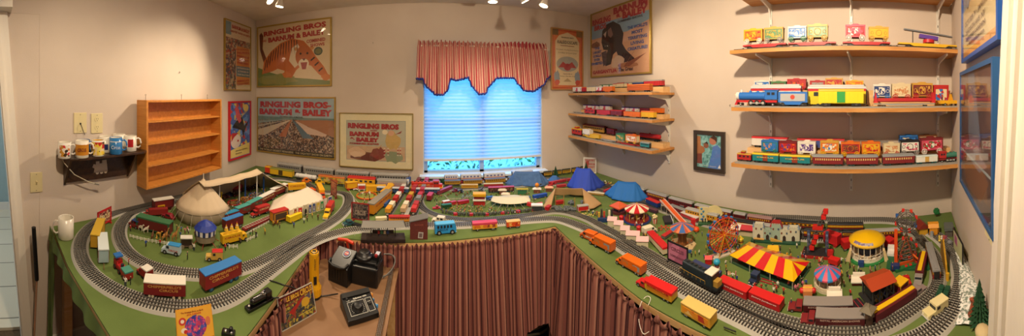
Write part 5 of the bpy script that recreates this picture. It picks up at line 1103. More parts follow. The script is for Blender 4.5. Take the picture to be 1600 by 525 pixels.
car(pose((348, 406), (322, 406)), 17, 'red-roofed cream vintage van on the grass inside the left oval', 'D0A850', 'C02424', style='vintage', w=.034)
fence([(203, 371), (222, 376), (243, 380), (262, 383), (282, 386)], 0, 'long white picket fence curving across the left lot', .018)
fence([(358, 388), (371, 388)], 0, 'short white fence panel by the yellow clown truck', .020); fence([(386, 378), (402, 370)], 0, 'white fence panel to the right of the yellow clown truck', .018); fence([(384, 368), (398, 360), (420, 348)], 0, 'white fence beside the long ladder trailer', .014)
wagon(pose((301, 386), (282, 386)), 20, 'dark cage wagon with a flat white roof at the end of the white fence', '4A3A30', 'DAD8D0', 'A89A80', '6A5A4A', bars=True, w=.034)
# tall striped ticket tower
q = spot(321, 380, None, occ=.05); k = q[5]; t = mk('toy_ride_booth', 'small tower booth with a royal-blue canopy, striped skirt and red splayed legs', 'toy booth', q)
r = 17*k; g = G(); g.lathe([(r*.95, .055), (r*1.0, .085)], 0, n=24, mats=[mat('E4E4E8', .6), mat('2A3A70', .6)]); g.obj('striped_skirt', t)
G().lathe([(0, .125), (r*.25, .121), (r*.7, .105), (r*1.06, .083), (r*1.0, .081)], mat('1C3898', .5), n=12, smooth=False).obj('canopy', t); G().lathe([(r*.9, .022), (r*.9, .058), (0, .058)], mat('8A7E68', .8), n=12, smooth=False).obj('booth_body', t)
for i in range(6): a = i*pi/3+.3; G().tube([(r*.6*cos(a), r*.6*sin(a), .03), (r*1.3*cos(a), r*1.3*sin(a), 0)], .0018, '9A2A24').obj('leg', t)
# clown truck
t = truck(pose((346, 384), (384, 374)), 22, 'yellow toy truck carrying three pointed clown heads', 'E0AC18', 'E8B820', 'E0AC18', .040, .2, bonnet=False, txt='CIRCUS', tc='A02A20')
for i in range(3): x = -.045+i*.032; G().cyl((x, 0, q[5]*22), (x, 0, q[5]*22+.028), .012, 'E2B42A', 10, .002).ball((x, -.0, q[5]*22+.014), .0075, 'E8D0C0', 8).ball((x, 0, q[5]*22+.03), .003, 'C02A24', 8).obj('clown_head', t)
t = wagon(pose((268, 369), (216, 355), ), 26, 'long dark-red stable wagon with a green roof and open doors on the left lot', '6A1E1E', '3C7450', '1A1A1A', '2A6040', name='toy_stable_wagon', cat='toy stable', w=.05)
car(pose((218, 358), (203, 352)), 14, 'dark blue and red toy cab hitched to the green-roofed stable wagon', '7A2422', '2A4A8A', style='pickup', w=.034)
for i, (px, py, c, lb) in enumerate(((220, 361, 'E4DCC8', 'white toy horse in front of the green-roofed stable, left of the pair'), (228, 364, 'E0D8C4', 'white toy horse in front of the green-roofed stable, right of the pair'), (238, 374, '6A4226', 'brown toy horse left of the camels by the white fence'), (262, 374, '5A3820', 'dark brown toy horse near the cage wagon'))): animal('horse', px, py, c, lb, .3+i, 1.0, 'toy horses by the stable')
for px, py, c, lb in ((248, 372, 'C8963A', 'tan toy camel, left one by the white fence'), (254, 368, 'B8863A', 'tan toy camel close to the stable doors')): animal('camel', px, py, c, lb, .4, 1.0, 'toy camels by the stable')
for px, py, lb in ((257, 378, 'toy giraffe with raised neck nearest the white fence'), (272, 377, 'toy giraffe standing between the stable wagon and the cage wagon')): animal('giraffe', px, py, 'B07A3C', lb, 1.2, .9, 'toy giraffes')
wagon(pose((270, 325), (239, 330)), 22, 'dark red wagon with a white roof behind the green cage truck at the wall', '7A2424', 'E0DCD0', '5A1A1A', '4A1A1A', w=.045, name='toy_wagon')
t = truck(pose((262, 336), (224, 338)), 16, 'flat toy truck loaded with a yellow cage and a green engine near the left wall', '8A2424', '6A1E1E', 'A83A34', .04, .2, deck='flat', hub='3A4A6A'); 
wagon(pose((257, 329), (246, 330)), 12, 'small yellow barred cage on the flat truck by the left wall', 'D8A41C', 'D8A41C', 'D8A41C', w=.03, bars=True, name='animal_cage')
car(pose((272, 345), (255, 338)), 10, 'dark red toy car parked behind the green-roofed stable', '8A1E2A', None, style='sedan')
# the big tent: rounded near end, open middle, far end
rx1, ry1 = T(318, 336); apex = .245
A1 = (rx1, ry1, apex); A4 = (*T(408, 303), .222); A2 = tuple((Vector(A1)*.66+Vector(A4)*.34)-Vector((0, 0, .01))); A3 = tuple((Vector(A1)*.33+Vector(A4)*.67)-Vector((0, 0, .008)))
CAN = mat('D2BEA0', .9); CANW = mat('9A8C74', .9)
ev = []; d = (Vector(A4)-Vector(A1)); d.z = 0; d.normalize(); nb = Vector((-d.y, d.x, 0))   # nb points to the wall
if nb.x > 0: nb = -nb
R1 = .185
for i in range(13):
    a = -2.05+i*(2.05+pi/2)/12       # from the front-right round the near end to the back
    v = (-d*cos(a*1.0)+nb*sin(a)*1.0)*R1; ev.append((A1[0]+v.x, A1[1]+v.y, .072))
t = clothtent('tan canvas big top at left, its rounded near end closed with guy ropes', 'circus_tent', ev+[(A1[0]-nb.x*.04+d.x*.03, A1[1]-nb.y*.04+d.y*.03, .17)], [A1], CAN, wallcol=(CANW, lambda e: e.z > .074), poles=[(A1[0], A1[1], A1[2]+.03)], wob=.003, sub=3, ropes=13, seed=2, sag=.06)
g = G(); cx, cy = A1[0], A1[1]; m = mat('CDB898', .9); rows = [Vector(A1), Vector(A2), Vector(A3), Vector(A4)]; n = 24; vs = []
for i in range(n+1):
    f = .10+i/n*2.9; j = min(2, int(f)); p = rows[j].lerp(rows[j+1], f-j); p.z -= .007*sin((f-j)*pi)
    for kx, (o, dz) in enumerate(((-.060, -.022), (0, 0), (.07, -.045), (.15, -.105), (.185, -.13), (.187, -.3))):
        b = p+nb*o; vs.append((max(b.x, leftx(b.y)+.03)-cx, b.y-cy, max(.002, p.z+dz)))
g.add(vs, [(i*6+j, (i+1)*6+j, (i+1)*6+j+1, i*6+j+1) for i in range(n) for j in range(5)], m, True); o = g.obj('canopy_strip', t); s_ = o.modifiers.new('s', 'SOLIDIFY'); s_.thickness = .0012
for P_i in (A2, A3, A4): G().cyl((P_i[0]-cx, P_i[1]-cy, 0), (P_i[0]-cx, P_i[1]-cy, P_i[2]-.004), .0045, 'E4E0D4', 8).obj('pole', t)
ev = []
for i in range(9): a = -.7+i*(.7+pi/2)/8; v = (d*cos(a)+nb*sin(a))*.25; q2 = clampxy(A4[0]+v.x, A4[1]+v.y, .03); ev.append((q2[0], q2[1], .06))
g = G(); a4 = Vector(A4); vs = [(a4.x-cx, a4.y-cy, a4.z)]+[((a4.x+(e[0]-a4.x)*f)-cx, (a4.y+(e[1]-a4.y)*f)-cy, a4.z+(e[2]-a4.z)*f-.012*sin(f*pi)) for e in ev for f in (.33, .66, 1)]+[(e[0]-cx, e[1]-cy, .002) for e in ev]
fs = []; K = len(ev)
for i in range(K-1):
    b = 1+i*3; fs += [(0, b, b+3), (b, b+1, b+4, b+3), (b+1, b+2, b+5, b+4), (b+2, 1+3*K+i, 2+3*K+i, b+5)]
g.add(vs, fs, CAN, True); o = g.obj('canvas_end', t); s_ = o.modifiers.new('s', 'SOLIDIFY'); s_.thickness = .0012
# blue aerial rig, inner props
q = pose((383, 309), (412, 300)); t = mk('aerial_rigging', 'blue trapeze rigging frame standing inside the open tan tent', 'toy rigging', q); hh = 30*q[5]
for s in (-1, 1): G().box((s*q[4]/2, 0, hh/2), (.010, .008, hh), '2A58A0').obj('post', t)
G().cyl((-q[4]/2, 0, hh), (q[4]/2, 0, hh), .0022, 'B8C0C8').obj('crossbar', t)
for s in (-.6, .6): G().tube([(s*q[4]/2, 0, hh), (s*q[4]/2, 0, hh*.5), (s*q[4]/2+.01, 0, hh*.5), (s*q[4]/2+.01, 0, hh)], .0008, 'C8B890', 4).obj('trapeze', t)
for px, py, r_, c, lb in ((366, 318, .048, 'C02822', 'red circus ring under the tan tent, nearest ring'), (400, 306, .055, '2A62B0', 'blue circus ring under the tan tent, farthest ring'), (384, 312, .04, 'C8862A', 'orange circus ring between the red and the blue ones')):
    x, y = T(px, py); t = thing('circus_ring', lb, 'circus ring', (x, y, TOP)); G().ring((0, 0, .006), r_, .005, c, 28).obj('ring_curb', t); G().cyl((0, 0, 0), (0, 0, .002), r_*.95, 'A8834E', 28).obj('ring_floor', t)
x, y = T(346, 326); t = thing('acrobat_mast', 'yellow acrobat mast with a platform under the tan tent', 'toy mast', (x, y, TOP)); G().cyl((0, 0, 0), (0, 0, .11), .003, 'D8B020').obj('mast', t); G().cyl((0, 0, .108), (0, 0, .113), .009, 'D8B020').obj('platform', t)
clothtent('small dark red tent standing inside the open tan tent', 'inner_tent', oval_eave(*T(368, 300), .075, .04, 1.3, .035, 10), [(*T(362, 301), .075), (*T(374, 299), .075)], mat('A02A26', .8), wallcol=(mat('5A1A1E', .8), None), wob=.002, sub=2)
SEAT = [('C02822',), ('2A4A9A',), ('2A2A3A',)]
for i, (px, py) in enumerate(((352, 312), (360, 308), (371, 306), (392, 297), (402, 294))):
    q = spot(px, py, pi/2+.1); t = mk('toy_bleachers', 'dark stepped bleachers inside the tan tent, %s from the near end' % ('first', 'second', 'third', 'fourth', 'last')[i], 'toy bleachers', q)
    for j in range(4): G().box((0, .008*j, .006+.007*j), (.07, .010, .003), ['5A2A24', '24305A', '3A2A2A'][i % 3]).obj('bench', t)
    G().box((-.03, .012, .012), (.003, .03, .024), '3A2A22').box((.03, .012, .012), (.003, .03, .024), '3A2A22').obj('support', t)
crowd([(336, 322), (356, 330), (400, 313), (420, 300), (396, 296), (350, 305)], 95, 'inside the open tan tent', .75, False, md=.010, cols=['red', 'yellow', 'brown', 'white', 'black', 'blue', 'red', 'green'])
for px, py, c in ((376, 320, 'D8A020'), (356, 322, 'C8A040'), (393, 310, 'C02822'), (405, 309, 'D8A868')): 
    q = spot(px, py); t = mk('animal_pedestal', 'small %s performing pedestal under the tan tent' % {'D8A020': 'yellow', 'C8A040': 'mustard', 'C02822': 'red', 'D8A868': 'tan'}[c], 'toy pedestal', q); G().cyl((0, 0, 0), (0, 0, .010), .009, c, 14, .007).obj('drum', t); G().ring((0, 0, .010), .007, .001, 'E8E0D0', 14).obj('rim', t)
for px, py in ((398, 309), (404, 306), (371, 320)): animal('elephant', px, py, '6E6A68', 'grey toy elephant performing in a ring under the tan tent', None, .55, 'elephants under the tan tent')
# the line of wagons in front of the tent, left to right
for p1, p2, h, rf_, w_, lb in (((350, 348), (371, 341), 18, '2E8CB8', .042, 'bright-blue-roofed'), ((369, 340), (389, 332), 19, '4FA098', .045, 'near teal-roofed'), ((388, 332), (407, 322), 19, '4FA098', .045, 'far teal-roofed'), ((403, 323), (427, 310), 17, 'E6E4DC', .045, 'near white-roofed'), ((425, 309), (447, 299), 17, 'E6E4DC', .045, 'far white-roofed')):
    truck(pose(p1, p2), h, 'dark red circus trailer, the %s one of the row before the tan tent' % lb, '7C2422', rf_, None, w_, axles=(.2, .8), name='toy_trailer', cat='toy trailer', art_=art(['7C2422', '7C2422', '9A6A3A', '4A5A4A'], 60) if 'teal' in lb else None, txt='CIRCUS' if 'white' in lb else None, roofz=.06)
truck(pose((350, 362), (377, 352)), 24, 'dark red wagon with a bright blue flat roof behind the yellow clown truck', '6A1C20', '3A80C8', None, .044, name='toy_trailer', cat='toy trailer', axles=(.2, .8), roofz=.05)
truck(pose((419, 331), (393, 340)), 17, 'red toy truck with cab between the teal-roofed wagons and the side-show tent', 'A82A28', 'B02A2A', 'B02A28', .042, .28, txt='CIRCUS')
q = pose((380, 362), (424, 342)); t = mk('toy_ladder_trailer', 'long low red trailer with pale ladder rails in front of the wagon row', 'toy trailer', q); L = q[4]
G().box((0, 0, .012), (L, .030, .010), '8A2226').obj('deck', t); g = G(); [g.box((0, s*.014, .022), (L*.96, .0015, .002), 'C8C4BC') for s in (-1, 1)]; [g.box((-L*.46+L*.92*i/12, 0, .022), (.0015, .028, .002), 'C8C4BC') for i in range(13)]; g.obj('ladder', t)
for f in (-.38, -.28, .35):
    for s in (-1, 1): wheel(t, f*L, s*.014, .007, .007)
t = wagon(pose((424, 349), (448, 342)), 22, 'orange show wagon with a red roof and a barred window beside the ladder trailer', 'D08A20', 'B82E2A', '8A3A1A', '3A3A3A', w=.045, art_=mat('4A3A30', .6))
t = wagon(pose((450, 349), (469, 341)), 13, 'low bright yellow ticket wagon in front of the side-show banners', 'E2BE14', 'E8C818', '8A7A1A', 'E2BE14', w=.035)
# side-show tent and banner line
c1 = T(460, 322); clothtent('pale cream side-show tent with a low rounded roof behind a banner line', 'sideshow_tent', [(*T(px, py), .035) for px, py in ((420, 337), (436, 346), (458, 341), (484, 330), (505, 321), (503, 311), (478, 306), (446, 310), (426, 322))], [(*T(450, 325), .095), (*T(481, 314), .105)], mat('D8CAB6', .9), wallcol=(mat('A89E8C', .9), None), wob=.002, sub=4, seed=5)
BANN = [((452, 347), (458, 345), 'D8C8A8'), ((459, 344), (464, 342), '8A3A34'), ((465, 342), (473, 340), 'C02A30'), ((474, 339), (481, 337), '2A2422'), ((482, 337), (487, 336), '26408A'), ((488, 335), (493, 334), '2A4A8A'), ((494, 334), (500, 332), 'C8B040'), ((500, 332), (506, 330), '2A8A50'), ((506, 329), (511, 327), 'D8D0C0'), ((512, 326), (519, 323), '3A4A80')]
nm_ = ['cream strong-man', 'dark red', 'bright red', 'black arched entrance', 'navy', 'blue', 'gold', 'green', 'white', 'slate blue']
for (a, b, c), n_ in zip(BANN, nm_):
    q = pose(a, b); t = mk('sideshow_banner', '%s side-show banner on the line before the cream tent' % n_, 'toy banner', q, None); L = q[4]; h = 19*q[5]; v = vis(q)
    G().box((0, 0, h*.55), (L*.94, .002, h*.8), 'D8CDB4' if 'arched' not in n_ else 'C8BCA0').obj('canvas', t); g = G()
    if 'arched' in n_: g.prism([(-L*.28, .001), (L*.28, .001), (L*.28, h*.45), (L*.15, h*.62), (-L*.15, h*.62), (-L*.28, h*.45)], v*.0011, v*.0018, c)
    else: g.prism([(-L*.36, h*.22), (L*.36, h*.22), (L*.36, h*.86), (-L*.36, h*.86)], v*.0011, v*.0016, c).ball((0, v*.0014, h*.62), L*.16, 'E0B890', 8, 1, 1, .2).box((0, v*.0018, h*.42), (L*.22, .0006, h*.24), 'E8E0D0')
    g.obj('painted_figure', t); [G().cyl((s*L*.48, 0, 0), (s*L*.48, 0, h), .0012, '8A7A5A', 6).obj('pole', t) for s in (-1, 1)]
    OCC.pop()
t = truck(pose((519, 326), (508, 345)), 20, 'toy dump truck with yellow cab and red body on the grass by the banner line', 'B02A26', '8A2A2A', 'E0B41A', .042, .42, deck='flat', axles=(.8,))
truck(pose((498, 298), (505, 314)), 17, 'golden yellow toy truck behind the cream side-show tent, nearer one', 'E0A018', 'E8AC20', 'C84A1E', .045, .2)
truck(pose((450, 299), (477, 297)), 15, 'golden yellow toy wagon right of the tan tent', 'E0A41C', 'E8B022', None, .045, name='toy_trailer', cat='toy trailer', txt='CIRCUS', tc='A03A20')
truck(pose((484, 303), (494, 308), L=.09), 13, 'orange-red toy truck behind the cream side-show tent, partly hidden', 'C8461E', 'D0561E', 'B83A1A', .04, .3)
for p1, p2, c, lb in (((471, 287), (487, 285), 'D8701C', 'orange toy car beneath the white tank car, leftmost of the parked cars'), ((492, 288), (508, 288), 'E0AE14', 'yellow toy car parked between the tank car and the billboard'), ((511, 289), (522, 284), 'DEB01A', 'small yellow toy car touching the landscape billboard')): car(pose(p1, p2, L=.085), 10, lb, c, None, style='sedan')
billboard((517, 305), (526, 312), 26, 'tall red poster billboard beside the inner curve of track', '8A3A34', art(['8A3A34', 'C86A5A', '6A5A54', 'B08A6A'], 120), (), foot=.02)
billboard((519, 290), (540, 292), 16, 'landscape billboard with a green base at the back of the left oval', '8A8A7A', art(['8A9A6A', 'C8B890', '6A8A9A', 'A85A4A'], 80), [('CIRCUS', .5, .5, .2)], foot=.03)
billboard((549, 345), (577, 349), 30, 'red-framed dark billboard on the grass above the station platform', '9A2A2C', art(['3A3236', '5A4A48', '2A2A30', '7A6A60'], 120), [('CIRCUS', .5, .6, .25)], 'A89888', foot=.045)
G_ = pose((547, 346), (576, 354)); tag(G().box((G_[0]-.0, G_[1]-.03, TOP+.006), (.10, .03, .012), '1A1C1E', rz=G_[3]).obj('billboard_base'), 'black slab lying in front of the red-framed dark billboard', 'toy base')
car(pose((552, 350), (536, 353)), 9, 'dark teal toy saloon car behind the station platform', '1E4A54', None, style='sedan', w=.04)
# station platform, brick house
q = pose((565, 374), (632, 374)); t = mk('station_platform', 'dark station platform with a long grey canopy roof at the centre edge', 'toy station', q); L = q[4]; k = q[5]
G().box((0, 0, .009), (L*1.02, .075, .018), '2C211E').obj('platform_base', t, .001); G().box((0, 0, .019), (L, .07, .002), '352A26').obj('platform_deck', t)
G().add([(-L*.5, -.045, .085), (L*.5, -.045, .085), (L*.5, .045, .085), (-L*.5, .045, .085), (-L*.47, 0, .10), (L*.47, 0, .10)], [(0, 1, 5, 4), (1, 2, 5), (2, 3, 4, 5), (3, 0, 4), (3, 2, 1, 0)], '77756F').obj('canopy_roof', t)
for x in (-.28, -.1, .1, .28): G().box((x*L, 0, .052), (.005, .006, .066), '2A2220').obj('post', t)
G().box((0, .0, .034), (L*.5, .006, .010), '3A3028').box((0, .006, .044), (L*.5, .003, .014), '3A3028').obj('bench', t)
for i, c in enumerate(('A83A34', '4A7A5A', 'C8B090', '3A4A7A')): G().box((-.10*L+.07*L*i, -.006, .044), (.012, .002, .016), c).obj('poster', t)
q = pose((641, 370), (668, 370)); t = mk('brick_house', 'dark red brick toy building with a sloping grey roof at the table edge', 'toy building', q); L = q[4]; h = 31*q[5]
def brf(nt, b):
    tc = nt.nodes.new('ShaderNodeTexCoord'); mp = nt.nodes.new('ShaderNodeMapping'); mp.inputs['Rotation'].default_value = (pi/2, 0, 0); n = nt.nodes.new('ShaderNodeTexBrick'); n.inputs['Scale'].default_value = 90
    n.inputs['Color1'].default_value = lin('5A211C'); n.inputs['Color2'].default_value = lin('6A2A22'); n.inputs['Mortar'].default_value = lin('4A2A26'); nt.links.new(tc.outputs['Object'], mp.inputs[0]); nt.links.new(mp.outputs[0], n.inputs[0]); nt.links.new(n.outputs[0], b.inputs['Base Color'])
BRK = nodemat('brick', .8, brf)
G().prism([(-L/2, 0), (L/2, 0), (L/2, h*1.05), (-L/2, h*.86)], -.03, .03, BRK).obj('brick_walls', t); G().prism([(-L*.54, h*.86), (L*.54, h*1.06), (L*.54, h*1.10), (-L*.54, h*.90)], -.035, .035, '6A6A6A').obj('roof', t)
text('SHOES', L*.5, h*.08, '8A4A40', t, (0, -.0312, h*.72)); G().box((L*.1, -.031, h*.22), (L*.28, .001, h*.3), 'B8B4B0', ry=.1).obj('poster', t)['label'] = 'pale poster on the brick wall'; G().box((L*.1, -.0316, h*.22), (L*.18, .001, h*.2), '6A5A5A', ry=.1).obj('poster_picture', t)
q = spot(554, 368); t = mk('street_sign', 'tiny white crossing sign on the grass left of the station platform', 'toy sign', q); G().cyl((0, 0, 0), (0, 0, .016), .0012, 'E0DCD0').obj('post', t); G().box((0, 0, .015), (.018, .002, .004), 'E0DCD0').obj('arm', t)
# ---- vehicles on the front green strip
q = pose((679, 366), (712, 363)); t = car(q, 20, 'bright blue streamlined toy bus on the front strip below the track', '2A92D8', '58B0E4', style='bus', w=.042, txt='CIRCUS', tc='1A3A6A')
q = pose((738, 360), (776, 357)); truck(q, 17, 'yellow toy bus with a pink-red roof on the front strip below the track', 'D89A28', 'C83A58', None, .04, name='toy_bus', cat='toy bus', axles=(.2, .8), rnd=True, roofz=.28, art_=art(['C86A28', 'D8A030', '8A3A2A'], 60))
q = pose((791, 356), (812, 354)); truck(q, 14, 'small orange circus car right of the pink-roofed bus', 'C8481E', 'E0B060', None, .036, name='toy_bus', cat='toy bus', axles=(.25, .75), rnd=True, art_=art(['C8481E', 'D8A050', 'A03020'], 60))
car(pose((695, 349), (676, 346)), 12, 'cream toy jeep on the grass between the two tracks at centre', 'D8D0B8', None, style='jeep', w=.04)
# ---- the yard in the middle: streamliners, circus train rows, small lot
truck(pose((587, 345), (604, 344)), 7, 'long low cream toy truck behind the station canopy', 'D8C89A', 'E0D4B0', None, .03, name='toy_trailer', cat='toy trailer')
railcar(pose((607, 347), (641, 347)), 12, 'red-roofed yellow rail car lying across the yard above the station', 'pass', 'D08A28', 'B8262A', w=.035, stripe=[('C03A28', .55, .8)])
truck(pose((579, 338), (607, 313)), 24, 'long orange-yellow streamlined coach with a grey roof on the yard grass', 'CC841C', '8A8478', None, .055, name='toy_coach', cat='toy coach', axles=(.15, .85), rnd=True, txt='CIRCUS', tc='8A2A1A')
truck(pose((598, 313), (612, 300)), 17, 'yellow coach standing nose to tail behind the grey-roofed coach', 'DA9A1E', 'E0A424', None, .05, name='toy_coach', cat='toy coach', axles=(.2, .8), rnd=True)
truck(pose((609, 302), (613, 292)), 16, 'short yellow wagon at the far end of the yellow coaches', 'DCA020', 'E4AC28', None, .045, name='toy_coach', cat='toy coach', axles=(.2, .8))
rowsY = [((604, 342), (640, 286), 'left'), ((628, 341), (656, 287), 'middle'), ((645, 341), (668, 287), 'right')]
cols_ = [['D8962A', 'E0D8B8', 'B82A2A', 'E4E0D0', 'B02A30', 'D8D0C0', 'E8E4D8', '3A5A9A'], ['C8A880', 'DCD4B8', 'B02A2A', 'C8962A', 'A82A34', 'B0303A', '8A2A30', '7A2A34'], ['C83030', 'B02A34', '8A8A8A', 'C02E44', 'B8304A', '8A868A', 'B82A3A', 'C03040']]
nms = ['first', 'second', 'third', 'fourth', 'fifth', 'sixth', 'seventh', 'eighth']
CN = {'D8962A': 'orange', 'E0D8B8': 'cream', 'B82A2A': 'red', 'E4E0D0': 'white', 'B02A30': 'red', 'D8D0C0': 'pale', 'E8E4D8': 'white', '3A5A9A': 'blue', 'C8A880': 'tan', 'DCD4B8': 'cream', 'B02A2A': 'red', 'C8962A': 'orange', 'A82A34': 'dark red', 'B0303A': 'red', '8A2A30': 'maroon', '7A2A34': 'maroon', 'C83030': 'red', 'B02A34': 'red', '8A8A8A': 'grey', 'C02E44': 'crimson', 'B8304A': 'crimson', '8A868A': 'grey', 'B82A3A': 'red', 'C03040': 'red'}
for ri, (a, b, nm) in enumerate(rowsY):
    A = Vector(T(*a)); B = Vector(T(*b)); track('short yard track carrying the %s row of circus wagons' % nm, [tuple(A.lerp(B, f)) for f in (-.03, .3, .6, 1.02)], False, .05, .022, road=mat('6A6860', .9), tiew=.036)
    n = 4; ang = atan2((B-A).y, (B-A).x)
    for i in range(n):
        c = A.lerp(B, (i+.5)/n); Lc = (B-A).length/n*.9; fl = railcar((c.x, c.y, TOP+.012, ang, Lc, c.length/F), 6, '%s flatcar of the %s wagon row in the yard, counting from the station' % (nms[i], nm), 'flat', 'A82A2A' if i % 2 else '9A9488', w=.036)
        for j in range(2):
            cc = cols_[ri][i*2+j]; f = (j-.5)*.46; p = c+(B-A).normalized()*f*Lc; kk = c.length/F
            wagon((p.x, p.y, TOP+.012+.0126, ang, Lc*.40, kk), 9, '%s load wagon riding the %s flatcar of the %s yard row, %s half' % (CN[cc], nms[i], nm, ('near', 'far')[j]), cc, None, 'C8A040', w=.03, group='wagons loaded on the yard flatcars')
for px0, py0, px1, py1, c, lb in ((601, 325, 607, 317, '2A5A9A', 'blue toy trailer between the coaches and the left wagon row'), (617, 303, 624, 296, '3A5AA8', 'blue toy truck beside the far end of the left wagon row'), (634, 343, 640, 330, 'A8A49A', 'grey toy trailer between the middle and right wagon rows')): truck(pose((px0, py0), (px1, py1)), 8, lb, c, None, None, .03, name='toy_trailer', cat='toy trailer')
x, y = T(573, 307); t = thing('circus_ring', 'orange-red open-air circus ring with performers on the centre-left grass', 'circus ring', (x, y, TOP)); G().ring((0, 0, .006), .078, .006, 'C8501C', 30).obj('ring_curb', t); G().ring((0, 0, .013), .078, .002, 'E0A828', 30).obj('ring_rim', t); G().cyl((0, 0, 0), (0, 0, .0015), .074, '8A9A4A', 30).obj('ring_floor', t)
for i in range(3): animal('horse', 566+6*i, 305+2*(i % 2), ['E0D8C8', '7A4A2A', 'E0D8C8'][i], ['white toy horse at the left inside the orange ring', 'brown toy horse in the middle of the orange ring', 'white toy horse at the right inside the orange ring'][i], i, .7)
crowd([(558, 297), (590, 296), (592, 320), (566, 322)], 30, 'around the orange open-air ring', .8, False)
fence([(546, 299), (553, 310), (562, 320)], 0, 'low cream fence line left of the orange ring', .008, 'C8C0A8'); fence([(590, 300), (596, 312)], 0, 'low cream fence right of the orange ring', .008, 'C8C0A8')
q = spot(556, 297, 1.0); t = mk('toy_airplane', 'small white toy airplane above the orange ring', 'toy airplane', q); G().cyl((-.028, 0, .010), (.028, 0, .010), .005, 'E8E8E4', 10, .002).obj('fuselage', t); G().box((0, 0, .010), (.014, .06, .0015), 'E8E8E4').obj('wing', t); G().box((-.024, 0, .016), (.008, .002, .012), 'C83A34').obj('tail', t)
wagon(pose((540, 297), (558, 295)), 15, 'yellow wagon with a red base behind the orange ring', 'E0AA1C', 'E4B428', 'B8282A', w=.045, trim='B8282A'); wagon(pose((572, 300), (603, 300)), 13, 'long yellow wagon behind the orange ring', 'E0A41C', 'E8B028', 'A83A20', w=.045)
wagon(pose((559, 297), (571, 297)), 11, 'white and red wagon between two yellow wagons behind the orange ring', 'C83A38', 'E4E0D8', 'E0DCD0', w=.035)
car(pose((560, 327), (573, 324)), 7, 'small yellow toy car between the fence and the dark billboard', 'E0B41A', None, style='sedan', w=.03)
bush(613, 296, .022, 'round dark green toy tree behind the middle of the yard'); bush(692, 289, .024, 'round dark green toy tree at the right end of the red diesel')
# figures on the left wing
G_L = 'on the left-wing lawn around the tan tents'
for px, py, c in ((167, 398, 'brown'), (184, 421, 'red'), (201, 415, 'red'), (228, 386, 'blue'), (250, 385, 'red'), (293, 406, 'black'), (303, 392, 'white'), (352, 392, 'red'), (375, 381, 'brown'), (391, 373, 'green'), (204, 362, 'red'), (245, 379, 'yellow'), (196, 448, 'white'), (204, 445, 'black'), (400, 372, 'black'), (427, 354, 'yellow'), (475, 349, 'white'), (480, 346, 'brown'), (497, 344, 'brown'), (459, 356, 'blue'), (437, 357, 'brown'), (488, 341, 'yellow')): person(px, py, G_L, c, 1.15)
crowd([(215, 360), (300, 378), (340, 395), (420, 365), (500, 335), (480, 330), (330, 370), (240, 350)], 22, G_L, 1.0, True)
# ---------------------------------------------------------------- trains along the back wall
def backline(yy, px): x, y, q = hit(px, (-2, yy), (2, yy)); return x
def bt(px0, px1, yy, hpx, lb, kind, *a, z=TOP+.012, **k):
    x0, x1 = backline(yy, px0), backline(yy, px1); m = (x0+x1)/2; r = hypot(m, yy)
    return railcar((m, yy, z, 0, abs(x1-x0)*.97, r/F), hpx, lb, kind, *a, **k)
bt(423, 459, 2.33, 14, 'yellow boxcar at the left end of the back wall train', 'box', 'D8B022', '8A8A3A', door='4A3A1A'); bt(416, 424, 2.34, 14, 'short red and yellow car peeping out left of the yellow boxcar', 'box', 'C83A22', 'E0A020', door=False)
bt(461, 496, 2.33, 12, 'white tank car in the back wall train', 'tank', 'DADAD6'); bt(498, 541, 2.33, 14, 'boxcar covered in picture panels in the back wall train', 'box', 'C8A83A', 'C86A2A', art_=art(['C8B040', '8A6A3A', 'B8A068', '5A7A4A', 'B05A3A'], 60), door=False)
bt(543, 588, 2.33, 17, 'yellow crew car with a red roof in the back wall train', 'pass', 'E0A81C', 'C02A22', nwin=5); bt(589, 637, 2.33, 16, 'silver streamlined passenger car in the back wall train', 'pass', 'A8A6A2', '9A9894', nwin=14, win='B88A8A', stripe=[('B8807A', .2, .35)])
x0, x1 = backline(2.33, 641), backline(2.33, 692); m = (x0+x1)/2; diesel((m, 2.33, TOP+.012, 0, x1-x0, hypot(m, 2.33)/F), 17, 'red and yellow toy diesel locomotive at the window corner', 'C4301C', 'D8A01C', 'B82A18', w=.055, txt='CIRCUS', tc='E0B040', band='D83A1C')
for i, (a, b) in enumerate(((434, 473), (475, 523), (525, 578), (580, 640))): bt(a, b, 2.50, 15, 'long silver passenger car on the rear wall track, %s from the left' % nms[i], 'pass', '8E8C88', 'A8A6A2', nwin=12, win='3A3A3E')
for i, (a, b) in enumerate(((694, 716), (719, 752), (755, 789), (799, 832))): bt(a, b, 2.50, 12, 'white circus passenger car in front of the window, %s from the left' % nms[i], 'pass', 'D8DCE4', 'C8D4E4', nwin=5, win='5A5A9A', stripe=[('C88A6A', .15, .32)], z=TOP+.030)
x_ = G().box((.42, 2.515, TOP+.012), (1.2, .06, .024), 'B8BCC0').obj('riser_board'); tag(x_, 'pale riser board under the white cars in front of the window', 'board')
for i, (a, b) in enumerate(((694, 720), (723, 754), (757, 790), (793, 824))): bt(a, b, 2.44, 9, 'yellow-brown coach in front of the white window cars, %s from the left' % nms[i], 'pass', 'B0842A', '6A7A9A', nwin=8, win='4A3A2A', w=.04)
for i, (a, b) in enumerate(((849, 862), (863, 877), (878, 891), (893, 906), (907, 920))): bt(a, b, 2.50, 8, 'small yellow and brown coach in the dark corner under the shelves, %s from the window' % nms[i], 'pass', 'B8902A', '3A3A30', nwin=6, win='3A2A1A', w=.036)
for i, (a, b, c, lb) in enumerate(((588, 640, '3A5A8A', 'blue'), (642, 688, '34507E', 'dark blue'))): bt(a, b, 2.24, 9, '%s passenger car with a pale roof behind the yard rows' % lb, 'pass', c, 'C8CCD0', nwin=9, w=.045)
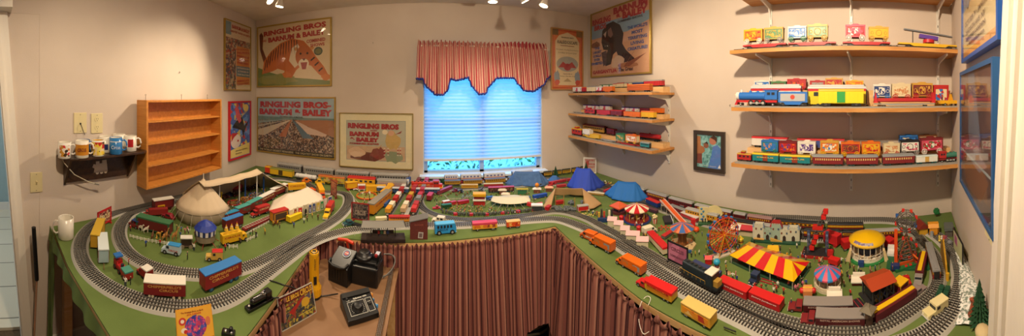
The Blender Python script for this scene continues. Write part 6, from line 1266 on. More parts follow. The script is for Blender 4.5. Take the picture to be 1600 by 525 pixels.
tree(892, 262, .10, .035, 'dark toy fir tree in the back corner left of the small circus sign', xy=(1.16, 2.48)); tree(934, 264, .11, .04, 'dark toy fir tree right of the small circus sign in the corner', xy=(1.47, 2.42))
card('circus_card', 'white-bordered red RINGLING BROS card standing in the back right corner', 'card', (911, 270), (937, 270), 24, TOP, mat('DCD8D0', .5), [(sq, .5, .5, .86, .84, 'B8A89A', 's'), ([(-.5, -.5), (.2, -.5), (.5, .5), (-.4, .4)], .3, .5, .3, .6, 'A04034', 's'), ('RINGLING BROS', .5, .82, .7, .12, 'A82A2A', 't'), ('BARNUM', .65, .58, .45, .12, 'A82A2A', 't'), ('& BAILEY', .65, .40, .45, .12, 'A82A2A', 't')], .12)
# ---------------------------------------------------------------- the circus lot in the centre
def V(px, py): return Vector(T(px, py))
def tent_px(label, name, eav, rid, col, he, hr, **k): return clothtent(label, name, [(*T(a, b), he) for a, b in eav], [(*T(a, b), hr) for a, b in rid], col, **k)
def tr(a, b, c, d, h, lb, body, roof=None, w=.03, **k): k.setdefault('name', 'toy_trailer'); k.setdefault('cat', 'toy trailer'); return truck(pose((a, b), (c, d)), h, lb, body, roof, None, w, **k)
tr(664, 298, 678, 295, 5, 'grey-green flat-roofed trailer at the top left of the centre lot', '5A6A5A', '6A7A6A'); tr(668, 303, 689, 298, 6, 'pale white-roofed trailer at the left end of the centre lot', '8A8A80', 'DCDCD8')
tr(683, 305, 705, 296, 8, 'maroon trailer at the top of the curve, left of the long trucks', '8A2A44', 'A83A58'); car(pose((656, 302), (663, 297)), 8, 'dark blue toy car outside the curve at the left of the centre lot', '24386A', style='sedan', w=.03)
tr(670, 315, 674, 309, 12, 'tall crimson trailer standing inside the left end of the curve', '8A1E30', 'C03048', .04)
tr(718, 288, 735, 288, 7, 'crimson-roofed trailer behind the long yellow one', '8A2430', 'C0304A'); tr(721, 295, 747, 295, 9, 'long yellow trailer at the top of the centre lot', 'C8962E', 'D8B060', txt='CIRCUS', tc='8A2A1A')
tr(745, 286, 763, 285, 7, 'dark red trailer at the far back left of the blue-grey tent', '7A2430', 'B03048'); tr(765, 288, 778, 287, 6, 'short crimson trailer left of the white tank truck', '8A2430', 'B83050'); railcar(pose((779, 286), (792, 285)), 7, 'small white tank wagon left of the blue-grey tent', 'tank', 'DCDAD4', w=.03)
tr(756, 293, 786, 292, 8, 'red trailer with a cream roof left of the blue-grey tent', 'A02A34', 'D8C490'); tr(763, 301, 803, 299, 11, 'long dark trailer with a crimson roof in front of the blue-grey tent', '4A2A2A', 'B82E48', .034, art_=art(['4A2A2A', '7A4A3A', '5A3A3A', '8A6A50'], 80))
for a, b, c, d, cl, lb in ((707, 301, 716, 299, '8A2A44', 'maroon toy car between the maroon trailer and the horse arena'), (716, 300, 724, 302, '2A2A34', 'black toy tractor beside the long yellow trailer'), (748, 298, 756, 299, '6A6A70', 'grey toy tractor right of the long yellow trailer'), (676, 327, 688, 326, 'C02A3A', 'red toy car nearest the left inner curve'), (839, 292, 849, 291, '5A5A5A', 'grey toy car at the foot of the blue-grey tent'), (857, 292, 869, 288, 'B82A2E', 'red toy car between the two blue tents')): car(pose((a, b), (c, d)), 6, lb, cl, style='pickup', w=.024)
fence([(694, 306), (700, 312), (722, 312), (742, 306), (738, 298)], 0, 'pale fence around the horse arena on the centre lot', .012, 'C8B89A')
for i in range(9): animal('horse', 700+4.4*i, 307-3*(i % 3), ['7A4A2A', '9A6A3A', '5A3420'][i % 3], 'brown toy horse in the fenced arena on the centre lot', None, .6, 'horses in the centre arena')
q = spot(749, 319, None, occ=.05); k = q[5]; t = mk('toy_ticket_stand', 'two-tier red stand with a yellow roof and white counter on the centre lot', 'toy stand', q)
G().box((0, 0, 7*k/2), (18*k, .04, 7*k), 'B02024').obj('counter_base', t); G().box((0, -.004, 7.5*k), (20*k, .05, 1.4*k), 'E8E4DC').obj('counter_top', t); G().box((0, .006, 11*k), (17*k, .03, 5*k), '7A1A1C').obj('stand_body', t); G().rbox((0, .004, 15.5*k), (20*k, .05, 5*k), 'E0A81C', .008).obj('roof', t)
ew = wagon(pose((690, 327), (705, 325)), 9, 'dark green cage wagon near the left inner curve', '1E4A30', '2A6A44', 'C8A040', w=.026)
for a, b, c, d, cl, r_, lb in ((692, 320, 702, 318, 'C03040', 'E8E4E0', 'small red wagon with a white roof above the green cage wagon'), (704, 321, 712, 319, 'B82A34', None, 'small red wagon right of the green cage wagon'), (715, 320, 732, 317, 'B02430', None, 'long red wagon in the middle of the centre lot'), (760, 313, 771, 312, '2A56A0', None, 'blue wagon between the yellow-roofed stand and the white mess tent'), (819, 314, 828, 312, '2A56A8', None, 'blue wagon touching the right end of the white mess tent'), (833, 311, 854, 307, '2450B0', None, 'long blue wagon left of the tan menagerie tent')): wagon(pose((a, b), (c, d)), 7, lb, cl, r_, 'C8A040', w=.024)
tent_px('long cream mess tent with scalloped edges on the centre lot', 'dining_tent', [(767, 321), (781, 325), (797, 326), (813, 325), (829, 322), (826, 312), (797, 311), (770, 313)], [(776, 317), (820, 317)], mat('D8D0B4', .9), .030, .048, wob=.004, sub=5, sag=.1, seed=4, ropes=12)
for i in range(14): px = 770+4.1*i; x, y = T(px, 324); tag(G().cyl((x, y, TOP), (x, y, TOP+.03), .0012, '5A8A9A', 6).obj('tent_pole'), 'thin pale blue pole holding the front edge of the cream mess tent', 'tent pole', 'poles of the mess tent')
q = spot(816, 303); k = q[5]; t = mk('toy_food_stand', 'stall with a flat bright yellow canopy on the centre lot', 'toy stall', q); G().box((0, 0, 8*k), (18*k, .045, 1.2*k), 'E0C020', rx=-.25).obj('canopy', t); [G().cyl((sx*8*k, sy*.018, 0), (sx*8*k, sy*.018, 8*k), .001, 'C8C0A0', 6).obj('post', t) for sx in (-1, 1) for sy in (-1, 1)]; G().box((0, .0, 2.5*k), (14*k, .02, 5*k), '3A7A5A').obj('counter', t)
for px, py, c, lb in ((785, 303, 'C8B89A', 'cream-roofed stall, back one of the pair right of the yellow-roofed stand'), (790, 309, 'D8C4A8', 'cream-roofed stall, front one of the pair right of the yellow-roofed stand'), (839, 301, 'E8E0D4', 'stall with an orange ball on its white roof'), (858, 299, 'E0A080', 'peach-roofed stall right of the orange ball stall')):
    q = spot(px, py); k = q[5]; t = mk('toy_food_stand', lb, 'toy stall', q); G().box((0, 0, 3*k), (10*k, .025, 6*k), '7A4A38').obj('counter', t); G().add([(-7*k, -.02, 6*k), (7*k, -.02, 6*k), (7*k, .02, 6*k), (-7*k, .02, 6*k), (-4*k, 0, 8.5*k), (4*k, 0, 8.5*k)], [(0, 1, 5, 4), (1, 2, 5), (2, 3, 4, 5), (3, 0, 4), (3, 2, 1, 0)], c).obj('roof', t)
    if 'ball' in lb[:30]: G().ball((0, 0, 12*k), 3.4*k, 'E08A1C').obj('ball', t)
q = spot(837, 329); k = q[5]; t = mk('toy_food_stand', 'red stand with a white front roof left of the tan menagerie tent', 'toy stall', q); G().box((-6*k, .02, 7*k), (16*k, .03, 4*k), 'C02A28', ry=.3).box((5*k, .022, 8*k), (12*k, .03, 3*k), 'C83A28', ry=-.2).obj('roof', t); G().box((2*k, -.006, 5*k), (16*k, .03, 8*k), '33373C').obj('stand_body', t); G().box((2*k, -.01, 10*k), (18*k, .035, 2*k), 'E4E6E8').obj('awning', t)
BG1 = noise_mat('blue_canvas', [(.3, '3A5A88'), (.7, '4A6C9A')], 30, .9); BG2 = mat('2A48B4', .8); BG3 = mat('1E6CBC', .75)
tent_px('faded blue-grey cloth tent draped over its poles in front of the window', 'draped_tent', [(790, 289), (800, 293), (818, 292), (836, 293), (850, 292), (861, 287), (853, 284), (830, 283), (806, 284), (794, 285)], [(805, 287), (842, 287)], BG1, .006, .112, wob=.010, sub=6, sag=.35, seed=3)
tent_px('small blue cloth tent between the two large blue tents', 'draped_tent', [(853, 285), (862, 288), (873, 287), (878, 283), (868, 281), (858, 281)], [(864, 284), (869, 284)], mat('3D6AA4', .9), .004, .058, wob=.006, sub=5, seed=8)
tent_px('royal blue cloth tent near the back right corner', 'draped_tent', [(886, 292), (899, 300), (915, 302), (932, 298), (946, 291), (940, 287), (915, 283), (896, 285)], [(901, 291), (922, 293)], BG2, .006, .165, wob=.010, sub=6, sag=.3, seed=6)
tent_px('bright blue cloth tent left of the orange slide', 'draped_tent', [(946, 306), (957, 313), (975, 317), (998, 318), (1015, 311), (1010, 302), (990, 297), (965, 297), (950, 300)], [(966, 306), (993, 308)], BG3, .010, .118, wob=.012, sub=6, sag=.25, seed=9)
TAN = mat('B08E62', .9); TANW = mat('9A7A54', .9)
t = tent_px('tan open-fronted menagerie tent with wooden poles on the centre lot', 'menagerie_tent', [(848, 328), (852, 316), (864, 308), (890, 306), (912, 308), (930, 312), (940, 322), (928, 329), (915, 331), (912, 310), (890, 308), (866, 309), (860, 330)], [(868, 309), (910, 310)], TAN, .016, .078, wob=.003, sub=4, sag=.15, seed=7)
for px, py in ((868, 322), (881, 321), (898, 326), (912, 323)): x, y = T(px, py); tag(G().cyl((x, y, TOP), (x, y, TOP+.075), .0028, 'B0854A', 8).obj('tent_pole'), 'wooden pole standing in the open front of the tan menagerie tent', 'tent pole', 'poles of the menagerie tent')
tent_px('salmon-pink low cloth roof under the royal blue tent', 'low_canopy', [(887, 306), (905, 309), (918, 305), (905, 300), (892, 300)], [(896, 304), (906, 304)], mat('D0705A', .8), .022, .045, wob=.003, sub=4)
tr(918, 303, 944, 306, 5, 'long cream trailer between the royal blue and the bright blue tents', 'A8854A', 'E4D8B8'); 
wagon(pose((902, 331), (919, 329)), 12, 'bright red wagon with a grey top beside the tan menagerie tent', 'C01E20', 'A8A8A0', 'C8A040', w=.032); wagon(pose((868, 320), (881, 318)), 7, 'red wagon inside the tan menagerie tent', 'A81E20', None, 'C8A040', w=.026)
wagon(pose((854, 331), (859, 327)), 9, 'small red wagon tucked under the left corner of the tan tent', 'B01A24', None, 'C8A040', w=.024)
for i in range(36):
    px = 862+rf.uniform(0, 36); animal('elephant', px, 326+rf.uniform(0, 7), '5E6462', 'grey toy elephant in the herd before the tan menagerie tent', None, .52, 'elephants by the menagerie tent')
for i in range(10): animal('elephant', 888+rf.uniform(0, 22), 318+rf.uniform(-1, 4), '667078', 'grey toy elephant under the tan menagerie tent', None, .5, 'elephants inside the menagerie tent')
INN = PC
for i in range(34):
    px = 692+i*4.9; py = interp([(690, 334), (715, 338.5), (760, 338.5), (820, 333), (862, 328)], px)-1.2
    if i % 5 == 4: wagon(pose((px-3, py), (px+3, py-.3)), 5, 'small red cart in the parade line of elephants along the track, %s from the left' % ('first', 'second', 'third', 'fourth', 'fifth', 'sixth', 'seventh')[i//5], 'B82A30', None, 'C8A040', w=.018)
    else: animal('elephant', px, py, '4E534E', 'dark grey toy elephant in the parade line along the inner track', None, .5, 'parade elephants along the track')
for i in range(14): animal('horse', 722+rf.uniform(0, 30), 314+rf.uniform(-3, 2)-3, '8A9A9A', 'grey toy horse in the rows left of the yellow-roofed stand', None, .5, 'grey horses on the centre lot')
crowd([(684, 330), (700, 328), (745, 322), (775, 328), (850, 331), (815, 336), (760, 336), (716, 336)], 100, 'in the centre lot parade', .62, False, md=.010)
crowd([(668, 306), (690, 300), (690, 314), (735, 322), (700, 332), (676, 322)], 30, 'at the left end of the centre lot', .62)
crowd([(760, 296), (850, 294), (860, 306), (832, 318), (760, 308)], 40, 'among the centre lot stalls', .62)
crowd([(900, 332), (930, 330), (960, 322), (975, 332), (948, 350)], 14, 'right of the menagerie tent', .8)
for i in range(16): x, y = T(902+i*1.9, 334+rf.uniform(0, 4)); tag(G().ball((x, y, TOP+.003), .006, mat('C8B468', .9), 6, .7).obj('straw_bale'), 'tiny heap of straw on the grass right of the elephant herd', 'straw', 'straw heaps by the herd')
for i in range(40): px, py = rf.uniform(936, 972), 0; py = interp([(930, 285), (950, 290), (975, 297)], px)-rf.uniform(0, 5); x, y = T(px, py); tag(G().box((x, y, TOP+.006), (.012, .010, .012), rf.choice(['E0D8A8', 'C83A30', 'D8C040', 'E8E4D8', '3A6AB0']), rz=rf.uniform(0, 3)).obj('toy_crate'), 'tiny coloured crate in the jumble behind the bright blue tent', 'toy crate', 'crates behind the bright blue tent')
for i, (a, b, c, d) in enumerate(((858, 289, 884, 284), (886, 284, 902, 282), (870, 294, 884, 292), (944, 302, 955, 298), (1000, 300, 1012, 304))): tr(a, b, c, d, 6, 'red trailer by the blue tents, %s from the left' % nms[i], 'A82A34', 'C03A40', .026)
# ---------------------------------------------------------------- rides
def cone_roof(g, r, z0, z1, mats, n=24, lip=.006, z2=None): g.lathe([(0, z1), (r*.5, (z0+z1)/2+(z1-z0)*.08), (r, z0), (r*1.0, z0-lip)], 0, n=n, mats=mats)
def carousel(px, py, rpx, hpx, label, mats, base, n=24, floor_='C8A878', platf=1.15, col='E0D8C8', roofk=.28, horse='C8A070', fence_=None, ns=8):
    q = spot(px, py, None, occ=rpx*1.1*rr(px, py)/F); k = q[5]; r = rpx*k; h = hpx*k; t = mk('toy_carousel', label, 'toy carousel', q)
    G().cyl((0, 0, 0), (0, 0, .006), r*platf, base, 32).obj('platform', t); G().cyl((0, 0, .006), (0, 0, .010), r*platf*.86, floor_, 32).obj('deck', t)
    g = G(); cone_roof(g, r, h*(1-roofk), h, mats, n); g.obj('striped_roof', t); G().cyl((0, 0, .01), (0, 0, h*.8), r*.22, 'B88A4A', 12).obj('centre_column', t)
    G().ball((0, 0, h*1.01), r*.06, 'D8B040', 8).obj('finial', t)
    for i in range(ns):
        a = 2*pi*i/ns; G().cyl((r*.82*cos(a), r*.82*sin(a), .008), (r*.82*cos(a), r*.82*sin(a), h*(1-roofk)), r*.022, col, 6).obj('pole', t)
        key = ('horse', horse)
        if key not in ANC: m = AN['horse'].copy(); m.materials.clear(); m.materials.append(mat(horse, .5)); ANC[key] = m
        inst(ANC[key], 'carousel_horse', t, (r*.62*cos(a+.2), r*.62*sin(a+.2), .012), a+1.7, .42*r/.06)
    if fence_: g = G(); g.ring((0, 0, .022), r*1.0, .0012, fence_, 30).ring((0, 0, .012), r*1.0, .0012, fence_, 30); [g.cyl((r*cos(2*pi*i/24), r*sin(2*pi*i/24), .006), (r*cos(2*pi*i/24), r*sin(2*pi*i/24), .024), .001, fence_, 5) for i in range(24)]; g.obj('railing', t)
    return t, q, r, h
RW = [mat('C41E28', .4), mat('C41E28', .4), mat('E8DCC0', .4), mat('E8DCC0', .4)]
carousel(995, 343, 19, 25, 'carousel with a red and cream striped roof on a dark blue base', RW, '1E3C7A', 28, '8A2A24', 1.18, 'D8B040')
BP = [mat('2A7EC0', .4), mat('D0506A', .4)]
carousel(1293, 446, 21, 31, 'small carousel with a blue and pink striped roof on a cream base', [BP[0]]*2+[BP[1]]*2, 'D8CDB0', 32, 'C8B898', 1.0, 'E4DCC8', .36, 'C09070', 'D8CDB0')
# yellow-roofed carousel
q = spot(1355, 398, None, occ=.10); k = q[5]; r = 26*k; h = 34*k; t = mk('toy_carousel', 'large carousel with a plain yellow domed roof and scenic panel on a green base', 'toy carousel', q)
G().cyl((0, 0, 0), (0, 0, .006), r*1.22, '1E7A3C', 32).obj('base', t); G().cyl((0, 0, .006), (0, 0, .014), r*1.02, 'E0D8C4', 32).obj('deck', t); G().lathe([(r*1.08, h*.70), (r*1.1, h*.76), (r*.8, h*.88), (r*.3, h*.97), (0, h)], mat('E6B80E', .35), n=32).obj('domed_roof', t)
G().lathe([(r*1.105, h*.752), (r*.86, h*.862)], art(['8A8AA8', '6A7AA0', 'A8A0A8', '7A6A8A'], 90), n=12, a0=-2.5, a1=-1.2).obj('painted_panel', t); G().cyl((0, 0, .01), (0, 0, h*.8), r*.5, '1A2440', 20).obj('centre_drum', t)
for i in range(18): a = 2*pi*i/18; G().cyl((r*cos(a), r*sin(a), .01), (r*cos(a), r*sin(a), h*.72), .0016, 'E4DCC8', 6).obj('pole', t)
g = G(); [g.ring((0, 0, z), r, .0014, 'E4DCC8', 32) for z in (.022, h*.34)]; g.obj('railing', t)
for i in range(12): a = 2*pi*i/12+.2; o_ = inst(ANC[('horse', 'C8A070')], 'carousel_horse', t, (r*.8*cos(a), r*.8*sin(a), .014), a+1.7, .5)
for sx, c in ((-1, 'D8C090'), (1, 'D8C090')): G().prism([(sx*r*1.0, 0), (sx*r*1.25, 0), (sx*r*1.02, h*.5), (sx*r*.9, h*.5)], -r*.62-.012, -r*.62+.012, c).obj('steps', t)
G().box((-r*.35, -r*1.15, .012), (.026, .020, .022), '24407A').obj('ticket_box', t)
# swing ride
q = spot(1066, 384, None, occ=.08); k = q[5]; r = 19*k; h = 36*k; t = mk('toy_swing_ride', 'swing ride with an orange and blue striped umbrella roof on an octagonal cream base', 'toy ride', q)
G().cyl((0, 0, 0), (0, 0, .010), r*1.15, 'D0B888', 8, smooth=False).obj('platform', t); G().box((r*.5, -r*1.0, .006), (.03, .014, .010), '2A5A8A').obj('step', t); g = G(); cone_roof(g, r, h*.80, h, [mat('D8784A', .5), mat('3A66A8', .5), mat('3A66A8', .5), mat('B0503A', .5)], 24, .004)
g.obj('striped_roof', t); G().lathe([(r*.42, .01), (r*.34, h*.35), (r*.46, h*.66), (r*.2, h*.82)], mat('7A4A24', .6), n=16).obj('trunk', t); G().lathe([(r*1.0, h*.80), (r*1.03, h*.78), (r*.4, h*.70)], 'D89850', n=16).obj('canopy_rim', t)
for i in range(12): a = 2*pi*i/12; G().cyl((r*.9*cos(a), r*.9*sin(a), h*.78), (r*.86*cos(a), r*.86*sin(a), h*.36), .0006, 'A87A4A', 4).box((r*.86*cos(a), r*.86*sin(a), h*.34), (.007, .007, .006), 'A05A2A').obj('swing_chair', t)
# ferris wheel
def ferris(px, py, rpx, hub, label, ang, ringc, spokec, legc, carc, n=14, carsz=.010, basec=None, base=(.12, .03, .006), name='toy_ferris_wheel', depth=.018, hubh=None, leg=True, two=1):
    q = spot(px, py, ang, occ=.05); k = q[5]; r = rpx*k; hz = hub*k; t = mk(name, label, 'toy ride', q)
    if basec: G().box((0, 0, base[2]/2), base, basec).obj('base', t)
    for s in (-1, 1):
        g = G(); g.ring((0, s*depth/2, hz), r, .0026, ringc, 28, 'Y', 4).ring((0, s*depth/2, hz), r*.82, .0016, ringc, 24, 'Y', 4).ring((0, s*depth/2, hz), r*.55, .0022, ringc, 22, 'Y', 4); g.obj('wheel_ring', t); g = G()
        for i in range(n): a = 2*pi*i/n; g.cyl((0, s*depth/2, hz), (r*cos(a), s*depth/2, hz+r*sin(a)), .0022, spokec[i % len(spokec)], 4)
        g.obj('spoke_set', t)
        if leg:
            for sx in (-1, 1): G().cyl((0, s*depth*.8, hz), (sx*r*.45, s*depth*1.1, 0), .0022, legc, 6).obj('leg', t)
    G().cyl((0, -depth, hz), (0, depth, hz), .004, legc, 10).obj('axle', t)
    for i in range(n):
        a = 2*pi*(i+.5)/n; x, z = (r+carsz*.3)*cos(a), hz+(r+carsz*.3)*sin(a); c = carc[i % len(carc)]
        G().box((x, 0, z-carsz*.3), (carsz, depth*.8, carsz*.5), c).box((x, 0, z+carsz*.35), (carsz*1.1, depth*.85, carsz*.15), c).box((x-carsz*.45, 0, z), (carsz*.1, depth*.8, carsz*.8), c).obj('gondola', t)
    return t
ferris(1130, 398, 26, 32, 'tall many-coloured ferris wheel with blue gondolas on a pale base plank', spot(1130, 398)[3]+.55, 'C83A1C', ['D8481C', 'E0A020', 'C02A2A', 'D87A20'], 'D89A1C', ['2E6CB0', '2A64A8', '3A78B8'], 16, .011, 'C8BEA8', (.13, .045, .006))
# round-top tower ride at right
q = spot(1416, 410, None, occ=.09); k = q[5]; h = 84*k; t = mk('toy_sky_wheel', 'tall grey lattice double wheel ride with red cars on a green base', 'toy ride', q); G().box((0.01, 0, .004), (.20, .13, .008), '1E5A38').obj('base', t)
GRY = mat('6E6A66', .4, .5)
def wheel_cars(t, cx, cz, r, n, carc, sz=.010, dep=.02, ringm=GRY):
    for s in (-1, 1):
        g = G(); g.ring((cx, s*dep/2, cz), r, .0026, ringm, 24, 'Y', 4).ring((cx, s*dep/2, cz), r*.6, .002, ringm, 18, 'Y', 4); [g.cyl((cx, s*dep/2, cz), (cx+r*cos(2*pi*i/n), s*dep/2, cz+r*sin(2*pi*i/n)), .0018, ringm, 4) for i in range(n)]; g.obj('wheel_ring', t)
    for i in range(n): a = 2*pi*i/n+.3; G().box((cx+(r+.004)*cos(a), 0, cz+(r+.004)*sin(a)), (sz, dep*.8, sz*.9), carc[i % len(carc)]).obj('gondola', t)
wheel_cars(t, .0, h*.78, 15*k, 8, ['C8281E', 'D03A28', 'C8281E', '2A5A9A'], .013, .024); wheel_cars(t, .0, h*.26, 15*k, 8, ['C8281E', 'C02A20'], .011, .024)
for s in (-1, 1): G().tube([(0, s*.014, h*.22), (0, s*.014, h*.8)], .0028, GRY, 6).obj('arm', t); G().tube([(-.045, s*.03, 0), (0, s*.022, h*.52)], .0026, '8A3A24', 6).tube([(.045, s*.03, 0), (0, s*.022, h*.52)], .0026, '8A3A24', 6).obj('leg', t)
for i in range(7): z = h*.06+h*.07*i; G().tube([(-.032+.004*i, -.026, z), (.032-.004*i, -.026, z+h*.05)], .0012, '9A4A2A', 5).obj('brace', t)
G().box((-16*k, -.01, h*.32), (5*k, .010, h*.62), 'D8501C').obj('sign_tower', t); G().tube([(.03, -.02, .05), (.075, -.03, .012)], .005, 'D8641C', 6).obj('loading_chute', t); G().box((-.05, -.06, .016), (.04, .028, .018), '1E3468').obj('ticket_box', t)
g = G(); [G().cyl((x_, y_, .008), (x_, y_, .015), .007, 'C8281E', 8).obj('seat', t) for x_, y_ in ((.02, -.04), (.05, -.02), (.0, -.05), (.07, -.045))]
# left tower ride on red and black base
q = spot(1278, 398, None, occ=.07); k = q[5]; q = q[:3]+(q[3]-.15,)+q[4:]; t = mk('toy_sky_wheel', 'tilted double-wheel tower ride with red cars on a red and black base', 'toy ride', q); L = 48*k
G().box((0, 0, .007), (L, .08, .014), 'A01E20').obj('base', t); G().box((0, 0, .015), (L*.96, .075, .003), '26262A').obj('deck', t)
for s in (-1, 1):
    G().box((s*L*.30, 0, 20*k), (4.5*k, .012, 34*k), '3A4A6A').obj('post', t)
    for j in range(4): G().box((s*L*.30, -.0065, (8+8*j)*k), (3.4*k, .001, 3*k), '6A7AA0').obj('panel', t)
    G().tube([(s*L*.30, -.02, .016), (s*L*.30, 0, 36*k)], .0022, GRY, 6).tube([(s*L*.30, .02, .016), (s*L*.30, 0, 36*k)], .0022, GRY, 6).obj('brace', t)
a0 = (-11*k, 0, 12*k); a1 = (11*k, 0, 70*k); g = G()
for dx in (-2.5*k, 2.5*k):
    for dy in (-.01, .01): G().tube([(a0[0]+dx, dy, a0[2]), (a1[0]+dx, dy, a1[2])], .0018, GRY, 5).obj('arm', t)
for i in range(9): f = i/8; x = a0[0]+(a1[0]-a0[0])*f; z = a0[2]+(a1[2]-a0[2])*f; G().box((x, 0, z), (6*k, .022, .0022), GRY).obj('brace', t)
for f, w_ in ((.0, 1), (.16, 1), (.30, 0), (.84, 1), (.98, 1)):
    x = a0[0]+(a1[0]-a0[0])*f; z = a0[2]+(a1[2]-a0[2])*f; G().box((x+2*k, -.004, z), (7*k, .026, 6*k), 'CC2420').obj('gondola', t)
for s in (-1, 1): G().box((s*4*k, 0, 43*k), (8*k, .024, 6*k), 'C42420').obj('gondola', t)
G().box((L*.42, -.03, .03), (8*k, .012, .03), 'B82424').obj('ticket_box', t)
wagon(pose((1310, 385), (1292, 378), L=.09), 22, 'red boxy show wagon to the right of the tilted tower ride', 'B81E22', 'C82428', 'B81E22', w=.04)
# slide
q = pose((1034, 331), (1071, 353)); t = mk('toy_slide', 'orange fairground slide sloping down toward the viewer', 'toy slide', q); L = q[4]; h = 20*q[5]; g = G(); g.prism([(-L/2, h), (-L*.44, h), (L*.5, .006), (L*.5, .0), (-L/2, h-.008)], -.016, .016, 'D85A24'); g.obj('chute', t)
for s in (-1, 1): G().prism([(-L/2, h+.006), (-L*.43, h+.006), (L*.5, .012), (L*.5, .004), (-L/2, h-.002)], s*.017-.001, s*.017+.001, 'E0C8B8').obj('side_rail', t)
for f in (-.45, -.2, .1): [G().cyl((f*L, s*.013, 0), (f*L, s*.013, h*(.5-f)), .0016, 'C0B8A8', 6).obj('post', t) for s in (-1, 1)]
# small rides, stalls
q = spot(946, 345, None, occ=.05); k = q[5]; t = mk('toy_funhouse', 'small busy show front with coloured towers at the left edge of the midway', 'toy show front', q); G().box((0, 0, .012), (24*k, .05, .022), '1E3A6A').obj('base', t)
g = G(); MC_ = ['C8A030', '3A3A3A', 'B8402A', '5A7A4A', 'D8D0B0', '2A2A30']
for i in range(6): G().box((-10*k+4*k*i, .005, .022+(6+(i*5) % 8)*k/2), (3*k, .018, (8+(i*5) % 9)*k), MC_[i]).obj('tower', t)
q = spot(967, 332); k = q[5]; t = mk('toy_ride_pavilion', 'small pavilion with a flat orange-red roof left of the red and cream carousel', 'toy pavilion', q); g = G(); g.lathe([(0, 18*k), (15*k, 11*k), (15*k, 9.5*k)], 0, n=4, mats=[mat('CC5030'), mat('D8643C')]); g.obj('roof', t); G().cyl((0, 0, 0), (0, 0, 4*k), 12*k, '5A2A2A', 8).obj('base', t); [G().cyl((9*k*cos(a), 9*k*sin(a), 0), (9*k*cos(a), 9*k*sin(a), 10*k), .0014, 'D8D0C0', 6).obj('post', t) for a in (0, pi/2, pi, 3*pi/2)]
for px, py, c, lb in ((971, 346, 'C01E26', 'small round red ticket kiosk touching the carousel base'), (998, 362, 'C42028', 'dark red domed kiosk by the pink-roofed booths')):
    q = spot(px, py); k = q[5]; t = mk('toy_kiosk', lb, 'toy kiosk', q); G().cyl((0, 0, 0), (0, 0, 7*k), 3.4*k, c, 12).obj('kiosk_body', t); G().ball((0, 0, 7*k), 4*k, c, 12, .7).obj('roof', t)
for i, (px, py, w_) in enumerate(((957, 352, 13), (967, 358, 13), (977, 366, 13), (989, 374, 19), (1004, 383, 17))):
    q = spot(px, py, -.80, occ=.035); k = q[5]; t = mk('toy_booth', 'pink-roofed white booth, %s of the five along the inner track' % ('first', 'second', 'third', 'fourth', 'last and nearest')[i], 'toy booth', q, 'pink-roofed booths along the track'); L = w_*k*1.15; D = .05
    G().box((0, 0, 5*k), (L*.92, D*.9, 10*k), 'D0C8A8').obj('booth_body', t); G().add([(-L/2, -D*.55, 9.5*k), (L/2, -D*.55, 9.5*k), (L/2, D*.55, 9.5*k), (-L/2, D*.55, 9.5*k), (-L/2, 0, 14*k), (L/2, 0, 14*k)], [(0, 1, 5, 4), (1, 2, 5), (2, 3, 4, 5), (3, 0, 4), (3, 2, 1, 0)], 'DDB4B4').obj('roof', t)
q = spot(1023, 349); k = q[5]; t = mk('popcorn_box', 'red and white popcorn-box kiosk piled with popcorn', 'toy kiosk', q); g = G(); g.lathe([(3*k, 0), (4.2*k, 8*k)], 0, n=12, mats=[mat('C83A34'), mat('E8DCC8')]); g.obj('striped_box', t); g = G(); [g.ball((3*k*cos(i*1.3)*((i % 3)/2), 3*k*sin(i*1.3)*((i % 3)/2), 9.5*k+(i % 4)*.8*k), 1.9*k, 'E0CFA0', 6) for i in range(12)]; g.obj('popcorn', t)
q = spot(1120, 422); k = q[5]; t = mk('toy_kiosk', 'round white kiosk with a sky-blue dome near the ferris wheel', 'toy kiosk', q); G().cyl((0, 0, 0), (0, 0, 5*k), 5*k, 'D8D0C8', 14).cyl((0, 0, 5*k), (0, 0, 8*k), 4*k, '8A4A4A', 14).obj('kiosk_body', t); G().ball((0, 0, 12.5*k), 5.4*k, mat('2EA0C8', .4), 16, .95).obj('dome', t)
q = spot(1107, 411, 0.6); k = q[5]; t = mk('toy_booth', 'tiny bright red gabled booth beside the ferris wheel base', 'toy booth', q); G().box((0, 0, 4*k), (9*k, .03, 8*k), 'C01E22').obj('booth_body', t); G().prism([(-5.5*k, 8*k), (5.5*k, 8*k), (0, 12*k)], -.018, .018, 'CC2A26').obj('roof', t)
car(pose((1005, 367), (1024, 361)), 13, 'cream toy ice-cream van parked by the pink-roofed booths', 'E4DCC4', None, style='van', w=.042, txt='ICE CREAM', tc='3A4A8A')
q = spot(1043, 346, .9, occ=.05); k = q[5]; t = mk('toy_ride_platform', 'dark tilted ride platform with a white edge beside the orange slide', 'toy ride', q); G().box((0, 0, .010), (24*k, .05, .014), '2A2A34').obj('deck', t); G().box((0, -.027, .012), (24*k, .004, .018), 'D8D8D4').obj('edge', t)
for px, py, lb in ((1037, 357, 'red scrambler ride with splayed arms, farther one'), (1024, 371, 'red scrambler ride with splayed arms by the red-roofed bus')):
    q = spot(px, py); k = q[5]; t = mk('toy_scrambler', lb, 'toy ride', q)
    for i in range(6): a = i*pi/3; G().tube([(0, 0, .004), (.012*cos(a), .012*sin(a), .010), (7*k*cos(a), 7*k*sin(a), .003)], .0016, 'C84428', 5).obj('arm', t); G().box((7.4*k*cos(a), 7.4*k*sin(a), .004), (.008, .008, .006), 'CC3A24').obj('seat', t)
truck(pose((1036, 374), (1051, 364)), 7, 'low grey trailer with red cylinders between the scrambler and the swing ride', '6A6A6A', 'B82428', None, .03, name='toy_trailer', cat='toy trailer')
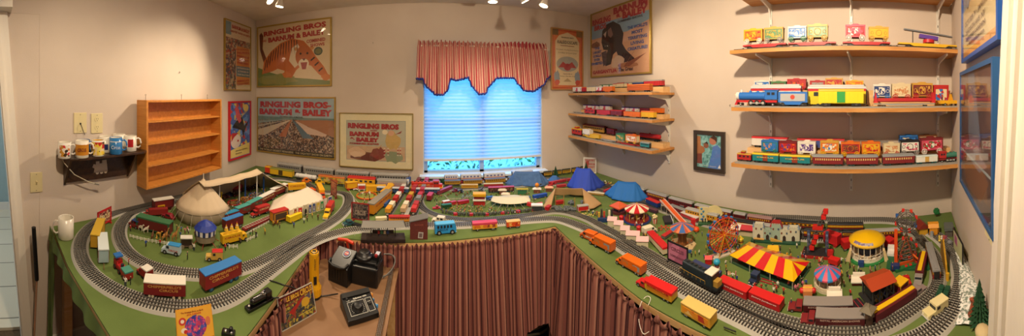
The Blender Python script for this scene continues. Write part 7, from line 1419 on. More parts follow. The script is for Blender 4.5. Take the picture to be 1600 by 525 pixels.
truck(pose((1041, 400), (1016, 373)), 17, 'red-roofed toy bus with cream and blue sides behind the pink screen', 'D0C4A0', 'C41E22', None, .042, name='toy_bus', cat='toy bus', axles=(.2, .8), rnd=True, roofz=.2)
billboard((1043, 408), (1075, 424), 35, 'large drive-in style pink screen in a black frame', '17181C', art(['A8607A', 'B8708A', 'A05A74', 'B06880'], 14), [('CIRCUS', .70, .62, .16), ('COMING SOON', .40, .7, .1)], '7A4458', foot=.04, border=.07)
q = spot(1112, 350, None, occ=.08); k = q[5]; t = mk('toy_bandshell', 'cream bandshell with a round sunburst back and a row of musicians', 'toy bandshell', q); G().box((0, 0, .006), (42*k, .06, .012), '2A5A3A').obj('stage_base', t); G().box((-13*k, .012, 13*k), (14*k, .01, 24*k), 'D8CC9A').obj('side_wall', t); g = G(); g.M = Matrix.Translation((4*k, .02, 14*k)); g.cyl((0, -.004, 0), (0, .004, 0), 13*k, 'DCCF98', 26); g.obj('sunburst_shell', t)
for i in range(5): G().ball((-16*k+3*k*(i % 2), .0055, (7+4*i)*k), 1.8*k, '4A8AB0', 8, 1, 1, .4).obj('painted_star', t)
G().box((16*k, 0, 9*k), (10*k, .03, 3*k), 'D8CC9A').obj('canopy', t)
for i in range(8): o_ = inst(FIG[['blue', 'black', 'red', 'yellow'][i % 4]][0], 'musician', t, (-14*k+4*k*i, -.010, .012), i, .9)
# booths, maroon trailers, castle
q = spot(1160, 366, None, occ=.06); k = q[5]; q = q[:3]+(q[3]-.25,)+q[4:]; t = mk('toy_game_booths', 'long white game booth row with a pink awning right of the ferris wheel', 'toy booth', q); G().box((0, 0, 3.5*k), (38*k, .035, 7*k), 'C8B898').obj('counter', t); G().box((0, .012, 8*k), (38*k, .006, 14*k), 'D8C8B0').obj('back_wall', t); G().box((8*k, -.01, 12*k), (20*k, .04, 1.4*k), 'C03A44', rx=.3).obj('awning', t); G().box((-10*k, -.01, 11*k), (17*k, .04, 1.4*k), 'E4D8D0', rx=.3).obj('awning', t)
tr(1152, 353, 1178, 360, 13, 'maroon trailer with a grey roof behind the game booths', '5A1A20', '8A8686', .042, txt='AMUSEMENTS', tc='B8A890'); tr(1155, 342, 1174, 348, 9, 'short red trailer with a silver roof behind the maroon one', 'A02428', 'A8A8A8', .038); tr(1146, 341, 1156, 344, 8, 'small bright red box on a cream stand left of the maroon trailers', 'D0C4A4', 'CC2424', .035)
q = spot(1213, 375, None, occ=.11); k = q[5]; q = q[:3]+(q[3]-.13,)+q[4:]; t = mk('toy_castle', 'white fairy castle funhouse front on a dark green base', 'toy castle', q); G().box((0, 0, .004), (76*k, .09, .008), '1E4A36').obj('base', t); CW = mat('C8C6B0', .6); CG = mat('9AB0A0', .6)
for i, (x, w_, hh, m_) in enumerate(((-27, 14, 22, CW), (-13, 13, 14, CG), (0, 14, 24, CG), (13, 13, 16, CW), (27, 14, 20, CW))):
    G().box((x*k, 0, .008+hh*k/2), (w_*k, .04, hh*k), m_).obj('castle_wall', t)
    g = G(); [g.box((x*k+(j-1.5)*w_*k/4, -.018, .008+hh*k+.002), (w_*k/6, .004, .006), m_) for j in range(4)]; g.obj('battlement', t)
    G().prism([((x-2.5)*k, .008), ((x+2.5)*k, .008), ((x+2.5)*k, .008+6*k), (x*k, .008+8.5*k), ((x-2.5)*k, .008+6*k)], -.0212, -.02, '3A2A24').obj('doorway', t)
    G().box((x*k+4*k, -.0206, .008+hh*k*.72), (2.4*k, .001, 3*k), '4A5A70').obj('window', t); G().box((x*k-4*k, -.0206, .008+hh*k*.72), (2.4*k, .001, 3*k), '7A4A3A').obj('window', t)
for x in (-35, -20, 7, 20, 35): G().cyl((x*k, -.012, .008), (x*k, -.012, 20*k), 2.2*k, CW, 10).obj('turret', t); G().cyl((x*k, -.012, 20*k), (x*k, -.012, 28*k), 2.8*k, '7A8A9A', 10, .0003).obj('spire', t)
G().prism([(-8*k, .008), (10*k, .008), (-8*k, 7*k)], -.034, -.024, 'C8A050').obj('ramp', t); G().box((-26*k, -.03, 4*k), (16*k, .012, .004), 'C89A50').obj('balcony', t)
G().prism([(-10*k, 22*k), (10*k, 22*k), (6*k, 30*k), (-6*k, 30*k)], -.015, .015, 'A82A2A').obj('red_roof', t)
q = spot(1157, 380); k = q[5]; t = mk('toy_kiosk', 'small yellow star-topped drink kiosk below the game booths', 'toy kiosk', q); G().cyl((0, 0, 0), (0, 0, 7*k), 4*k, 'D8B82A', 10).cyl((0, 0, 2*k), (0, 0, 4*k), 4.2*k, '8A3A2A', 10).obj('kiosk_body', t); G().lathe([(0, 12*k), (5.5*k, 7*k), (0, 6.8*k)], mat('E4C42A'), n=5, smooth=False).obj('star_roof', t)
for px, py, lb in ((1170, 384, 'tiny black motorcycle, left one above the striped tent'), (1175, 387, 'tiny black motorcycle, right one above the striped tent')):
    q = spot(px, py, -.5); t = mk('toy_motorcycle', lb, 'toy motorcycle', q); [G().ring((sx*.008, 0, .005), .004, .0014, '151515', 12, 'Y').obj('wheel', t) for sx in (-1, 1)]; G().tube([(-.008, 0, .005), (0, 0, .010), (.008, 0, .005)], .0018, '202024', 5).obj('frame', t); G().tube([(.006, -.005, .013), (.006, .005, .013)], .001, 'B0B0B0', 5).obj('handlebar', t)
q = spot(1208, 397); k = q[5]; t = mk('toy_food_stand', 'yellow food stall with an open counter above the striped tent', 'toy stall', q); G().box((0, 0, 3*k), (17*k, .03, 6*k), '9A6A2A').obj('counter', t); G().add([(-9.5*k, -.022, 8*k), (9.5*k, -.022, 8*k), (9.5*k, .022, 8*k), (-9.5*k, .022, 8*k), (-8*k, .012, 12*k), (8*k, .012, 12*k)], [(0, 1, 5, 4), (1, 2, 5), (2, 3, 4, 5), (3, 0, 4), (3, 2, 1, 0)], 'DDB022').obj('roof', t); [G().cyl((sx*8*k, -.016, 5*k), (sx*8*k, -.016, 8*k), .0013, 'D8C8A0', 6).obj('post', t) for sx in (-1, 1)]
# striped tent
P0 = [V(1142, 410), V(1243, 452), V(1262, 424), V(1169, 390)]
c = sum(P0, Vector((0, 0)))/4; ax = ((P0[1]-P0[0])+(P0[2]-P0[3])).normalized(); ay = Vector((-ax.y, ax.x)); L = ((P0[1]-P0[0]).length+(P0[2]-P0[3]).length)/2; D = .155
t = thing('striped_tent', 'long red and yellow striped canopy tent on the midway grass', 'toy tent', (c.x, c.y, TOP), atan2(ax.y, ax.x)); RY = [mat('C81E26', .25, coat=.4), mat('E8B410', .25, coat=.4)]; ze, zr = .036, .066; g = G(); n = 9
pat = [0, 1, 1, 0, 1, 1, 0, 1, 1, 0]
for i in range(7):
    x0 = -L*.36+L*.72*i/7; x1 = x0+L*.72/7; m = RY[(i+1) % 2]
    for s in (-1, 1): g.add([(x0, 0, zr), (x1, 0, zr), (-L/2+L*(i+1)/7, s*D/2, ze), (-L/2+L*i/7, s*D/2, ze)], [(0, 1, 2, 3) if s < 0 else (3, 2, 1, 0)], m)
for sx in (-1, 1):
    for j in range(4): y0 = -D/2+D*j/4; g.add([(sx*L*.36, 0, zr), (sx*L/2, y0, ze), (sx*L/2, y0+D/4, ze)], [(0, 1, 2)], RY[(j+(sx > 0)) % 2])
o = g.obj('striped_canopy', t); s_ = o.modifiers.new('s', 'SOLIDIFY'); s_.thickness = .002
for sx in (-.48, -.16, .16, .48): [G().cyl((sx*L, s*D*.47, 0), (sx*L, s*D*.47, ze), .0018, 'C8C0A8', 6).obj('pole', t) for s in (-1, 1)]
G().box((0, 0, .003), (L*1.02, D*.95, .006), '2A4A34').obj('floor_base', t)
for i in range(6): G().box((-L*.4+L*.16*i, -D*.2, .012), (.022, .030, .014), ['C02A28', '2A4A8A', 'D8A020', '8A8A8A', 'C02A28', '2A6A4A'][i]).obj('ride_car', t)
car(pose((1181, 440), (1176, 446), L=.05), 17, 'tiny dark blue steam tractor in front of the striped tent', '1E2C4A', '2A3A5A', style='vintage', w=.034)
G_ = pose((1189, 438), (1216, 446)); t = mk('toy_track_strip', 'short red rail strip on the grass in front of the striped tent', 'toy rail', G_); [G().box((0, s*.008, .003), (G_[4], .003, .004), 'A82A34').obj('rail', t) for s in (-1, 1)]
# trucks of the midway front
truck(pose((1082, 420), (1124, 440)), 16, 'navy blue trailer behind the dark locomotive, white lettering', '26305A', '2E3A6A', None, .044, name='toy_trailer', cat='toy trailer', txt='Jerry\'s Farm', tc='B8BCC8')
for a, b, lb, tx in (((1126, 448), (1170, 468), 'bright red trailer with white script, left one of the pair', 'Jerry\'s Jamboree'), ((1174, 466), (1222, 486), 'bright red trailer with white script, right one of the pair', 'Jerry\'s Jamboree')): truck(pose(a, b), 20, lb, 'A8181C', 'CC1E20', None, .046, name='toy_trailer', cat='toy trailer', txt=tx, tc='DCC8C0', axles=(.15, .24, .85), roofz=.05)
truck(pose((1326, 484), (1238, 482), L=.235), 19, 'maroon semi truck with a grey trailer roof, farther of the two parked side by side', '4A1418', '8A8480', '7A2024', .05, .22, txt='ROYAL AMERICAN SHOWS', tc='B89A8A', axles=(.78, .86))
truck(pose((1342, 505), (1260, 502), L=.22), 21, 'maroon semi truck with a grey trailer roof, nearer of the two parked side by side', '4E1418', '8A8480', '7A2024', .052, .22, txt='ROYAL AMERICAN SHOWS', tc='B89A8A', axles=(.78, .86), hub='C8C090')
ab = pose((1134, 470), (1142, 473)); t = mk('toy_hoop', 'small round dark hoop lying on the grass below the red trailers', 'toy hoop', ab); G().ring((0, 0, .003), .010, .0025, '4A2A2A', 16).obj('hoop', t)
x, y = T(1138, 427); tag(G().lathe([(0, .004), (.005, .006), (.006, .003), (.012, .003), (.013, 0)], 'B8906A', (x, y, TOP), 16).obj('toy_fountain'), 'small round tan fountain in front of the striped tent', 'toy fountain')
q = spot(1262, 462); k = q[5]; t = mk('hot_dog_stand', 'red hot-dog-shaped stand with a yellow stripe beside the blue and pink carousel', 'toy stand', q); G().cyl((-9*k, 0, 8*k), (9*k, 0, 8*k), 4.5*k, 'C41E1E', 14).ball((-9*k, 0, 8*k), 4.5*k, 'C41E1E', 12).ball((9*k, 0, 8*k), 4.5*k, 'C41E1E', 12).obj('sausage', t); G().box((0, -.002, 8*k), (14*k, .040, 9*k), 'D08A50').obj('bun_counter', t); G().tube([(-8*k, 0, 12.6*k), (0, 0, 13.2*k), (8*k, 0, 12.6*k)], .0022, 'E0B81C').obj('mustard', t); G().box((0, -.022, 2*k), (12*k, .02, 3*k), 'C82A20').obj('step', t)
for px, py, w_, lb in ((1304, 465, 24, 'plain white flat-topped stall in front of the blue and pink carousel'), (1342, 442, 24, 'white stall with a long counter right of the blue and pink carousel')):
    q = spot(px, py); k = q[5]; t = mk('toy_food_stand', lb, 'toy stall', q); G().box((0, 0, 3*k), (w_*k*.9, .035, 6*k), 'D8D0C0' if px < 1310 else '8A2A2A').obj('counter', t); G().box((0, -.004, 7*k), (w_*k, .05, 1.6*k), 'E6E0D0').obj('roof', t); G().box((0, .014, 10*k), (w_*k*.8, .012, 5*k), 'E0D8C8').obj('sign_box', t)
truck(pose((1316, 390), (1334, 386)), 18, 'bright red boxy truck left of the yellow carousel', 'B8181C', 'C82024', 'B81C20', .05, .3); truck(pose((1384, 384), (1400, 392)), 18, 'bright red truck right of the yellow carousel', 'B0181A', 'C82024', 'A8181C', .05, .3)
car(pose((1391, 404), (1394, 388), L=.08), 14, 'white toy pickup truck between the yellow carousel and the tower ride', 'E4E0D8', None, style='pickup', w=.038)
truck(pose((1310, 415), (1297, 411), L=.05), 12, 'small red cab behind the blue and pink carousel', 'C01E20', 'CC2420', None, .034, name='toy_wagon', cat='toy wagon')
# coal mine loader building
q = spot(1372, 464, None, occ=.09); k = q[5]; q = q[:3]+(q[3]+.55,)+q[4:]; t = mk('toy_loading_station', 'grey open-framed loading building with an orange-red roof among the trucks', 'toy building', q); L = 44*k; h = 34*k
G().box((0, 0, .003), (L*1.1, .10, .006), '2A2A2C').obj('base', t)
for x in (-.42, -.14, .14, .42): [G().box((x*L, s*.038, h*.4), (.006, .006, h*.8), '3A3A3C').obj('post', t) for s in (-1, 1)]
for x in (-.28, 0, .28): G().box((x*L, -.038, h*.4), (L*.3, .0015, .004), '46464A', ry=.9).box((x*L, -.038, h*.4), (L*.3, .0015, .004), '46464A', ry=-.9).obj('cross_brace', t)
G().box((0, .005, h*.45), (L*.8, .05, h*.5), '232326').obj('interior', t); G().box((-.1*L, -.025, h*.2), (.03, .01, .02), 'B8902A').obj('machine', t); G().box((.2*L, -.025, h*.18), (.012, .01, .016), '2A3AA0').obj('machine', t)
G().add([(-L*.52, -.05, h*.80), (L*.52, -.05, h*.80), (L*.52, .05, h*.80), (-L*.52, .05, h*.80), (-L*.52, 0, h*1.0), (L*.52, 0, h*1.0)], [(0, 1, 5, 4), (1, 2, 5), (2, 3, 4, 5), (3, 0, 4), (3, 2, 1, 0)], 'A8401E').obj('roof', t)
q = spot(1338, 480, .5); t = mk('toy_ramp', 'dark striped ramp slab left of the orange-roofed loading building', 'toy ramp', q); G().box((0, 0, .008), (.07, .06, .004), '26222A', ry=.15).obj('ramp_deck', t); [G().box((0, yy, .0115), (.066, .003, .001), '9A2A34', ry=.15).obj('stripe', t) for yy in (-.018, 0, .018)]
q = spot(1357, 508, .3); k = q[5]; t = mk('watch_tower', 'small pagoda-roofed brown control tower near the front right edge', 'toy tower', q); G().box((0, 0, 9*k), (11*k, 11*k, 18*k), '4A3428').obj('tower_body', t); G().box((0, 0, 21*k), (15*k, 15*k, 9*k), '5A4434').obj('cabin', t); g = G(); windows(g, -6*k, 6*k, 21*k, 3*k, 4*k, 3, 7.6*k, '8A9AA0'); g.obj('window', t); G().lathe([(0, 35*k), (4*k, 30*k), (15*k, 25*k), (14*k, 24*k)], mat('6E6654', .7), n=4, smooth=False).obj('pagoda_roof', t)
wagon(pose((1399, 452), (1414, 460)), 22, 'maroon hopper box with a yellow top right of the loading building', '6A1A20', 'E0B018', '6A1A20', w=.05)
truck(pose((1374, 497), (1436, 456), L=.26), 20, 'maroon semi truck with a long yellow-topped trailer beside the inner track', '5A1A22', 'E2B414', '8A7A78', .046, .22, axles=(.80, .88), roofz=.06, rw=.45, hub='B0A8A0')
truck(pose((1443, 409), (1434, 448), L=.20), 20, 'maroon semi truck with a yellow-topped tank trailer behind the tower ride', '5E1A22', 'E2B414', '8A8480', .042, .25, axles=(.80, .88), roofz=.06, rw=.45)
car(pose((1420, 446), (1414, 434), L=.06), 9, 'small red toy tractor between the two yellow-topped semi trucks', 'B81E1C', None, style='pickup', w=.026)
G_ = pose((1398, 424), (1440, 411)); t = mk('toy_fence_base', 'green angled platform edge beneath the right tower ride', 'toy platform', G_); G().box((0, 0, .006), (G_[4], .03, .012), '1E6A3A').obj('slab', t); G().box((0, .01, .018), (G_[4]*.8, .004, .012), 'C8501C').obj('railing', t)
# jeep and crates between the loops, gold board, grey coach
car(pose((1471, 482), (1452, 495), L=.095), 19, 'cream vintage toy jeep with a round emblem between the tracks at lower right', 'DCCF98', 'E0D4A0', style='vintage', w=.042)
x, y = T(1471, 487); 
q = pose((1477, 455), (1468, 480), L=.10); t = mk('toy_crates', 'dark green six-box crate load behind the cream jeep', 'toy crates', q); [G().box((-.03+.03*i, (j-.5)*.024, .014), (.026, .020, .024), '1C4A36').obj('crate', t) for i in range(3) for j in range(2)]; G().box((0, 0, .001), (.10, .052, .002), '1A3A2A').obj('base', t)
q = pose((1470, 396), (1481, 440)); t = mk('toy_billboard', 'tall gold triangular board standing between the tracks at right', 'toy billboard', q); h = 30*q[5]; G().prism([(-q[4]*.5, 0), (q[4]*.42, 0), (q[4]*.30, h*.5), (-q[4]*.1, h*1.3), (-q[4]*.35, h*.9)], -.004, .004, mat('B88A1E', .35, .5)).obj('gold_board', t); G().cyl((q[4]*.46, 0, 0), (q[4]*.46, 0, .03), .008, 'C8981E', 10).obj('post', t)
railcar(pose((1451, 392), (1464, 440)), 18, 'silver-roofed dark red passenger car on the inner track at the right', 'pass', '8A2A2A', '8A8A8A', w=.05, stripe=[('A87A2A', .5, .75)])
LOC = pose((1068, 430), (1126, 462)); diesel((LOC[0], LOC[1], TOP+.012)+LOC[3:], 32, 'dark green-blue diesel locomotive with a cream cab roof on the inner track', '14262E', '101C22', 'E0DCC8', 'B08A2A', w=.052, band='B08A3A')
# outer front trucks on the right wing
OR_ = art(['D8600E', '8A8A90', 'C85A18', '7A8A94', 'B8703A', 'D8600E'], 50)
car(pose((930, 377), (910, 369), L=.10), 14, 'small orange toy van leading the orange trucks along the front edge', 'C8541A', 'DC6410', style='van', w=.042, txt='CIRCUS', tc='E8E0D0')
truck(pose((958, 396), (924, 379)), 22, 'orange circus truck with pictured sides, second in the front-edge row', 'C8642A', 'E0660E', 'D4600E', .046, .24, art_=OR_, roofz=.14)
truck(pose((1006, 431), (966, 409)), 22, 'orange circus truck with pictured sides, third in the front-edge row', 'C8642A', 'E0660E', 'D4600E', .046, .24, art_=OR_, roofz=.14)
truck(pose((1054, 472), (998, 442)), 22, 'yellow circus truck with a bright red roof in the front-edge row', 'C8981E', 'D0161A', 'C01A1E', .048, .26, txt='CIRCUS', tc='A02018', roofz=.22, art_=mat('C8781E'))
truck(pose((1115, 512), (1070, 486)), 26, 'cream-roofed yellow trailer with red pictures at the front edge, rightmost of the row', 'D8A030', 'DDB868', None, .05, name='toy_trailer', cat='toy trailer', art_=art(['D88A2A', 'B03A2A', 'E0B870', 'C8602A'], 40), axles=(.2, .8), roofz=.08)
wire([(*T(1013, 478), TOP+.003), (*T(1018, 470), TOP+.012), (*T(1010, 464), TOP+.006), (*T(1000, 470), TOP-.01), (*T(997, 478), TOP-.05), (*T(1004, 490), TOP-.08), (*T(1014, 492), TOP-.06)], .0013, 'E4DCD0', 'white wire looping over the skirt edge beside the red and yellow truck')
wire([(*T(1131, 516), TOP+.010), (*T(1150, 524), TOP+.012)], .0025, '1A1A1A', 'short black wire across the outer track at the bottom edge')
# passenger trains along the right wall
def rt(px0, px1, off, hpx, lb, body, roof, **k):
    A = (rightx(3)-off, 3); B = (rightx(-1)-off, -1); x0, y0, _ = hit(px0, A, B); x1, y1, _ = hit(px1, A, B); m = (Vector((x0, y0))+Vector((x1, y1)))/2; d = Vector((x1-x0, y1-y0))
    return railcar((m.x, m.y, TOP+.012, atan2(d.y, d.x), d.length*.97, m.length/F), hpx, lb, 'pass', body, roof, **k)
for off, lb in ((.185, 'rear'), (.275, 'front')): track('straight %s track along the right wall under the passenger trains' % lb, [(rightx(y)-off, y) for y in (2.1, 1.4, .7, .1)], False, .08)
MR = '6A1A1E'; YS = [('C8901C', .38, .72)]
for i, (a, b, c, r_) in enumerate(((976, 1010, MR, 'A8A8A4'), (1012, 1044, MR, '9A9A98'), (1046, 1084, MR, 'A0A09E'), (1086, 1145, MR, 'A8A8A6'), (1147, 1166, MR, 'A0A0A0'), (1168, 1208, MR, '9A7A78'), (1210, 1290, MR, '1E1E20'), (1292, 1350, MR, '1E1E20'))): rt(a, b, .185, 13, 'maroon passenger car on the rear wall train, %s from the left' % nms[i], c, r_, stripe=YS if i > 5 else None, nwin=10, win='C8A030' if i % 2 else '1E1A1A')
for i, (a, b, c, r_) in enumerate(((1072, 1124, 'C8901C', 'A8A8A4'), (1126, 1186, MR, '222224'), (1188, 1253, MR, 'A8A8A4'), (1255, 1314, MR, '2A2A2A'), (1316, 1348, MR, '1E1E20'), (1350, 1408, MR, '9E9E9C'))): rt(a, b, .275, 14, '%s passenger car with a yellow band on the front wall train, %s from the left' % ('silver-roofed' if i in (0, 2, 5) else 'dark-roofed', nms[i]), c, r_, stripe=YS, nwin=11, win='2A1A1A')
tr(1018, 308, 1042, 313, 8, 'cream flat-roofed trailer right of the bright blue tent', 'B8A878', 'E0D8AC', .04); tr(1040, 316, 1071, 328, 9, 'long grey flat-roofed trailer behind the orange slide', '5A5E60', '84888A', .045); tr(1048, 326, 1075, 337, 9, 'maroon trailer with a grey roof beside the orange slide', '7A2A34', '8E9090', .036)
tr(1066, 338, 1090, 348, 10, 'white and red trailer between the orange slide and the bandshell', 'B83A40', 'D8D0CC', .036); tr(1012, 318, 1030, 326, 12, 'navy show wagon with a red top left of the orange slide', '1E3A7A', 'C82A2C', .04); tr(1006, 327, 1027, 334, 7, 'dark purple flat trailer below the navy show wagon', '4A3040', '6A4050', .03)
q = spot(1085, 361); k = q[5]; t = mk('toy_ticket_booth', 'red booth with an orange round seat beside the swing ride', 'toy booth', q); G().box((-2*k, .01, 9*k), (7*k, .02, 18*k), 'C8242C').obj('booth_body', t); G().ball((3*k, -.01, 4*k), 5*k, 'E0501A', 12, .8).obj('seat', t)
for px, py, c in ((1018, 306, 'E0B090'), (1034, 311, 'D8501C')): x, y = T(px, py+6); t = thing('toy_balloon_stand', '%s ball on a small post near the navy show wagon' % ('peach' if px < 1020 else 'orange'), 'toy ball', (x, y, TOP)); G().cyl((0, 0, 0), (0, 0, .03), .002, 'D8D0C0').obj('post', t); G().ball((0, 0, .038), .014, c, 12).obj('ball', t)
# back right corner: small houses, rocks, framed panel, snow
q = spot(1440, 364, .2); k = q[5]; t = mk('toy_house', 'yellow toy cabin with a dark red roof in the far right corner', 'toy house', q); G().box((0, 0, 6*k), (18*k, .05, 12*k), 'C89A2A').obj('walls', t); G().add([(-11*k, -.035, 11*k), (11*k, -.035, 11*k), (11*k, .035, 11*k), (-11*k, .035, 11*k), (-11*k, 0, 19*k), (11*k, 0, 19*k)], [(0, 1, 5, 4), (1, 2, 5), (2, 3, 4, 5), (3, 0, 4), (3, 2, 1, 0)], '7A2A1E').obj('roof', t); g = G(); windows(g, -8*k, 8*k, 6*k, 3*k, 5*k, 3, .0256, '3A2A1A'); g.obj('window', t)
q = spot(1458, 366, -.1); k = q[5]; t = mk('toy_house', 'orange-yellow toy cottage between the red-roofed cabin and the grey depot', 'toy house', q); G().box((0, 0, 7*k), (14*k, .045, 14*k), 'D89020').box((3*k, -.02, 4*k), (8*k, .03, 8*k), 'D89A2A').obj('walls', t); G().prism([(-8*k, 13*k), (8*k, 13*k), (4*k, 18*k), (-4*k, 18*k)], -.03, .03, 'E0982A').obj('roof', t); g = G(); windows(g, -6*k, 6*k, 8*k, 2.5*k, 4*k, 2, .0232, '4A2A1A'); g.obj('window', t)
q = spot(1482, 366, -.2); k = q[5]; t = mk('toy_depot', 'grey-roofed toy depot with red and white doors in the far right corner', 'toy building', q); G().box((0, 0, 5*k), (18*k, .04, 10*k), '5A5450').obj('walls', t); G().rbox((0, -.002, 12*k), (22*k, .055, 4*k), '5E6664', .006).obj('roof', t); [G().box((x*k, -.0212, 4*k), (4*k, .001, 6*k), c).obj('door', t) for x, c in ((-6, 'A83A2A'), (0, 'D8D4CC'), (6, 'B0402A'))]
bush(1484, 347, .024, 'round green toy tree behind the grey depot', '1F6A34', xy=(1.79, -.40))
for i in range(9): px, py = 1468+(i % 4)*3.4, 372+(i//4)*3.2; x, y = T(px, py); tag(G().ball((x, y, TOP+.007), .008, mat(['E0C850', 'D8D0C0', 'C04A3A', '8A3A5A'][i % 4], .5), 8).obj('toy_barrel'), 'tiny round coloured barrel in the cluster before the grey depot', 'toy barrel', 'barrels before the grey depot')
x, y = T(1484, 382); tag(G().ball((x, y, TOP+.012), .015, mat('7A7C80', .7), 10, .8).obj('grey_stone'), 'smooth grey stone beside the barrel cluster in the right corner', 'stone')
q = spot(1456, 371, .3); t = mk('water_tank', 'small grey toy tank between the cottage and the track', 'toy tank', q); G().cyl((0, 0, 0), (0, 0, .03), .010, '9AA0A4', 12).obj('tank', t); G().cyl((0, 0, .03), (0, 0, .036), .011, '7A8084', 12, .002).obj('tank_roof', t)
crowd([(1450, 374), (1466, 376), (1480, 388), (1490, 394), (1478, 384)], 6, 'in the far right corner village', .9)
q = pose((1490, 388), (1506, 418)); t = mk('picture_stand', 'small black-framed picture leaning on the right wall behind the track', 'toy billboard', q); h = 34*q[5]; L = q[4]; g = G(); [g.box((s*L/2, 0, h/2), (.006, .006, h), '141416') for s in (-1, 1)]; [g.box((0, 0, z), (L, .006, .006), '141416') for z in (.003, h)]; g.obj('frame', t); G().box((0, 0, h/2), (L, .003, h), 'C8CCA0').obj('backing', t); v = vis(q); G().box((-L*.2*1, v*.002, h*.65), (L*.3, .001, h*.4), 'A85A8A').obj('picture', t)
SN = noise_mat('snow_batting', [(.42, '7A8A80'), (.55, 'E4E6E4')], 90, .95, bump=.6, bscale=200)
sp = [(1494, 388), (1500, 400), (1505, 418), (1510, 432), (1516, 452), (1520, 468), (1511, 490), (1496, 525), (1535, 540), (1552, 515), (1542, 485), (1530, 452), (1519, 428), (1510, 408), (1502, 392)]
pts = [T(a, b) for a, b in sp]; cx_ = sum(p[0] for p in pts)/len(pts); cy_ = sum(p[1] for p in pts)/len(pts)
g = G(); n = 34; rn = random.Random(4)
mid = [((pts[i][0]+pts[-1-i][0])/2, (pts[i][1]+pts[-1-i][1])/2, hypot(pts[i][0]-pts[-1-i][0], pts[i][1]-pts[-1-i][1])/2) for i in range(7)]
vs = []; K = 9
for i in range(len(mid)*4-3):
    f = i/4; j = min(len(mid)-2, int(f)); u = f-j; a, b = mid[j], mid[j+1]; x = a[0]+(b[0]-a[0])*u; y = a[1]+(b[1]-a[1])*u; w_ = max(.015, a[2]+(b[2]-a[2])*u); dx, dy = b[0]-a[0], b[1]-a[1]; l = hypot(dx, dy) or 1; nx, ny = -dy/l, dx/l
    for k_ in range(K): s = -1+2*k_/(K-1); jj = rn.uniform(.85, 1.1); vs.append((x+nx*w_*s*jj, max(-.455, y+ny*w_*s*jj), TOP+.002+.016*(1-s*s)*rn.uniform(.6, 1.1)))
nr = len(mid)*4-3; g.add(vs, [(i*K+j, i*K+j+1, (i+1)*K+j+1, (i+1)*K+j) for i in range(nr-1) for j in range(K-1)], SN, True); tag(g.obj('snow_batting'), 'strip of white fluffy snow batting along the right edge of the table', 'snow batting')
x, y = T(1533, 508); tree(1533, 508, .15, .045, 'dark green fir tree on the snow batting at the far right', xy=(x, y)); x, y = T(1534, 524); t = G(); t.ball((x-.01, y, TOP+.018), .026, mat('C8B488', .85), 12, .75, 1.2, 1); tag(t.obj('rock'), 'pale tan rock at the lower right edge by the door casing', 'rock')
q = spot(1520, 505, 1.0); t = mk('log_pile', 'reddish-brown bark log standing in the snow batting beside the fir tree', 'toy log', q); G().tube([(0, 0, 0), (.006, 0, .03), (-.004, .004, .06), (.0, 0, .085)], .013, mat('9A4A2C', .9), 8).obj('log', t)
# figures on the midway
G_M = 'on the midway lawn'
crowd([(1095, 420), (1060, 395), (1080, 365), (1150, 372), (1180, 390), (1140, 400), (1135, 425)], 26, G_M+' by the ferris wheel', .8)
crowd([(1130, 430), (1180, 440), (1262, 440), (1262, 478), (1230, 478), (1150, 450)], 22, G_M+' below the striped tent', .9)
crowd([(1150, 378), (1250, 388), (1262, 405), (1320, 408), (1330, 440), (1270, 425), (1180, 395)], 34, G_M+' above the striped tent', .85)
crowd([(1318, 420), (1395, 418), (1400, 432), (1350, 452), (1320, 478), (1310, 440)], 22, G_M+' right of the small carousel', .9)
crowd([(950, 350), (975, 352), (1010, 345), (1030, 350), (1050, 362), (1030, 388), (1000, 380)], 18, G_M+' around the ice-cream van', .75)
# ---------------------------------------------------------------- shelves on the right wall
def shelfpose(px0, px1, off, z):
    A = (rightx(3)-off, 3); B = (rightx(-1)-off, -1); x0, y0, _ = hit(px0, A, B); x1, y1, _ = hit(px1, A, B); return ((x0+x1)/2, (y0+y1)/2, z, atan2(y1-y0, x1-x0), hypot(x1-x0, y1-y0), hypot((x0+x1)/2, (y0+y1)/2)/F)
WHT = mat('E0DDD4', .4)
def shelf(ya, yb, depth, z, lb, ys, riser=None, trk=None, th=.022, under=True):
    t = thing('wall_shelf', lb, 'shelf', (0, 0, 0)); a = (rightx(ya)-.004, ya); b = (rightx(yb)-.004, yb)
    G().slab([(a[0]-depth, ya), (b[0]-depth, yb), b, a], z-th, z, OAK).obj('shelf_board', t)
    for y in ys:
        x = rightx(y); g = G(); g.add([(x-.012, y-.004, z-th), (x-depth*.93, y-.004, z-th), (x-depth*.93, y-.004, z-th-.012), (x-.05, y-.004, z-th-.04), (x-.012, y-.004, z-th-.10)]+[(x-.012, y+.004, z-th), (x-depth*.93, y+.004, z-th), (x-depth*.93, y+.004, z-th-.012), (x-.05, y+.004, z-th-.04), (x-.012, y+.004, z-th-.10)], [(0, 1, 2, 3, 4), (9, 8, 7, 6, 5)]+[(i, i+5, (i+1) % 5+5, (i+1) % 5) for i in range(5)], WHT); g.obj('shelf_bracket', t)
    for off, h, c in riser or ():
        g = G(); g.slab([(rightx(ya)-off-.045, ya-.02), (rightx(yb)-off-.045, yb+.02), (rightx(yb)-off+.035, yb+.02), (rightx(ya)-off+.035, ya-.02)], z, z+h, c); g.obj('riser_board', t)
    return t
def standards(ys, z0, z1, grp):
    for i, y in enumerate(ys):
        x = rightx(y)-.006; t = thing('shelf_standard', 'white slotted shelf standard on the wall, %s from the left %s' % (nms[i], grp), 'shelf standard', (x, y, 0)); g = G().box((0, 0, (z0+z1)/2), (.010, .018, z1-z0), WHT); n = int((z1-z0)/.05)
        for j in range(n): g.box((-.0055, 0, z0+.05*j+.02), (.001, .004, .016), '3A362E')
        g.obj('channel', t)
YS3 = (.675, .15, -.42); standards(YS3, .98, 2.42, 'behind the large shelves')
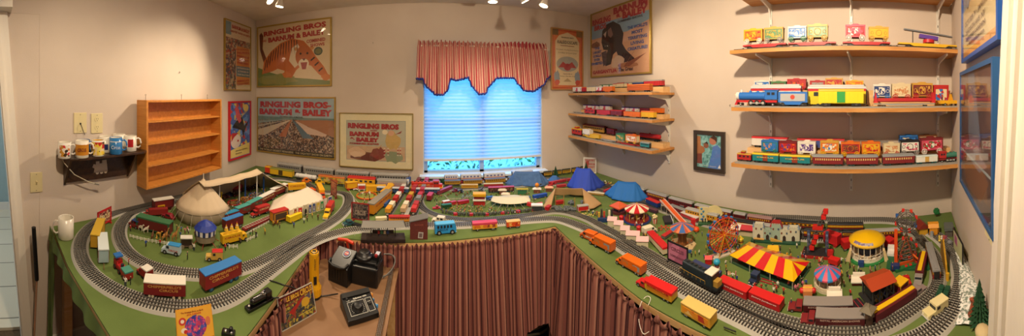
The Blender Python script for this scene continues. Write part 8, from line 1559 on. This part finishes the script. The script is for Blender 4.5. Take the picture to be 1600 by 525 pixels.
ZB, ZC, ZD = 1.858, 1.518, 1.185; DP = .27
shelf(.81, -.50, .30, 2.215, 'oak shelf cut by the photo top, highest of the large set', YS3)
shelf(.83, -.505, DP, ZB, 'oak shelf carrying four long flatcars, second of the large set from the top', YS3, [(.215, .006, mat('3A3A38'))])
shelf(.82, -.505, DP, ZC, 'oak shelf with the blue steam locomotive, third of the large set', YS3, [(.225, .008, mat('9C9A92')), (.055, .102, PINE)])
shelf(.82, -.505, DP, ZD, 'lowest oak shelf of the large set, crowded with three rows of wagons', YS3, [(.225, .008, mat('9C9A92')), (.135, .026, PINE), (.05, .065, PINE)])
YM = (2.42, 2.02, 1.50); standards((2.02, 1.50), 1.05, 1.66, 'behind the corner shelves'); Z1, Z2_, Z3 = 1.612, 1.408, 1.182
for z, lb, rs in ((Z1, 'top shelf of the small corner set left of the dark framed photo', .045), (Z2_, 'middle shelf of the small corner set, with orange and maroon cars', .035), (Z3, 'bottom shelf of the small corner set, above the circus card', .04)): shelf(2.55, 1.45, .25, z, lb, YM, [(.19, .004, mat('9C9A92')), (.07, rs, PINE)], th=.018)
# ornate wagons: (px0, px1, hpx, body, trim, wheels, art colours, description)
WL = {'red': 'B8242A', 'or': 'E0701C', 'ye': 'E0B020', 'gr': '2E7A4A', 'bl': '2E74C0', 'wh': 'E6E2D8', 'cr': 'E0D0A8', 'ma': '7A2228', 'go': 'D0A040', 'gy': '9A9894', 'pu': '5A3A8A', 'na': '24407A', 'pk': 'D0506A', 'te': '2A8088', 'bk': '1E1E20', 'sa': 'C88A5A', 'gn': '5A8A5A', 'br': '7A4A2A'}
DSC = dict(zip(WL, 'red orange yellow green blue white cream maroon gold grey purple navy pink teal black salmon sage-green brown'.split()))
def W_(lst, off, z, where, kind='carved'):
    for i, (a, b, h, bd, tm, wh, ar) in enumerate(lst):
        A_ = art([WL[c] for c in ar], 70) if len(ar) > 1 else (mat(WL[ar[0]]) if ar else None)
        wagon(shelfpose(a, b, off, z), h, '%s wagon with %s trim %s, %s from left' % (DSC[bd], DSC[tm], where, nms[i] if i < 8 else 'ninth'), WL[bd], WL[tm] if tm != bd else None, WL[wh], trim=WL[tm], art_=A_, crown=(kind == 'carved'), w=.04)
def FL(lst, off, z, where, h=11, deck='C8202A', under='1B1B1D'):
    for i, (a, b, c) in enumerate(lst): railcar(shelfpose(a, b, off, z), h, '%s flatcar %s, %s from the left' % (DSC[c], where, nms[i]), 'flat', WL[c], w=.05)
zt = ZB+.007; FL([(1162, 1230, 'red'), (1232, 1307, 'red'), (1316, 1391, 'red'), (1402, 1497, 'ye')], .215, zt, 'on the second large shelf', 16)
dh = zt+.0302
W_([(1164, 1193, 24, 'or', 'ye', 'wh', ('or', 'ye', 'red')), (1195, 1225, 25, 'gn', 'go', 'gy', ('gn', 'go')), (1232, 1261, 25, 'bl', 'wh', 'gr', ('bl', 'wh')), (1262, 1294, 27, 'gn', 'go', 'go', ('gn', 'go', 'gn')), (1321, 1352, 26, 'red', 'pk', 'wh', ('pk', 'wh', 'red')), (1357, 1388, 23, 'ye', 'go', 'go', ())], .215, dh, 'on the second large shelf')
q = shelfpose(1412, 1488, .215, dh); t = mk('toy_rocket_launcher', 'grey rocket ladder on a purple and red mount riding the yellow flatcar', 'toy launcher', q); L = q[4]; k = q[5]
G().cyl((0, 0, 0), (0, 0, 5*k), 9*k, 'C01E28', 16).obj('turntable', t); G().box((0, 0, 9*k), (30*k, .025, 6*k), '5A3A9A', ry=.10).obj('cradle', t); G().cyl((-L*.5, 0, 20*k), (L*.5, 0, 12*k), .006, '8A8C90', 10).box((0, .01, 15.5*k), (L*.96, .003, .006), '6A6C70', ry=.10).box((0, -.01, 15.5*k), (L*.96, .003, .006), '6A6C70', ry=.10).obj('ladder', t); G().cyl((-L*.32, 0, 0), (-L*.32, 0, 17*k), .003, '2A2A2C').obj('rest', t)
zt = ZC+.009; steamer(shelfpose(1217, 1150, .225, zt), 26, 'blue and red steam locomotive with a white nose on the third large shelf', '2A72C8', '2A72C8', 'C02028', 'E0E0DC', roofc='2460B0')
railcar(shelfpose(1217, 1263, .225, zt), 22, 'blue tender with silver emblem panels behind the blue and red locomotive', 'gon', '2A72C8', None, name='toy_tender', under='1B1B1D'); q = shelfpose(1219, 1261, .225, zt); t = mk('toy_tender_load', 'silver panelled tank body with a red shield on the blue tender', 'toy tender body', q); G().box((0, 0, .050), (q[4]*.9, .056, .042), 'B0B4B8').obj('tank_body', t); G().cyl((0, -.028, .052), (0, -.029, .052), .013, 'C84A3A', 14).obj('shield', t); G().box((0, 0, .076), (q[4]*.92, .052, .012), '2A72C8').obj('lid', t)
railcar(shelfpose(1279, 1350, .225, zt), 27, 'yellow boxcar with an open green door on the third large shelf', 'box', 'E8D81C', 'D8B41C', door='2EA04A'); q = shelfpose(1279, 1350, .225, zt)
FL([(1364, 1461, 'gy')], .225, zt, 'with red stakes on the third large shelf', 10); q = shelfpose(1366, 1459, .225, zt+.02); t = mk('toy_flatcar_load', 'red stake frame with lying red poles on the grey flatcar', 'toy load', q); L = q[4]; [G().prism([(s*L*.48-.012, 0), (s*L*.48+.012, 0), (s*L*.48, .06)], -.02, .02, 'C82430').obj('stake', t) for s in (-1, 1)]; [G().cyl((-L*.45, (j-1)*.014, .012+.006*(j == 1)), (L*.45, (j-1)*.014, .012+.006*(j == 1)), .008, 'B8242E', 8).obj('pole', t) for j in range(3)]
q = shelfpose(1468, 1502, .225, ZC+.009); t = mk('toy_handcar', 'yellow handcar with two little workers at the right end of the third shelf', 'toy handcar', q); G().box((0, 0, .022), (q[4], .04, .02), 'E0A818').obj('deck', t); [wheel(t, s*q[4]*.3, v*.02, .008, .008) for s in (-1, 1) for v in (-1, 1)]; G().prism([(-.014, .03), (.014, .03), (.004, .07), (-.004, .07)], -.008, .008, 'D89A1C').obj('pump_frame', t); [inst(FIG[c][1], 'worker', t, (s*q[4]*.38, 0, .032), s, 1.1) for s, c in ((-1, 'red'), (1, 'blue'))]
for a, b, bd, rf_, st, lb in ((1174, 1253, 'D8DAD8', 'C8CACA', 'C82830', 'long white coach with a red band behind the blue locomotive'), (1262, 1354, 'E0CC1C', 'C8CACA', 'C82830', 'long yellow coach with a red and white band behind the yellow boxcar')): railcar(shelfpose(a, b, .14, ZC), 33, lb, 'pass', bd, rf_, stripe=[(st, .72, .86)], w=.04, nwin=6)
W_([(1180, 1204, 16, 'bl', 'wh', 'bl', ('bl', 'wh')), (1206, 1229, 15, 'gr', 'gn', 'gr', ('br',)), (1231, 1260, 19, 'red', 'red', 'red', ('red', 'ma', 'or')), (1266, 1290, 16, 'red', 'red', 'red', ('gy',)), (1290, 1317, 20, 'red', 'go', 'red', ('red', 'go')), (1321, 1349, 16, 'or', 'ye', 'ye', ('or', 'ye'))], .055, ZC+.102, 'on the back riser of the third shelf')
W_([(1364, 1391, 26, 'na', 'wh', 'bl', ('na', 'wh', 'na')), (1393, 1422, 27, 'cr', 'cr', 'red', ('sa', 'cr')), (1424, 1456, 28, 'ma', 'go', 'red', ('ma', 'go', 'br'))], .10, ZC+.042, 'at the right of the third shelf')
tag(G().box((*shelfpose(1362, 1458, .10, 0)[:2], ZC+.02), (shelfpose(1362, 1458, .1, 0)[4], .06, .04), PINE, rz=shelfpose(1362, 1458, .1, 0)[3]).obj('riser_board'), 'pine block under three carved wagons on the third shelf', 'board')
wagon(shelfpose(1458, 1481, .11, ZC), 34, 'red picture wagon with a yellow base behind the handcar', 'C02A2A', 'C02A2A', 'E0B020', art_=art([WL['cr'], WL['bl'], WL['red']], 50), w=.03)
zt = ZD+.009; railcar(shelfpose(1153, 1175, .225, zt), 12, 'red caboose with gold roof rails at the left end of the lowest shelf', 'caboose', 'B02A28', 'C89A3A')
for a, b, lb in ((1177, 1218, 'left'), (1219, 1267, 'right')): railcar(shelfpose(a, b, .225, zt), 15, 'teal boxcar with a yellow roof on the lowest shelf, %s one' % lb, 'box', '1E8088', 'E0C020', door='8A3A2A', txt='CIRCUS', tc='E0C060')
for i, (a, b) in enumerate(((1270, 1318), (1322, 1372), (1378, 1428))): railcar(shelfpose(a, b, .225, zt), 16, 'maroon passenger car with a grey roof on the lowest shelf, %s from the left' % nms[i], 'pass', '7E2228', '8A8E90', nwin=12, win='D8B870', under='2A4A4A')
railcar(shelfpose(1430, 1464, .225, zt), 13, 'white tender with a gold emblem on the lowest shelf', 'box', 'E0E0D8', 'C8D8D8', door='C8A050', name='toy_tender', under='1E6A6A'); steamer(shelfpose(1466, 1503, .225, zt), 17, 'small green and grey steam locomotive at the right end of the lowest shelf', '3A7A6A', 'B02A2A', '8A2A2A', '9AA0A0', w=.038)
FL([(1172, 1275, 'ye'), (1281, 1375, 'red'), (1379, 1475, 'red')], .135, ZD+.026, 'in the middle row of the lowest shelf', 7)
W_([(1191, 1217, 22, 'te', 'bl', 'gr', ('bl', 'sa', 'bl')), (1218, 1246, 22, 'red', 'ma', 'red', ('red', 'pu', 'or')), (1247, 1275, 23, 'wh', 'wh', 'wh', ('pu', 'wh', 'pu')), (1282, 1311, 25, 'or', 'go', 'ye', ('or', 'wh', 'bl', 'cr')), (1314, 1344, 23, 'red', 'or', 'ye', ('br', 'ma')), (1346, 1375, 23, 'ye', 'or', 'ye', ('ye', 'or', 'red')), (1380, 1405, 20, 'cr', 'cr', 'red', ('sa', 'cr')), (1406, 1436, 24, 'wh', 'bk', 'gy', ('wh', 'wh', 'pk')), (1437, 1472, 26, 'pk', 'ma', 'wh', ('red', 'wh', 'gn', 'pk'))], .135, ZD+.045, 'in the middle row of the lowest shelf')
for a, b, lb in ((1176, 1232, 'left'), (1246, 1320, 'right')): railcar(shelfpose(a, b, .05, ZD+.065), 17, 'white car with a red roof at the back of the lowest shelf, %s one' % lb, 'box', 'E4E0D8', 'C8242C', door='D8A090' if lb == 'left' else '4A5AA0')
for i in range(4): wagon(shelfpose(1330+15*i, 1343+15*i, .05, ZD+.065), 13, 'small grey square crate wagon at the back of the lowest shelf, %s from the left' % nms[i], '9A9690', None, 'B8242A', art_=mat('A88A80'), w=.03)
W_([(1405, 1433, 17, 'na', 'bl', 'bl', ('bl', 'cr')), (1434, 1463, 16, 'cr', 'br', 'br', ('cr', 'br'))], .05, ZD+.085, 'raised at the back of the lowest shelf')
tag(G().box((*shelfpose(1404, 1464, .05, 0)[:2], ZD+.075), (shelfpose(1404, 1464, .05, 0)[4], .05, .02), PINE, rz=shelfpose(1404, 1464, .05, 0)[3]).obj('riser_board'), 'pine block under two raised wagons at the back right of the lowest shelf', 'board')
# corner shelves
def CR(lst, off, z, where):
    for i, (a, b, h, kd, bd, rf_, dr) in enumerate(lst):
        lb = '%s %s %s, %s from the left' % (DSC[bd], {'box': 'boxcar', 'flat': 'flatcar', 'pass': 'coach', 'tank': 'tank car', 'caboose': 'caboose', 'gon': 'gondola', 'stock': 'stock car'}[kd], where, nms[i] if i < 8 else 'ninth')
        railcar(shelfpose(a, b, off, z), h, lb, kd, WL[bd], WL[rf_], door=WL[dr] if dr else None, art_=art([WL[c] for c in ('wh', 'wh', 'red', 'wh')], 60) if dr == 'pk' else None, w=.045)
CR([(897, 911, 9, 'box', 'wh', 'wh', 'pk'), (911, 918, 9, 'box', 'red', 'or', ''), (919, 933, 10, 'box', 'cr', 'gy', ''), (933, 943, 9, 'box', 'red', 'wh', 'pk'), (944, 959, 9, 'gon', 'or', 'or', ''), (982, 1018, 12, 'stock', 'or', 'or', '')], .19, Z1+.005, 'in the front row of the top corner shelf')
CR([(938, 948, 6, 'box', 'wh', 'gn', 'gr'), (949, 958, 6, 'box', 'wh', 'gn', 'gr'), (959, 964, 7, 'box', 'cr', 'pk', ''), (965, 976, 8, 'box', 'cr', 'red', ''), (977, 989, 8, 'box', 'cr', 'gy', 'red'), (990, 1007, 9, 'box', 'na', 'gy', ''), (1008, 1037, 11, 'box', 'red', 'gy', '')], .07, Z1+.045, 'in the back row of the top corner shelf')
CR([(896, 913, 4, 'flat', 'gy', 'gy', ''), (915, 931, 8, 'caboose', 'red', 'red', ''), (934, 955, 8, 'gon', 'red', 'ye', ''), (956, 974, 10, 'box', 'ma', 'red', ''), (976, 1002, 9, 'box', 'or', 'or', ''), (1004, 1024, 12, 'box', 'ye', 'or', '')], .19, Z2_+.005, 'in the front row of the middle corner shelf')
CR([(913, 926, 8, 'box', 'wh', 'pu', 'pk'), (927, 937, 8, 'box', 'wh', 'pu', 'pk'), (939, 955, 9, 'box', 'wh', 'pu', 'pk'), (973, 984, 8, 'box', 'wh', 'pu', 'pk'), (986, 999, 8, 'box', 'wh', 'pu', 'pk'), (1001, 1016, 8, 'box', 'ma', 'ma', ''), (1017, 1037, 9, 'box', 'or', 'or', '')], .07, Z2_+.035, 'in the back row of the middle corner shelf')
CR([(896, 911, 11, 'caboose', 'red', 'ye', ''), (912, 938, 7, 'gon', 'ye', 'red', ''), (939, 963, 6, 'flat', 'gy', 'gy', ''), (964, 1000, 5, 'flat', 'red', 'gy', ''), (1002, 1016, 9, 'pass', 'te', 'gy', '')], .19, Z3+.005, 'in the front row of the bottom corner shelf')
W_([(913, 924, 10, 'wh', 'wh', 'gy', ('wh',)), (965, 978, 13, 'gn', 'gr', 'gy', ('gn', 'go')), (980, 997, 14, 'cr', 'or', 'ye', ('wh', 'sa'))], .19, Z3+.024, 'riding a flatcar on the bottom corner shelf')
CR([(913, 947, 11, 'pass', 'go', 'ma', ''), (950, 962, 10, 'box', 'ma', 'red', ''), (963, 992, 8, 'pass', 'ma', 'br', ''), (999, 1033, 12, 'tank', 'red', 'ye', '')], .07, Z3+.04, 'in the back row of the bottom corner shelf')
# ---------------------------------------------------------------- the smallest far figures, merged
fs = sorted([o for o in C.objects if o.name.startswith('figurine')], key=lambda o: -o.location.xy.length); extra = fs[:max(0, len(fs)-296)]
g = G()
for o in extra:
    g.M = Matrix.LocRotScale(o.location, o.rotation_euler, o.scale); me = o.data
    base = len(g.v); g.v += [tuple(g.M @ v.co) for v in me.vertices]
    for p in me.polygons: g.f.append([i+base for i in p.vertices]); g.m.append(g.mi(me.materials[p.material_index])); g.sm.append(True)
    bpy.data.objects.remove(o)
if extra: o = g.obj('figurine_crowd'); tag(o, 'far crowd of the tiniest figurines at the back of the layout', 'figurine'); o['kind'] = 'stuff'
for o in C.objects:     # rows of like things share a group
    if 'category' in o and 'group' not in o and (' from the left' in o['label'] or ' from left' in o['label']):
        l = o['label'].rsplit(',', 1)[0].split(' '); k = [i for i, w_ in enumerate(l) if w_ in ('on', 'in', 'behind', 'raised', 'riding', 'at', 'by', 'of')]
        o['group'] = o['category']+'s '+' '.join(l[k[0] if k else 1:])
SUBP = {'window': 'cab car_body body engine_hood castle_wall walls stand_body', 'lettering': 'trailer_body car_body wagon_body body printed_card sign_panel sausage counter deck', 'window_row': 'car_body', 'door': 'car_body walls', 'vestibule': 'car_body', 'carved_trim': 'wagon_body', 'chimney': 'boiler', 'headlamp': 'smokebox', 'lamp_bulb': 'housing', 'slot': 'plate', 'socket': 'plate', 'printed_band': 'cup', 'printed_swoosh': 'cup', 'lining': 'cup', 'frame_post': 'frame', 'bumper': 'body cab', 'roof_fan': 'engine_hood', 'tank_band': 'tank', 'dome': 'tank boiler', 'finial': 'striped_roof', 'swing_chair': 'canopy_rim', 'shield': 'tank_body', 'doorway': 'castle_wall', 'stripe': 'ramp_deck', 'mustard': 'sausage', 'poster_picture': 'poster', 'switch': 'housing body', 'screw': 'plate dial', 'rickrack_trim': 'striped_fabric', 'grip_rib': 'body'}
kids = {}
for o in C.objects:
    if o.parent and 'category' in o.parent: kids.setdefault(o.parent, {}).setdefault(o.name.split('.')[0], []).append(o)
for t, d in kids.items():
    for a, bs in SUBP.items():
        for b in bs.split():
            if a in d and b in d and d[b][0].matrix_basis.is_identity and not d[b][0].name.startswith(('window', 'door.')):
                for o in d[a]: o.parent = d[b][0]
                break
